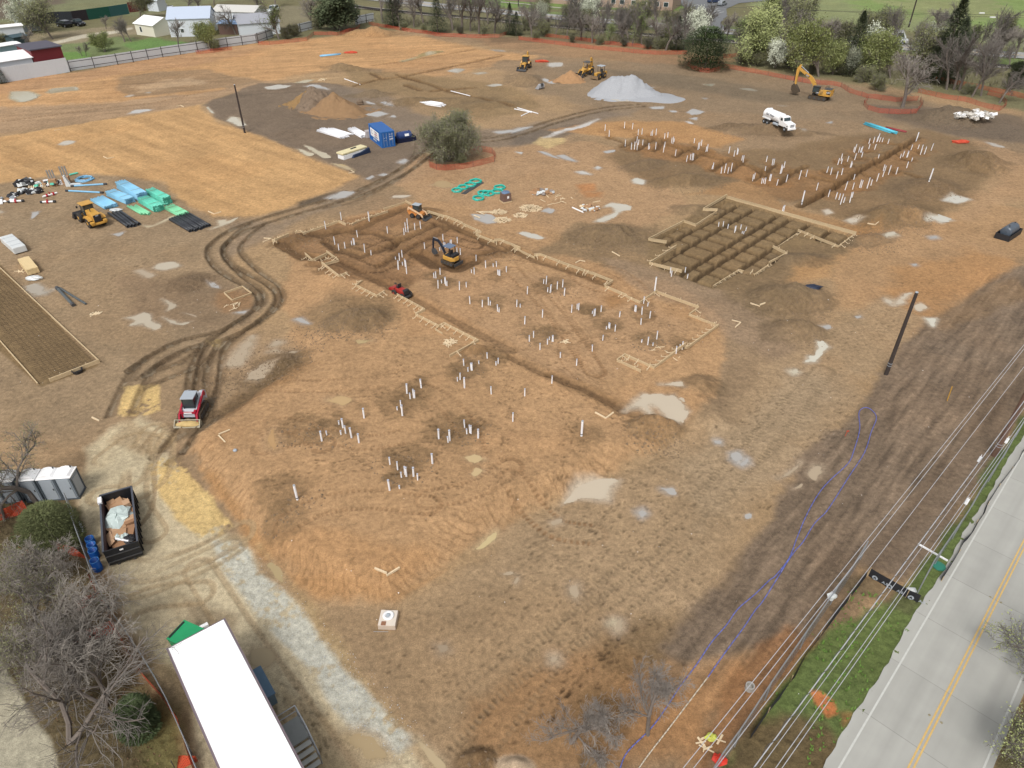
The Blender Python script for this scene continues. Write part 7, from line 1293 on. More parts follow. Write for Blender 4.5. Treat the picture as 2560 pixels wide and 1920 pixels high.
cards = [hue('card_a', (184, 146, 112), .85, .1), hue('card_b', (198, 162, 130), .85, .1), hue('card_c', (164, 124, 92), .85, .1)]
for k, (x, y, z, sx, sy, sz, rz_, rx_) in enumerate([(-2.3, -.2, .9, 1.5, 1.1, .06, .3, .15), (-2.2, .6, .95, .55, .45, .4, .2, .1), (-1.6, -.5, .95, 1.3, .7, .05, -.4, .2), (-2.7, .1, .8, .8, .9, .05, .8, .1), (.0, .75, .95, .7, .8, .35, .1, .05), (.35, .75, 1.0, .3, .75, .3, .1, .05), (.5, .0, .9, .5, .7, .3, .15, .1), (.95, -.3, .85, .9, .7, .35, .5, .1), (1.2, .5, .85, 1.0, .9, .4, -.2, .1), (1.3, -.1, .95, .7, .9, .35, -.1, .1), (.2, -.75, .95, .6, .5, .06, .5, .3), (2.2, -.3, .8, 1.1, .8, .06, .3, .2), (2.4, .35, .75, .9, .6, .2, .9, .1), (1.4, -.85, .95, 1.2, .5, .05, .2, .6), (-1.3, .7, .8, .7, .6, .3, .6, .1), (-3.0, -.6, .8, .5, .5, .3, .2, .1)]):
    m = Msk @ Vector((x*Ls/6.8, y*Ws/2.5, z)); o = MB().box((0, 0, 0), (sx, sy, sz), rx=rx_).build('cardboard_box', cards[k % 3], loc=m, rz=rzs+rz_); tag(o, 'flattened brown cardboard lying in the black skip' if sz < .1 else 'brown cardboard box thrown in the black skip', 'cardboard box', 'flattened cardboard in the skip' if sz < .1 else 'cardboard boxes in the skip')
for k, (x, y, r, l) in enumerate([(-.7, -.1, (1.15, .85, .35), 'large heap of clear white plastic sheeting in the middle of the skip'), (1.75, .25, (.3, .26, .22), 'round white bag near the tailgate of the skip, left one'), (1.6, -.25, (.26, .2, .2), 'round white bag near the tailgate of the skip, right one'), (2.2, .55, (.4, .4, .25), 'black bag near the tailgate of the skip')]):
    m = Msk @ Vector((x*Ls/6.8, y*Ws/2.5, 1.0)); tag(MB().blob((0, 0, 0), r, k+3, 12, .22).build('plastic_bag', M_BLK if k == 3 else mat('clear_sheeting', S(206, 220, 216), .3, .08, 2), loc=m, rz=rzs), l, 'plastic bag')
m = Msk @ Vector((2.25*Ls/6.8, 0, 1.1)); tag(MB().tube((-.4, -.35, 0), (.3, .45, .05), .07, n=8).build('white_tube', M_PVC, loc=m, rz=rzs), 'short white tube lying on the rubbish near the tailgate', 'tube')
p = Msk @ Vector((-Ls/2+.9, Ws/2 if False else -Ws/2, ZS)); m = Vector((*at(249, 1251, 1.6), 1.56)); tag(MB().box((0, 0, 0), (.62, .26, .2)).build('white_box', M_WHITE, loc=m, rz=rzs), 'small white box hung on the rim of the black skip', 'box')
# portable toilets
pf = Vector((*at(201.6, 1246.7), 0)); pl_ = Vector((*at(166.4, 1249.4), 0)); ddv = (pl_-pf); ddv.normalize(); dz = Vector((-ddv.y, ddv.x, 0)); dz = dz if dz.y > 0 else -dz; M_TG = hue('toilet_grey', (158, 168, 178), .5, .08, 1); M_TF = hue('toilet_frame', (88, 96, 104), .5, .1); WT = 1.2
def toilet():
    t = thing('portable_toilet', '', 'portable toilet'); mb = MB(); mb.box((0, 0, 1.08), (WT-.1, WT-.1, 2.0)); b = mb.build('body', M_TG, t)
    for sx in (-1, 1):
        for sy in (-1, 1): MB().box((sx*(WT/2-.04), sy*(WT/2-.04), 1.08), (.09, .09, 2.06)).build('corner_post', M_TF, b)
    MB().box((0, 0, .06), (WT+.04, WT+.04, .12)).build('base', M_TF, t); dr = MB().box((0, -WT/2+.03, 1.05), (.8, .05, 1.85)).build('door', M_LGREY, t); MB().box((.3, -WT/2-.005, 1.1), (.08, .03, .16)).build('handle', M_DARK, dr)
    for s_ in (-1, 1): MB().box((s_*(WT/2-.035), 0, 1.0), (.03, .8, 1.5)).build('side_panel', M_LGREY, t)
    MB().box((0, 0, 2.13), (WT+.05, WT+.05, .08)).ext([(-.55, 2.17), (.55, 2.17), (.4, 2.34), (0, 2.42), (-.4, 2.34)], -.5, .5).build('roof', M_WROOF, t, bevel=.03); MB().tube((.35, .35, 2.2), (.35, .35, 2.5), .05).build('vent_pipe', M_DARK, t); return t
tt = toilet(); labs = ['rightmost portable toilet, nearest the concrete, with one full side showing', 'second portable toilet from the right in the row of five', 'middle portable toilet of the row, partly behind branches', 'fourth portable toilet from the right, behind tree branches', 'leftmost portable toilet of the row, mostly hidden by branches']
rz0 = math.atan2(-ddv.y, -ddv.x)
for k in range(5):
    c_ = pf+ddv*(WT/2+k*1.27+(.25 if k > 2 else 0))+dz*WT/2+Vector((rnd(-.03, .03), rnd(-.05, .05), 0)); o = tt if k == 0 else dup(tt, (0, 0, 0)); o.location = (c_.x, c_.y, GH(c_.x, c_.y)); o.rotation_euler = (0, 0, rz0+rnd(-.03, .03)+(.25 if k == 4 else 0)); o['label'] = labs[k]; o['group'] = 'portable toilets in a row'
# blue barrels
BLU = hue('barrel_blue', (26, 98, 190), .35, .1, 1)
for k, (px, py, h, l) in enumerate([(247, 1424, .95, 'tallest blue plastic barrel nearest the camera beside the skip'), (240, 1394, .75, 'middle open blue barrel beside the chain link fence'), (236, 1378, .7, 'blue barrel third from the camera, with a white item inside'), (230, 1360, .6, 'farthest blue barrel by the skip, lying low behind the others')]):
    p = G(px, py); tb = thing('blue_barrel', l, 'barrel', p, 0, 'blue barrels by the skip'); MB().lathe((0, 0, 0), [(.27, 0), (.3, .05), (.3, h*.33), (.315, h*.36), (.3, h*.39), (.3, h*.95), (.27, h), (.25, h), (.25, .2)], 18).build('drum', BLU, tb, smooth=True)
    MB().path([Vector((.28*math.cos(a/16*2*math.pi), .28*math.sin(a/16*2*math.pi), h)) for a in range(16)], .022, 6, True).build('rim', hue('rim_blue', (84, 150, 220), .35), tb)
# fences ------------------------------------------------------------------
def netfence(name, pts3, h, mt, lab, post=None, prad=.03, rail=None, pstep=3.0, wav=.0, cat='fence', group=None, lean=.0, z0=0, seed=1):
    rs = random.Random(seed); t = thing(name, lab, cat, Vector(pts3[0])); o0 = Vector(pts3[0]); mb = MB(); L = 0; top = []; posts = []
    P_ = []
    for i in range(len(pts3)-1):
        a, b = Vector(pts3[i]), Vector(pts3[i+1]); n = max(1, int((b-a).length/1.2))
        for k in range(n): P_.append(a+(b-a)*k/n)
    P_.append(Vector(pts3[-1])); Q = []
    for i, p in enumerate(P_):
        z = GH(p.x, p.y); off = Vector((rs.uniform(-1, 1), rs.uniform(-1, 1), 0))*wav; hh = h*(1-rs.random()*wav*1.2); Q.append((Vector((p.x, p.y, z+z0))-o0, Vector((p.x, p.y, z+hh))+off-o0, z))
    for i in range(len(Q)-1):
        l = (Q[i+1][0]-Q[i][0]).length; mb.quad(Q[i][0], Q[i+1][0], Q[i+1][1], Q[i][1], [(L, 0), (L+l, 0), (L+l, h), (L, h)]); L += l
    mb.build('netting' if mt in (M_ORG, M_ORN) else 'wire_mesh' if mt is M_CHAIN else 'fabric', mt, t); acc = 0
    if rail: mr_ = MB(); mr_.path([q[1] for q in Q], rail, 6); mr_.build('top_rail', M_STEEL, t)
    if post:
        acc = pstep; cntp = 0
        for i in range(len(Q)):
            if i: acc += (Q[i][0]-Q[i-1][0]).length
            if acc >= pstep and cntp < 95: MB().tube(Q[i][0]-Vector((0, 0, .1)), Q[i][0]+Vector((0, 0, h+.06)), prad, n=6).build('post', post, t); acc = 0; cntp += 1
    return t
def gl(pts, z=0): return [(*at(x, y, z), 0) for x, y in pts]
netfence('chain_link_fence', gl([(171.8, 1257.5), (191.7, 1321), (213, 1379), (235, 1440), (262, 1500), (289, 1550), (327, 1602), (365, 1660), (398, 1715), (425, 1765), (445.6, 1810), (470, 1865), (492, 1920), (530, 2010)], .9), 1.8, M_CHAIN, 'grey chain link fence between the bare trees and the concrete yard', M_STEEL, .035, .03, 3.0)
netfence('safety_netting', gl(cr('K', (775, 0), (830, 130), (990, 420), (1100, 640), (1230, 850), (1400, 1040), (1540, 1290), (1650, 1540), (1700, 1700)), .35), .95, M_ORN, 'orange safety netting running beside the chain link fence under the bare trees', M_DARK, .02, None, 3, .18)
for i, (a, c_) in enumerate([((('K', (590, 300), (700, 240), (830, 150)),), 'upper orange netting spur under the big bare tree'), ((('K', (520, 600), (640, 540), (800, 500), (1000, 440)),), 'middle orange netting spur among the bare branches'), ((('K', (1500, 1640), (1600, 1600), (1690, 1560)),), 'lowest orange netting spur at the bottom edge'), ((('I', (-60, 1150), (60, 1120), (230, 1060)),), 'orange netting left of the portable toilets'), ((('I', (190, 1400), (300, 1440)),), 'orange netting scrap at the foot of the green bush'), ((('I', (470, 1400), (600, 1440), (740, 1470)),), 'orange netting between the green bush and the blue barrels')]):
    netfence('safety_netting', gl(cr(a[0][0], *a[0][1:]), .5), 1.0, M_ORN, c_, M_DARK, .02, None, 2, .3, seed=i)
FA = gl([(2160, 1377), (2122, 1440), (2085, 1489), (2036, 1561), (1981, 1640), (1920, 1729), (1882, 1787), (1844, 1845), (1801, 1903), (1730, 2020)], .9); netfence('chain_link_fence', FA, 1.8, M_CHAIN, 'chain link fence at the bottom right, between the dirt and the grass verge', M_STEEL, .035, .035, 3)
FB = gl([(2640, 930), (2560, 1055), (2496, 1162), (2441, 1245), (2412, 1296), (2371, 1356), (2325, 1423), (2300, 1470)], .9); netfence('chain_link_fence', FB, 1.8, M_CHAIN, 'chain link fence along the concrete road at the right edge', M_STEEL, .035, .035, 3)
SILT = mat('black_silt_fabric', (.02, .02, .024), .7, .3, 4)
sf = netfence('silt_fence', gl(cr('N', (870, -20), (950, 30), (1040, 80), (1200, 165), (1300, 215)), .2), .75, SILT, 'black silt fence with white round emblems crossing the grass verge', M_WOOD, .02, None, 2)
def emblem(pa, pb, txt):
    a = Vector((*at(*cr('N', pa)[0], .35), 0)); b = Vector((*at(*cr('N', pb)[0], .35), 0)); d_ = (b-a); L = d_.length; d_.normalize(); rz = math.atan2(d_.y, d_.x); nrm = Vector((d_.y, -d_.x, 0))*.03; o0 = Vector(sf.location)
    base = a-o0+nrm; zt = .42
    k_ = MB(); pts = [base+d_*.28+Vector((0, 0, zt))+d_*.18*math.cos(q/16*2*math.pi)+Vector((0, 0, .18*math.sin(q/16*2*math.pi))) for q in range(16)]; k_.v = pts; k_.face(list(range(16))); k_.build('emblem', M_LGREY, sf)
    text_mesh('A', .26, M_BLK, sf, base+d_*.28+nrm*.5+Vector((0, 0, zt)), (R(90), 0, rz), bold=.05); text_mesh(txt, .27, M_LGREY, sf, base+d_*.95+nrm*.5+Vector((0, 0, zt)), (R(90), 0, rz), bold=.02)
emblem((1190, 175), (1300, 215), 'A.S.'); emblem((1010, 75), (1120, 130), 'A.S.'); emblem((885, 0), (960, 40), 'A.S.')
netfence('silt_fence', gl(cr('N', (855, -5), (700, 200), (600, 330), (450, 520), (300, 720), (200, 900), (100, 1060), (0, 1180), (-150, 1400)), .1), .55, SILT, 'black silt fence along the inner side of the grass verge', M_WOOD, .02, None, 2.5, .1); netfence('silt_fence', gl(cr('J', (1500, 1700), (1600, 1540), (1700, 1370), (1850, 1120), (2000, 880), (2212, 590), (2400, 340)), .1), .5, SILT, 'low black silt fence close to the edge of the concrete road', M_WOOD, .02, None, 2.5, .1)
# orange fences round the far boundary
def wp(c, pts): return [tuple(Vector((*at(*q), 0))) for q in cr(c, *pts)]
F_ = [('P', [(20, 385), (120, 385), (250, 372), (440, 350), (500, 300), (700, 305), (820, 285), (880, 262), (900, 230)], 'orange netting fence at the far corner behind the bushes', .12), ('P', [(975, 215), (1100, 240), (1300, 275), (1500, 300), (1560, 315), (1900, 330), (2100, 325), (2170, 300)], 'orange netting fence along the trees at the far end of the site, left run', .1),
 ('E', [(55, 345), (400, 388), (700, 428), (1000, 452), (1050, 460), (1250, 475), (1510, 470)], 'orange netting fence along the trees at the far end, middle run', .1), ('E', [(280, 318), (600, 352), (800, 385), (1000, 400), (1200, 425)], 'second orange netting fence standing behind the middle run', .15), ('E', [(1515, 560), (1540, 595), (1620, 622), (1700, 630), (1790, 610), (1822, 575), (1780, 545), (1560, 535), (1515, 560)], 'ring of orange netting round the solitary dark bush', .08),
 ('E', [(1822, 580), (1950, 605), (2100, 630), (2212, 650)], 'orange netting fence right of the netted dark bush', .1), ('F', [(0, 650), (200, 690), (390, 725), (560, 735), (630, 750), (700, 800), (860, 845), (1100, 880), (1290, 870)], 'orange netting fence behind the big excavator', .15), ('F', [(860, 865), (825, 905), (860, 945), (960, 975), (1120, 985), (1280, 980), (1330, 915), (1310, 880)], 'loop of orange netting bulging round the bare tree on the right', .1),
 ('F', [(1290, 800), (1500, 850), (1700, 880), (1880, 935), (2000, 960), (2055, 920), (2010, 850), (1890, 820)], 'orange netting fence in front of the thin saplings on the right', .12), ('F', [(1440, 700), (1700, 745), (1960, 800), (2100, 830), (2300, 880)], 'rear orange netting fence among the thin saplings', .15), ('E', [(1820, 500), (1900, 495), (1970, 480)], 'short orange netting piece behind the netted dark bush', .1), ('O', [(1700, 470), (1850, 455), (2010, 430)], 'orange netting at the foot of the bush on the white fence', .15),
 ('P', [(1495, 1400), (1500, 1440), (1560, 1462), (1640, 1470), (1800, 1452), (1950, 1422), (2060, 1390), (2072, 1360), (2040, 1320), (1900, 1290), (1750, 1295), (1600, 1330), (1520, 1365), (1495, 1400)], 'ring of orange netting round the big tree in the middle of the site', .08)]
for i, (c, pts, l, wv_) in enumerate(F_): netfence('safety_netting', wp(c, pts), 1.0, M_ORG, l, M_DARK, .025, None, 3.0, wv_, seed=i+20)
# utility poles
M_POLE = mat('dark_pole', (.045, .034, .03), .85, .3, 2); M_POLB = mat('brown_pole', S(116, 90, 76), .85, .2, 2)
def pole(px, py, top, r, mt, lab, arm=None):
    p = G(px, py); h = pipe_h(p, px, py, math.hypot(top[0]-px, top[1]-py)); t = thing('utility_pole', lab, 'utility pole', p); MB().tube((0, 0, -.2), (0, 0, h), r, r*.72, 12).build('shaft', mt, t, smooth=False)
    MB().tube((0, 0, h), (0, 0, h+.06), r*.75, r*.6, 12).build('cap', M_LGREY, t)
    for z in (1.0, 1.25): MB().tube((0, 0, z), (0, 0, z+.04), r*1.03, n=12).build('band', M_LGREY, t)
    return t, h
pole(2215, 936, (2287, 745), .19, M_POLE, 'black bare utility pole standing on the edge of the dark soil, right'); pole(612, 332, (587, 216), .18, M_POLE, 'black bare utility pole at the corner of the left tan field')
t, hh_ = pole(2484, 1139, (2620, 880), .22, M_POLB, 'brown wooden utility pole beside the chain link fence, cut off by the right edge')
pole(2271.5, 68, (2300, -50), .22, M_POLE, 'dark utility pole in the green field at the top right'); pole(2543, 120, (2556, 40), .16, M_POLE, 'thin dark utility pole at the top right corner'); pole(1296, 16, (1296, -40), .2, M_POLE, 'dark pole standing beyond the far road at the top')
WIRE = mat('wire_alu', S(206, 208, 214), .4, .1, 1, metal=.2)
def wire(a, b, z, r, lab, mt=WIRE, sag=.0, grp='power lines beside the road'):
    A = Vector((*at(*a, z), z)); B_ = Vector((*at(*b, z), z)); d_ = B_-A; A2 = A-d_*.5; B2 = B_+d_*.6; mb = MB(); P_ = []
    for k in range(25): s_ = k/24; p = A2+(B2-A2)*s_; p.z -= sag*(1-(2*s_-1)**2); P_.append(p)
    mb.path(P_, r, 5); return tag(mb.build('power_line', mt), lab, 'power line', grp)
for (a, b, z, r, l) in [((1708, 1920), (2560, 862), 11.5, .014, 'overhead wire farthest left of the bunch beside the road'), ((1734, 1920), (2560, 872), 11.5, .014, 'overhead wire second from the left of the bunch'), ((1789, 1920), (2560, 917), 11.0, .014, 'overhead wire third from the left, alone'),
 ((1884, 1920), (2560, 1003), 8.0, .024, 'thick overhead cable fourth from the left'), ((1900, 1920), (2560, 1020), 7.9, .014, 'thin overhead wire just right of the thick lashed cable'), ((1939, 1920), (2560, 1044), 7.4, .016, 'overhead wire second from the right of the bunch'), ((1955, 1920), (2560, 1054), 7.4, .016, 'overhead wire farthest right, closest to the road')]: wire(a, b, z, r, l)
A = Vector((*at(1884, 1920, 7.95), 7.95)); B_ = Vector((*at(2560, 1010, 7.95), 7.95)); d_ = B_-A; pd = Vector((d_.y, -d_.x, 0)).normalized(); mb = MB(); P_ = [A+d_*(-.4+1.9*k/300)+pd*.09*math.sin(k*.9)+Vector((0, 0, .09*math.cos(k*.9))) for k in range(300)]; mb.path(P_, .014, 4); tag(mb.build('lashing_cable', M_DARK), 'dark lashing cable spiralling round the thick overhead cable', 'cable')
for (px, py) in ((1920+2065/3.456, 960+490/3.456), (1920+1830/3.456, 960+650/3.456), (1920+1720/3.456, 960+1015/3.456)): p = Vector((*at(px, py, 7.5), 7.5)); tag(MB().box((0, 0, 0), (.5, .16, .14)).tube((-.2, 0, 0), (-.2, 0, .5), .02).build('cable_clamp', M_WHITE, loc=p, rz=.8), 'white clamp fixed on the overhead cables beside the road', 'cable clamp', 'clamps on the overhead cables')
for a, b, l in [(cr('F', (180, 70))[0], cr('F', (2260, 122))[0], 'upper dark wire strung across the green field'), (cr('F', (640, 90))[0], cr('F', (2260, 142))[0], 'lower dark wire strung across the green field')]: wire(a, b, 9, .03, l, M_BLK, .4, 'wires across the green field')
for c, l in (((1848, 112), 'left white lamp fitting'), ((1942, 148), 'right white lamp fitting')): p = Vector((*at(*cr('F', c)[0], 8.6), 8.6)); tag(MB().box((0, 0, 0), (1.3, .35, .2)).build('cable_spacer', M_WHITE, loc=p), l+' hung on the wires above the green field', 'line fitting')
# blue hoses, marker, oddments by the road
HB = hue('blue_hose', (104, 116, 196), .4, .05, 1)
def hose(pts, r, mt, lab, smoothn=6):
    L = smooth_line(pts, smoothn); mb = MB(); P_ = [G(*q)+Vector((0, 0, r+.03)) for q in L]; o0 = P_[0]; mb.path([p-o0 for p in P_], r, 6); return tag(mb.build('hose', mt, loc=o0, smooth=True), lab, 'hose')
J = lambda *p: cr('J', *p); M_ = lambda *p: cr('M', *p)
hose(M_((920, 1720), (935, 1659), (1000, 1520), (1200, 1320), (1340, 1130), (1450, 960), (1600, 760), (1720, 580), (1850, 430), (1950, 290), (2100, 160))+J((10, 1700), (65, 1659), (180, 1510), (250, 1330), (330, 1140), (430, 960), (530, 840), (690, 690), (740, 580), (790, 400), (785, 250), (840, 208), (900, 235), (935, 300), (890, 420), (830, 600), (700, 800), (600, 960), (500, 1110), (400, 1210), (300, 1370), (200, 1490))+M_((2180, 200), (2100, 300), (2000, 450), (1830, 680), (1690, 880)), .032, HB, 'long blue hose looping across the dark soil beside the road', 5)
hose(M_((1690, 880), (1500, 1130), (1340, 1340), (1200, 1520), (1100, 1659), (1040, 1760)), .035, hue('cream_hose', (216, 204, 184)), 'cream-coloured hose running from the end of the blue hose')
p = G(2368, 1002); tag(MB().tube((0, 0, -.1), (-.05, .1, 1.5), .04, n=6).build('marker_post', hue('marker_yellow', (206, 158, 60)), loc=p), 'thin yellow marker post leaning in the dark soil', 'marker post')
t = thing('wash_out_box', 'pale square board box topped by a white round lid, at the front of the site', 'box', G(970, 1562)); q = [Vector((*at(px, py, .4), .4)) for px, py in ((952, 1525), (995, 1527), (988.7, 1566), (945, 1564.5))]; cq = sum(q, Vector())/4; t.location = (cq.x, cq.y, GH(cq.x, cq.y)); v_ = q[2]-q[3]; t.rotation_euler.z = math.atan2(v_.y, v_.x)
sx_ = v_.length; sy_ = (q[0]-q[3]).length; MB().box((0, 0, .2), (sx_, sy_, .4)).build('box_sides', hue('pale_board', (214, 196, 178), .7, .08), t, bevel=.02); MB().box((0, 0, .415), (sx_*.97, sy_*.97, .03)).build('top_board', hue('top_board', (226, 214, 200), .7, .05), t); MB().lathe((.0, .14, .43), [(.34, 0), (.36, .05), (.3, .09), (.2, .1), (.19, .06)], 24).build('lid', M_WHITE, t, smooth=True); MB().lathe((0, .14, .47), [(.14, 0), (.12, .1), (.05, .12)], 10).build('lid_knob', M_LGREY, t); MB().box((-.2, -.42, .435), (.3, .3, .006)).build('damp_patch', hue('damp_brown', (150, 106, 80)), t); MB().tube((-.8, -.75, .03), (.1, -.72, .03), .015).build('loose_rod', M_STEEL, t)
tag(MB().lathe((0, 0, 0), [(.26, 0), (.26, .35), (.19, .35), (.19, .05)], 18).build('concrete_ring', hue('ring_grey', (176, 172, 164), .8), loc=G(1873, 1722)), 'small concrete ring standing under the left overhead wires', 'concrete ring'); tag(MB().lathe((0, 0, 0), [(.42, 0), (.42, .06), (.1, .09)], 16).build('valve_cover', hue('cover_green', (52, 128, 108)), loc=G(2347, 1416)), 'round green cover in the grass beside the road', 'cover')
p = G(*J((1420, 1460))[0]); tag(MB().box((0, 0, .08), (2.0, .1, .1)).build('white_beam', M_WHITE, loc=p, rz=-.85), 'thin white beam lying in the grass under the wires', 'beam'); p = Vector((*at(*cr('N', (555, 175))[0], 1.5), 0)); tag(MB().blob((0, 0, 1.5), (.3, .25, .28), 7, 9, .3).build('white_rag', BAGW, loc=p), 'crumpled white sheet caught on top of the chain link fence', 'sheet'); p = Vector((*at(*cr('N', (1235, 125))[0], .1), 0)); tag(MB().blob((0, 0, .12), (.35, .2, .12), 9, 9, .4).build('white_rag', BAGW, loc=p), 'white plastic scrap lying beside the emblemed silt fence', 'sheet')
sticks('lath_tangle', 1780, 1862, .6, 9, 1.1, M_WOOD2, 'tangle of survey laths under the overhead wires at the bottom edge', .2, 40, .07); tag(MB().blob((0, 0, .3), (.28, .22, .2), 3, 10, .4).build('ribbon_bunch', hue('lime_ribbon', (204, 208, 96), .6), loc=G(1775, 1850)), 'bunch of lime green ribbon tied on the survey laths', 'ribbon'); tag(MB().blob((0, 0, .25), (.35, .3, .22), 5, 10, .35).build('red_net', hue('red_net', (220, 62, 44), .6), loc=G(1795, 1905)), 'scrunched red netting at the foot of the survey laths', 'netting')
tag(MB().tube((0, 0, 0), (.1, .05, .5), .02, n=5).box((.16, .1, .45), (.2, .02, .12)).build('survey_flag', M_ONET, loc=G(*J((665, 450))[0])), 'small orange survey flag in the dark soil beside the blue hose', 'flag'); tag(MB().lathe((0, 0, 0), [(.14, 0), (.17, .08), (.1, .16), (.02, .19)], 10).build('dome_marker', M_LGREY, loc=G(*cr('I', (2032, 578))[0])), 'small pale dome lying on the left bank of the pad', 'cap')
# verge grass and weeds
def tufts(name, lab, areas, n, mt, h0, h1, seed):
    rs = random.Random(seed); mb = MB(); 
    for poly in areas:
        xs = [p[0] for p in poly]; ys = [p[1] for p in poly]; A_ = abs(sum(poly[i][0]*poly[(i+1) % len(poly)][1]-poly[(i+1) % len(poly)][0]*poly[i][1] for i in range(len(poly)))/2)
        k = 0; tot = int(A_*n)
        while k < tot:
            x, y = rs.uniform(min(xs), max(xs)), rs.uniform(min(ys), max(ys)); k += 1
            if not bool(inside(np.array([x]), np.array([y]), poly)[0]): continue
            if fbm(np.array([x]), np.array([y]), 1.6, 2, 7)[0] < -.15 and n > 3: continue
            z = GH(x, y)
            for b_ in range(4): a = rs.uniform(0, 6.28); h = rs.uniform(h0, h1); w_ = .045; k0 = len(mb.v); cx_, sy2 = math.cos(a), math.sin(a); mb.v += [Vector((x-sy2*w_, y+cx_*w_, z)), Vector((x+sy2*w_, y-cx_*w_, z)), Vector((x+cx_*h*.8, y+sy2*h*.8, z+h))]; mb.face([k0, k0+1, k0+2])
    o = mb.build(name, mt); o['kind'] = 'stuff'; tag(o, lab, 'grass'); return o
VERGE = W2(cr('N', (300, 900), (700, 100), (900, 60), (1290, 230), (1480, 0), (1380, 210), (1100, 650), (700, 1240), (520, 1560), (330, 1659), (380, 1300)))
tufts('verge_grass', 'green spring grass on the verge beside the concrete road', [VERGE, W2(cr('N', (640, 120), (700, 60), (520, 420), (330, 700), (100, 1100), (-200, 1500), (-60, 1100), (300, 620))), W2(cr('J', (1440, 1500), (1500, 1300), (1900, 700), (1960, 700), (1600, 1300), (1500, 1560)))], 26, mat('grass_green', S(104, 138, 58), .8, .4, 1.2), .06, .2, 1)
tufts('dead_leaves', 'brown leaf litter and dry grass under the bare trees at the left', [W2(ov((0, 1100), (140, 1050), (170, 1120), (260, 1390), (330, 1500), (430, 1700), (200, 1700), (60, 1500), (0, 1350)))], 16, mat('leaf_litter', S(134, 108, 82), .9, .5, 2.5), .03, .12, 2)
# ================================================================ BUILDINGS BEYOND THE FENCE
def bld(lab, c, xy, xy2, W_, h, rise, wm, rm, wins=(), name='house', cat='house', over=.3, door=None, flat=False):
    a = G(*cr(c, xy)[0]); b = G(*cr(c, xy2)[0]); L = math.hypot(b.x-a.x, b.y-a.y); t = thing(name, lab, cat, (a.x, a.y, min(a.z, b.z)), math.atan2(b.y-a.y, b.x-a.x))
    w = MB().box((L/2, W_/2, h/2), (L, W_, h))
    if not flat:
        for x in (0.02, L-.02): w.v += [Vector((x, 0, h)), Vector((x, W_, h)), Vector((x, W_/2, h+rise))]; k = len(w.v)-3; w.face([k, k+1, k+2])
    w = w.build('wall', wm, t); s = rise/(W_/2) if W_ else 0; o = over
    if flat: MB().box((L/2, W_/2, h+.12), (L+o*2, W_+o*2, .22)).build('roof', rm, t)
    else:
        mb = MB()
        for (y0, z0), (y1, z1) in (((-o, h-s*o), (W_/2, h+rise)), ((W_+o, h-s*o), (W_/2, h+rise))): mb.v += [Vector(q) for q in ((-o, y0, z0), (L+o, y0, z0), (L+o, y1, z1), (-o, y1, z1), (-o, y0, z0+.12), (L+o, y0, z0+.12), (L+o, y1, z1+.12), (-o, y1, z1+.12))]; k = len(mb.v)-8; [mb.face([k+i for i in f]) for f in ((0, 1, 2, 3), (4, 7, 6, 5), (0, 4, 5, 1), (3, 2, 6, 7), (0, 3, 7, 4), (1, 5, 6, 2))]
        mb.build('roof', rm, t)
    for (x, z, ww, hh) in wins: f = MB().box((L*x, -.02, z), (ww+.16, .06, hh+.16)).build('window', M_WHITE, t); MB().box((L*x, -.06, z), (ww, .03, hh)).build('pane', M_GLASS, f)
    if door: MB().box((L*door, -.03, 1.05), (1.0, .08, 2.1)).build('door', M_DARK, t)
    return t
WSH = hue('white_sheet_metal', (222, 228, 234), .5, .05); CRE = hue('cream_wall', (232, 228, 210), .7, .04); GRF = hue('grey_shingle', (166, 168, 176), .8, .1); BLF = hue('bluegrey_roof', (196, 208, 226), .6, .05)
bld('long low white metal building with a bright white roof at the left edge', 'O', (-420, 760), (325, 640), 9, 3.6, 1.0, WSH, M_WROOF, name='metal_building', cat='building')
bld('dark-roofed shed with a maroon front behind the white fence', 'O', (335, 640), (590, 600), 9, 5.0, 0, hue('maroon_sheet', (118, 40, 46), .6, .1), hue('charcoal_roof', (92, 90, 102), .8), flat=True, name='shed', cat='shed')
bld('small cream cottage with a white hip-like roof on the lawn', 'O', (1185, 300), (1345, 322), 8, 3.0, 1.5, CRE, M_WROOF, ((.3, 1.6, .8, 1.3),)); bld('largest white house with several gables behind the lawn', 'O', (1480, 322), (1840, 310), 11, 4.6, 2.2, WSH, BLF, ((.3, 1.6, .8, .9), (.7, 1.6, .8, .9)), door=.85)
bld('low carport with a faded blue roof right of the largest white house', 'O', (1900, 300), (2060, 300), 7, 2.8, .4, hue('carport_brown', (110, 86, 76)), hue('faded_blue_roof', (150, 178, 214)), name='carport', cat='carport'); bld('white house with a grey roof right of the big bare tree', 'O', (2080, 315), (2430, 290), 9, 3.2, 1.8, WSH, GRF, ((.85, 1.6, .8, .9),)); bld('wide pale roofed building behind the carport', 'O', (1850, 190), (2210, 200), 9, 3.0, 1.2, WSH, hue('pale_roof', (214, 212, 206)), name='building', cat='building')
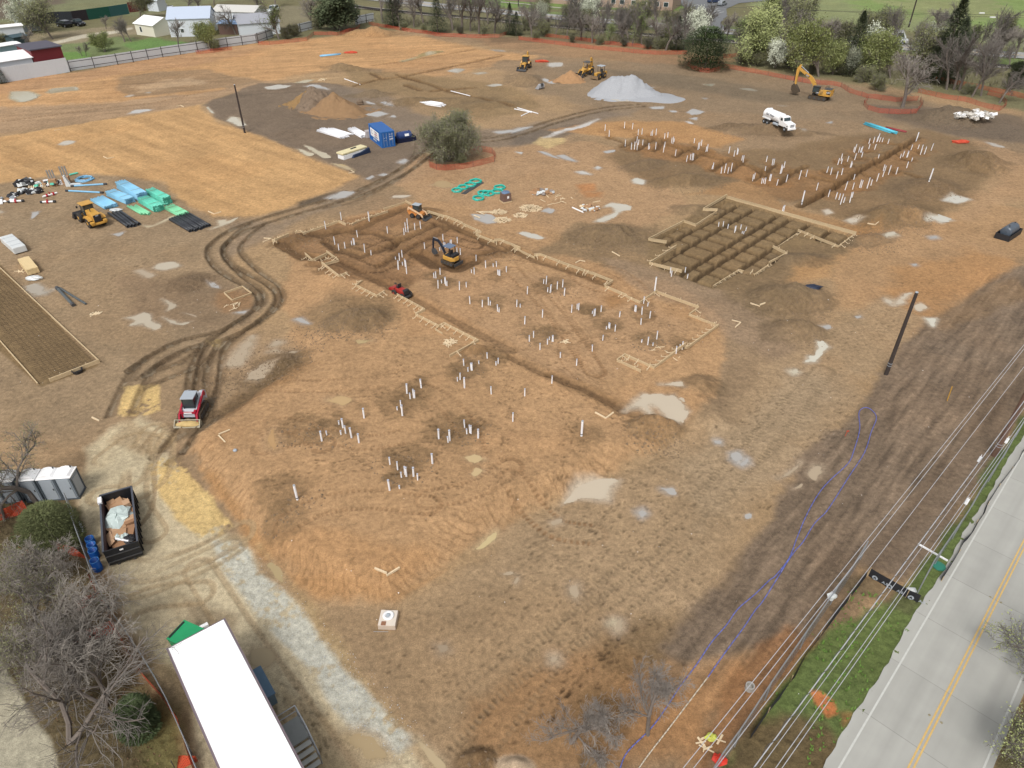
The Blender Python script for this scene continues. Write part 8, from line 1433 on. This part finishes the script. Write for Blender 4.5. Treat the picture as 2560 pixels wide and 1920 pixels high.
bld('small white garden shed with a lean-to roof beside the white pickup', 'O', (1285, 95), (1375, 100), 4, 3.2, .5, WSH, WSH, name='garden_shed', cat='shed'); bld('grey shed under the white blossoming tree', 'O', (190, 280), (355, 262), 5, 3.4, .8, hue('shed_grey', (164, 172, 176)), GRF, name='shed', cat='shed'); bld('white camper trailer at the far left edge', 'O', (-60, 345), (225, 315), 4, 2.8, .3, WSH, M_WROOF, name='camper', cat='camper trailer'); bld('small dark green shed left of the maroon shed', 'O', (150, 420), (262, 400), 4, 2.6, .4, hue('dark_teal', (62, 82, 88)), hue('dark_teal_roof', (70, 92, 100)), name='shed', cat='shed'); bld('white open-sided shelter left of the maroon shed', 'O', (-80, 520), (205, 470), 4, 2.6, .2, hue('shelter_blue', (150, 176, 186)), M_WROOF, name='shelter', cat='shelter')
BRK = hue('tan_brick', (176, 152, 134), .85, .12, 6); bld('tan brick apartment building with dark windows beyond the far road', 'E', (620, 50), (1380, 98), 14, 6.5, 0, BRK, GRF, [(x, z, 1.5, 1.3) for x in (.06, .16, .34, .44, .57, .69, .83, .93) for z in (1.9, 4.8)], flat=True, door=.63, name='apartment_building', cat='building'); bld('low brown brick building at the top edge left of the apartments', 'E', (-60, 5), (330, 28), 12, 4, 0, hue('brown_brick', (140, 118, 108), .85, .12, 6), GRF, ((.8, 1.6, 1.5, 1.2), (.4, 1.6, 1.5, 1.2)), flat=True, name='building', cat='building'); bld('second wing of tan brick apartments right of the wide trees', 'E', (330, 28), (600, 48), 12, 6.5, 0, BRK, GRF, [(x, z, 1.4, 1.2) for x in (.2, .5, .8) for z in (1.9, 4.8)], flat=True, name='apartment_building', cat='building')
# sheet fences
def panels(lab, pts, h, mt, name='sheet_fence', frame=True, fh=2.4, z0=0):
    P_ = [G(*q) for q in pts]; t = thing(name, lab, 'fence', P_[0]); o0 = P_[0]; mb = MB(); posts = 0
    for i in range(len(P_)-1):
        a, b = P_[i]-o0, P_[i+1]-o0; d = b-a; L = math.hypot(d.x, d.y); an = math.atan2(d.y, d.x); nb = Vector((-math.sin(an), math.cos(an), 0)); mb.box((a+b)/2+Vector((0, 0, h/2)), (L, .06, h), an)
        for k in range(int(L/.5)): mb.box(a+d*(k/(L/.5))+Vector((0, 0, h/2))-nb*.04, (.06, .04, h), an)
        if frame:
            for z in (.7, fh-.35): MB().box((a+b)/2-nb*.75+Vector((0, 0, z)), (L, .09, .11), an).build('rail', M_BLK, t)
            for k in range(max(1, int(L/3.6))): MB().box(a+d*(k/max(1, int(L/3.6)))-nb*.75+Vector((0, 0, fh/2)), (.13, .13, fh+.3), an).build('post', M_BLK, t)
    mb.build('panel', mt, t); return t
panels('plain white metal sheet fence in front of the long low building', cr('O', (-300, 760), (0, 722), (300, 672), (605, 622)), 3.1, WSH, frame=False); PG = hue('fence_pale_grey', (214, 218, 222), .55, .06)
panels('pale grey sheet fence with black posts and rails along the tan field', cr('O', (605, 615), (1010, 555), (1400, 492), (1700, 448), (1960, 405), (2212, 372))+cr('P', (150, 320)), 2.3, PG); panels('short run of pale fence with black rails between the bushes', cr('P', (370, 280), (490, 250)), 2.2, PG); panels('last run of black-railed fence at the far corner', cr('P', (860, 215), (1020, 180)), 2.3, PG)
for pts, rgb, l in [(((350, 215), (500, 195), (640, 190)), (40, 44, 50), 'black sheet fence behind the two black vehicles'), (((640, 190), (770, 172)), (46, 40, 46), 'darkest panels of the far sheet fence'), (((770, 172), (960, 145)), (30, 86, 72), 'dark green panels of the far sheet fence'), (((960, 145), (1120, 120)), (54, 100, 100), 'teal panels of the far sheet fence'), (((1120, 108), (1265, 92)), (104, 44, 46), 'red-brown panels at the right end of the far sheet fence')]: panels(l, cr('O', *pts), 3.0, hue('sheet_%d_%d' % rgb[:2], rgb, .6, .08), frame=False)
# ================================================================ CARS
def car(lab, c, a, b, rgb, kind='car', cat='car', s=1.0):
    m = hue('car_%d_%d_%d' % rgb, rgb, .25, .04, spec=.6, clear=.5); A = G(*cr(c, a)[0]); B_ = G(*cr(c, b)[0]); t = thing('parked_'+kind, lab, cat, (A+B_)/2, math.atan2(B_.y-A.y, B_.x-A.x))
    lo = [(-2.35, .4), (-2.4, .95), (-2.2, 1.05), (1.0, 1.05), (2.25, .9), (2.4, .6), (2.35, .35)]; cab_ = {'pickup': [(-.7, 1.0), (-.6, 1.65), (.5, 1.7), (1.15, 1.03)], 'van': [(-2.35, 1.0), (-2.3, 2.3), (1.1, 2.3), (1.9, 1.2)]}.get(kind, [(-2.15, 1.0), (-1.85, 1.6), (.3, 1.65), (1.1, 1.03)])
    bd_ = MB().ext(lo, -.9, .9).build('body', m, t, bevel=.06); rf = MB().ext(cab_, -.78, .78).build('cabin', m, t, bevel=.05)
    g = [(x*.9+.03, 1.06+(z-1.0)*.85) for x, z in cab_] if kind != 'van' else [(.3, 1.3), (.35, 2.0), (1.15, 2.05), (1.6, 1.3)]; MB().ext(g, -.80, .80).build('window', M_GLASS, rf)
    if kind != 'van': MB().ext([(cab_[-1][0]+.01, 1.1), (cab_[-2][0]+.05, cab_[-2][1]-.06), (cab_[-2][0]+.1, cab_[-2][1]-.07), (cab_[-1][0]+.06, 1.1)], -.7, .7).build('windscreen', M_GLASS, rf)
    if kind == 'pickup': MB().box((-1.5, 0, 1.06), (1.5, 1.5, .03)).build('load_bed', M_DARK, t)
    for x in (-1.5, 1.5):
        for y in (-.82, .82): wheel(t, x, y, .36, .24, M_LGREY)
    for y in (-.65, .65): MB().box((2.38, y, .72), (.06, .3, .14)).build('headlight', M_LGREY, t)
    t.scale = (s,)*3; return t
car('black estate car parked at the black sheet fence, left of the black pickup', 'O', (620, 240), (505, 225), (20, 22, 30), s=1.15); car('black pickup parked right of the black estate car', 'O', (635, 215), (720, 228), (22, 24, 30), 'pickup', 'pickup', 1.15); car('white pickup beside the small garden shed', 'O', (1470, 80), (1395, 82), (222, 226, 230), 'pickup', 'pickup'); car('white car behind the roof of the largest white house', 'O', (1720, 120), (1660, 112), (224, 226, 228)); car('second white car behind the largest white house', 'O', (1790, 120), (1730, 122), (210, 212, 214)); car('white off-road car standing behind the white house by the bushes', 'P', (185, 92), (120, 118), (214, 220, 224), s=1.2)
car('white box van driving on the far road behind the trees', 'F', (1010, 372), (1160, 384), (226, 230, 232), 'van', 'van', 1.45); car('dark blue car in the far parking lot', 'E', (1700, 30), (1780, 22), (40, 58, 92)); car('silver car in the far parking lot at the right', 'E', (1795, 55), (1830, 45), (140, 146, 152))
# ================================================================ TREES AND BUSHES
BARK = mat('bark_grey', S(122, 112, 104), .9, .3, 3, bump=.4); TWIG = mat('twig_grey', S(146, 138, 130), .9, .25, 1.0); TWD = mat('twig_brown', S(120, 114, 108), .9, .3, .6); TWP = mat('twig_pale', S(150, 143, 134), .9, .2, .8)
def grow(rs, p, d, L, r, lv, out, P_):
    n = P_['seg'][lv]; q = p
    for i in range(n):
        d = d+np.array([rs.gauss(0, 1), rs.gauss(0, 1), rs.gauss(0, 1)])*P_['wob']; d[2] += P_['up']*(1 if lv else 2); d = d/np.linalg.norm(d); q2 = q+d*L/n; r2 = r*(1-.45/n); out.append((q, q2, r, r2, lv))
        if lv < P_['max'] and (lv or i >= P_.get('clear', 1)):
            for k in range(P_['nb'][lv]):
                a = rs.uniform(0, 6.28); e = np.cross(d, [math.cos(a), math.sin(a), .3]); e = e/np.linalg.norm(e); sp = math.radians(rs.uniform(*P_['ang'])); dd = d*math.cos(sp)+e*math.sin(sp); grow(rs, q+(q2-q)*rs.random(), dd, L*P_['rat'][lv]*rs.uniform(.75, 1.15)*(1-.35*i/n), r2*(.55 if lv < 2 else .42), lv+1, out, P_)
        q, r = q2, r2
def tubes(mb, segs, n, rmin):
    for (a, b, r0, r1, lv) in segs: mb.tube(a, b, max(r0, rmin), max(r1, rmin*.8), n, False)
def leaves(mb, pts, n, sz, spread, rs):
    for p in pts:
        for k in range(n):
            c = Vector(p)+Vector((rs.gauss(0, 1), rs.gauss(0, 1), rs.gauss(0, 1)))*spread; a = Vector((rs.uniform(-1, 1), rs.uniform(-1, 1), rs.uniform(-1, 1))).normalized(); b = a.orthogonal().normalized(); s = sz*rs.uniform(.6, 1.3); k0 = len(mb.v); mb.v += [c+a*s, c+b*s*.7, c-a*s, c-b*s*.7]; mb.face([k0, k0+1, k0+2, k0+3])
def mk_tree(seed, H_, P_, twig=TWIG, leaf=None, ln=2, lsz=.12, lsp=.3, rt=.02, stems=1, name='tree', r0=None, lean=0):
    rs = random.Random(seed); segs = []
    for s in range(stems):
        a = rs.uniform(0, 6.28); ln_ = lean if stems == 1 else .28; grow(rs, np.array([0., 0, -.1]), np.array([math.cos(a)*ln_, math.sin(a)*ln_, 1.]), H_*P_.get('h0', .55), (r0 or H_*.022)/math.sqrt(stems), 0, segs, P_)
    t = thing(name, '', 'tree'); mb = MB(); tubes(mb, [s for s in segs if s[4] <= 1], 6, .02); mb.build('trunk', BARK, t); mb = MB().m(twig); tubes(mb, [s for s in segs if s[4] > 1], 3, rt)
    if leaf: mb.m(leaf); leaves(mb, [s[1] for s in segs if s[4] >= P_['max']], ln, lsz, lsp, rs)
    mb.build('crown', parent=t); return t
PB = dict(seg=[4, 4, 3, 2, 2], nb=[3, 3, 2, 2, 0], ang=(25, 62), rat=[.66, .6, .55, .5], wob=.15, up=.05, max=3, h0=.6)
PN = dict(seg=[4, 5, 4, 3, 2], nb=[2, 2, 2, 2, 0], ang=(22, 62), rat=[.8, .62, .58, .55], wob=.17, up=.02, max=4, h0=.55)
LG = mat('leaf_yellowgreen', S(164, 172, 112), .7, .35, 1.2); LO = mat('leaf_olive', S(128, 130, 88), .7, .4, 1.0); LW = mat('blossom_white', S(226, 230, 208), .7, .2, 1.2); LD = mat('leaf_dark', S(88, 98, 68), .8, .5, 1.0); LS = mat('leaf_spring', S(132, 146, 88), .7, .35, 1.0)
def conifer(seed, H_, R0, leafm, name='evergreen_tree', round_=0, n=5200, sz=.16):
    rs = random.Random(seed); t = thing(name, '', 'tree' if not round_ else 'bush'); MB().tube((0, 0, -.1), (0, 0, H_*.75), H_*.02, .03, 6).build('trunk', BARK, t); mb = MB().m(leafm); lob = [(rs.uniform(0, 6.28), rs.uniform(.1, .9), rs.uniform(.75, 1.2)) for _ in range(26)]
    for k in range(n):
        th = rs.uniform(0, 6.28); z = rs.random()**(1.25 if not round_ else 1); prof = (1-z)**.8*(1.0 if z > .12 else .6+z*3.3) if not round_ else math.sqrt(max(0, 1-(z*1.25-.35)**2))*.95
        lb = 1
        for (la, lz, lk) in lob:
            dd = abs((th-la+math.pi) % 6.283-math.pi)
            if dd < .5 and abs(z-lz) < .14: lb = lk
        rr = R0*prof*lb*(rs.random()**.35); c = Vector((rr*math.cos(th), rr*math.sin(th), H_*z+.1)); o_ = Vector((math.cos(th), math.sin(th), rs.uniform(-.2, .9))).normalized(); b = o_.cross(Vector((0, 0, 1))).normalized()*rs.uniform(.3, .6); s = sz*rs.uniform(.7, 1.6); k0 = len(mb.v); mb.v += [c-o_*s*.4+b*s, c-o_*s*.4-b*s, c+o_*s*1.5]; mb.face([k0, k0+1, k0+2])
    mb.build('crown', parent=t); return t
V = {'b0': mk_tree(1, 10, PB, TWD, rt=.02, name='bare_tree'), 'b1': mk_tree(2, 10, PB, TWIG, rt=.02, name='bare_tree'), 'b2': mk_tree(3, 10, dict(PB, ang=(12, 35), h0=.7), TWD, rt=.022, name='bare_tree'), 'm0': mk_tree(4, 10, PB, TWD, LO, 2, .11, .35, .02, 2, name='budding_tree'), 'm1': mk_tree(14, 10, dict(PB, ang=(15, 40)), TWD, LS, 2, .11, .3, .02, 1, name='budding_tree'),
 'g0': mk_tree(5, 10, PB, TWD, LG, 5, .13, .38, .02, 2, name='leafing_tree'), 'g1': mk_tree(6, 10, dict(PB, ang=(15, 42)), TWD, LG, 5, .13, .38, .02, 3, name='leafing_tree'), 'w0': mk_tree(7, 10, dict(PB, ang=(15, 45)), TWD, LW, 4, .13, .33, .02, 3, name='blossoming_tree'), 'w1': mk_tree(8, 10, PB, TWD, LW, 3, .14, .35, .02, 2, name='blossoming_tree'), 'o0': mk_tree(9, 10, PB, TWD, LD, 9, .18, .42, .03, 2, name='dense_tree'),
 'c0': conifer(1, 10, 3.2, LD), 'c1': conifer(2, 10, 3.7, LD), 'r0': conifer(3, 5, 4.0, mat('cedar_green', S(72, 88, 50), .8, .5, 1.4), 'evergreen_bush', 1, 9000, .13), 's0': mk_tree(11, 10, dict(PB, ang=(20, 60), h0=.4, clear=0), TWD, LO, 1, .1, .35, .02, 5, name='scrub_bush')}
HT = dict(r0=5); KIND = {'b': 'bare grey-brown', 'm': 'budding olive-green', 'g': 'fresh yellow-green', 'w': 'white blossoming', 'o': 'dense dark green', 'c': 'dark pointed evergreen', 'r': 'dark round evergreen', 's': 'low scrubby'}
used_v = set(); PLACED = {}
ZN = [(60, 'at the far left among the sheds'), (240, 'beside the lawn at the upper left'), (420, 'on the lawn in front of the cottage'), (640, 'by the white houses'), (900, 'near the far left corner of the site'), (1120, 'behind the far orange fence, left part'), (1300, 'at the far orange fence left of the apartments'), (1480, 'before the brick apartments'), (1640, 'behind the gravel heap'), (1760, 'beside the netted dark bush'), (1900, 'left of the big excavator'), (2080, 'behind the big excavator'), (2230, 'behind the looped orange netting'), (2330, 'left of the dark green field pole'), (2440, 'among the thin saplings at the right'), (9999, 'at the upper right edge')]
def tree(v, px, py, h, lab=None, sc=None, rz=None):
    p = G(px, py); s = h/HT.get(v, 10); src = V[v]
    if v in used_v: o = dup(src, p, rnd(0, 6.28))
    else: o = src; used_v.add(v)
    o.location = p; o.rotation_euler.z = rz if rz is not None else rnd(0, 6.28); o.scale = (s*(sc or rnd(.9, 1.15)),)*2+(s,)
    if not lab:
        zn = next(z for x, z in ZN if px < x); key = (v[0], zn); k = PLACED.get(key, 0); PLACED[key] = k+1
        nm = 'bush' if v[0] in 'rs' else 'tree'; lab = KIND[v[0]]+' '+nm+' '+zn; o['group'] = KIND[v[0]]+' '+nm+'s '+zn
    o['label'] = lab; o['category'] = 'bush' if v[0] in 'rs' else 'tree'; return o
random.seed(77)
tree('w0', 78, 84, 11, 'large white blossoming tree above the grey shed', 1.1); tree('m0', 133, 98, 13, 'tall grey forked tree with green tufts above the black cars', 1.0); tree('s0', 10, 112, 5, 'pale blossoming bush by the camper trailer'); tree('b1', 76, 120, 6, 'small bare spreading tree left of the maroon shed'); tree('g0', 263, 130, 5.5, 'rounded yellow-olive bush-like tree alone on the lawn', 1.3)
for a in [('b1', 266, 72, 5), ('b0', 312, 104, 8), ('b2', 328, 104, 6), ('m0', 350, 46, 11), ('b1', 447, 113, 9), ('b0', 590, 87, 10), ('b0', 470, 30, 9), ('b1', 500, 28, 8), ('b0', 535, 14, 9), ('b2', 690, 20, 11), ('b0', 640, 30, 8), ('b1', 205, 140, 3.5), ('b2', 216, 141, 3.5)]: tree(*a)
tree('g1', 527, 128, 8, 'pale green leafing bush growing over the black-railed fence', 1.2); tree('s0', 540, 126, 5, 'dark scrubby undergrowth at the foot of the pale green leafing bush'); tree('c0', 6, 208, 4, 'small dark conical shrub in front of the white sheet fence'); tree('m1', 698, 98, 10, 'mixed green bush at the right end of the black-railed fence', 1.3); tree('s0', 735, 92, 6); tree('s0', 715, 97, 5); tree('b1', 779, 66, 12); tree('s0', 800, 72, 6)
tree('o0', 851, 76, 13, 'broad dense dark green tree standing above the far left corner', 1.35, 1.0); tree('o0', 838, 74, 9, 'smaller dense green tree at the left foot of the broad dark one', 1.2)
for a in [('c0', 984, 66, 12), ('c1', 1094, 82, 10), ('c0', 1274, 86, 8), ('c1', 1290, 88, 6), ('b2', 956, 55, 15), ('b0', 1000, 68, 14), ('b1', 1035, 68, 14), ('b2', 1060, 66, 13), ('b0', 1132, 76, 14), ('b2', 1155, 78, 15), ('b1', 1176, 78, 14), ('b2', 1198, 84, 15), ('b0', 1236, 82, 14), ('b1', 1220, 60, 12), ('s0', 1010, 75, 4), ('s0', 1060, 80, 4), ('s0', 1150, 86, 4), ('s0', 1210, 88, 4),
 ('b1', 1329, 92, 11), ('b0', 1388, 88, 8), ('b2', 1416, 92, 8), ('w1', 1352, 60, 7), ('w0', 1470, 66, 9), ('b0', 1453, 100, 11), ('b1', 1480, 108, 10), ('m1', 1525, 110, 6), ('b0', 1555, 100, 12), ('b2', 1580, 114, 10), ('m1', 1604, 112, 9), ('b1', 1642, 120, 11), ('b0', 1664, 126, 12), ('c0', 1690, 124, 8), ('w1', 1732, 112, 10), ('b2', 1709, 124, 9), ('b2', 1763, 96, 8), ('s0', 1340, 100, 4), ('s0', 1500, 112, 4), ('s0', 1620, 122, 5), ('s0', 1430, 106, 4), ('s0', 1560, 116, 4), ('s0', 1795, 140, 5), ('s0', 1650, 122, 5),
 ('g0', 1873, 160, 15), ('m1', 1850, 120, 9), ('s0', 1890, 165, 6), ('s0', 1860, 162, 6), ('w0', 1938, 172, 7), ('g0', 1940, 78, 12), ('w1', 1935, 50, 11), ('m0', 2010, 100, 14), ('b0', 2007, 158, 14), ('g1', 2047, 192, 14), ('g0', 2082, 186, 9), ('c1', 2122, 186, 13), ('w1', 2168, 180, 11), ('w0', 2118, 188, 7), ('m1', 2150, 190, 9), ('g1', 2226, 196, 12), ('s0', 2100, 188, 6), ('s0', 2160, 205, 6), ('s0', 2190, 226, 6), ('s0', 1970, 170, 6), ('s0', 2030, 185, 4),
 ('m0', 2280, 190, 13), ('w1', 2310, 160, 10), ('c0', 2345, 205, 17), ('c1', 2372, 190, 12), ('m1', 2410, 175, 12), ('b2', 2366, 224, 11), ('b2', 2384, 224, 12), ('b1', 2398, 226, 12), ('b2', 2430, 242, 10), ('b2', 2452, 240, 11), ('b0', 2440, 190, 12), ('s0', 2420, 236, 4), ('b0', 2498, 258, 9), ('o0', 2534, 222, 6), ('b1', 2552, 204, 12), ('b1', 2480, 160, 12), ('m0', 2500, 130, 11), ('b0', 2380, 100, 12), ('b1', 2340, 95, 11)]: tree(*a)
for k in range(60): tree(('b0', 'b1', 's0', 'm0', 'b2')[k % 5], 1000+k*36 if k > 25 and k < 0 else 1320+(k % 26)*48+rnd(-18, 18), 58+(k % 26)*3.5+rnd(-14, 34), rnd(6, 12))
tree('r0', 1762, 170, 8.5, 'solitary dense dark green bush inside the orange net ring', .92); tree('b1', 2256, 268, 14, 'wide bare grey tree inside the looped orange netting', 1.15, 2.0)
ct = mk_tree(33, 10, dict(PN, max=4, h0=.46, clear=0, up=.05, nb=[3, 2, 2, 1, 0]), TWIG, mat('leaf_greygreen', S(124, 126, 90), .7, .35, .8), 2, .06, .2, .009, 4, 'round_tree'); ct.location = G(1142, 402); ct.scale = (1.3, 1.3, 1.12); tag(ct, 'large rounded grey-green tree inside the orange ring in the middle of the site', 'tree'); tree('c0', 1106, 402, 6, 'small dark evergreen growing into the left side of the ringed tree', .9)
tree('s0', 1150, 410, 3, 'low brown brush at the foot of the ringed tree', 1.2)
def near(seed, px, py, zc, H_, leaf, lab, P_=PN, tw=TWIG, ln=1, st=1, sc=1, rt=.011, lsz=.05, name='bare_tree', lean=0, lsp=.12):
    x, y = at(px, py, zc); o = mk_tree(seed, H_, P_, tw, leaf, ln, lsz, lsp, rt, st, name, None, lean); o.location = (x, y, GH(x, y)); o.scale = (sc, sc, 1); o['label'] = lab; return o
PM = dict(PN, nb=[2, 2, 2, 2, 0], wob=.2)
near(51, 15, 1115, 5.5, 8.5, LO, 'spreading tree with budding olive twigs above the portable toilets', PM, TWD, 1, 1, 1.2, .009, .035, 'budding_tree'); near(52, 95, 1490, 5.5, 8.5, None, 'largest pale bare tree in the lower left corner, upper one', dict(PM, nb=[2, 2, 2, 1, 0]), TWP, 1, 2, 1.1, .009); near(53, 0, 1480, 6, 9, LO, 'tangled bare tree with a few olive buds at the left edge', PM, TWIG, 1, 2, 1.1, .009, .035); near(54, 60, 1700, 6, 9.5, None, 'darker bare tree whose limbs reach over the pale concrete at the left edge', dict(PM, max=3), TWD, 1, 2, 1.1, .009); near(55, 190, 1650, 4.5, 7, None, 'bare tree at the bottom edge between concrete and chain link fence', dict(PM, nb=[2, 2, 2, 1, 0]), TWP, 1, 2, 1.1, .009)
near(56, 90, 1360, 4, 5.5, None, 'thin pale bare tree beside the blue barrels', PN, TWP, 1, 2, 1.0, .009)
near(57, 1435, 1760, 3.8, 6.2, None, 'wide bare tree at the bottom centre, left of the blue hose', PM, TWIG, 1, 1, 1.0, .008, lean=.25); near(58, 1640, 1740, 3.8, 6.4, None, 'slender bare tree standing across the blue hose at the bottom', PN, TWIG, 1, 1, .9, .008, lean=.15)
near(59, 2750, 1640, 5, 8, LG, 'leafing tree overhanging the right edge of the road, upper one', PM, TWD, 1, 2, 1.0, .009, .045, 'leafing_tree'); near(60, 2750, 1850, 5, 7.5, LG, 'leafing tree at the bottom right corner beyond the road', PM, TWD, 1, 2, 1.0, .009, .045, 'leafing_tree')
for seed, px, py, zc, h, r, m, l in [(61, 120, 1320, 1.6, 3.2, 2.1, mat('bush_green', S(98, 104, 64), .8, .5, 1.5), 'rounded green bush beside the chain link fence below the toilets'), (62, 335, 1790, 1.3, 2.4, 1.15, mat('juniper_green', S(84, 98, 62), .8, .45, 1.5), 'dark green juniper bush near the bottom of the chain link fence')]:
    o = conifer(seed, h, r, m, 'evergreen_bush', 1, 9000, .07); x, y = at(px, py, zc); o.location = (x, y, 0); o['label'] = l; o['category'] = 'bush'
for k_, src in V.items():
    if k_ not in used_v: tree(k_, 1500, 60, 7)
BELT = W2(ov((600, 72), (800, 52), (1040, 62), (1300, 88), (1560, 120), (1620, 135), (1750, 155), (1900, 185), (2212, 200), (2212, 150), (1700, 110), (1300, 60), (1000, 40), (760, 38)))
tufts('undergrowth', 'brown and olive undergrowth filling the far tree belt', [BELT], 2.4, mat('brush_olive', S(136, 130, 108), .9, .5, .3), .4, 2.0, 5)
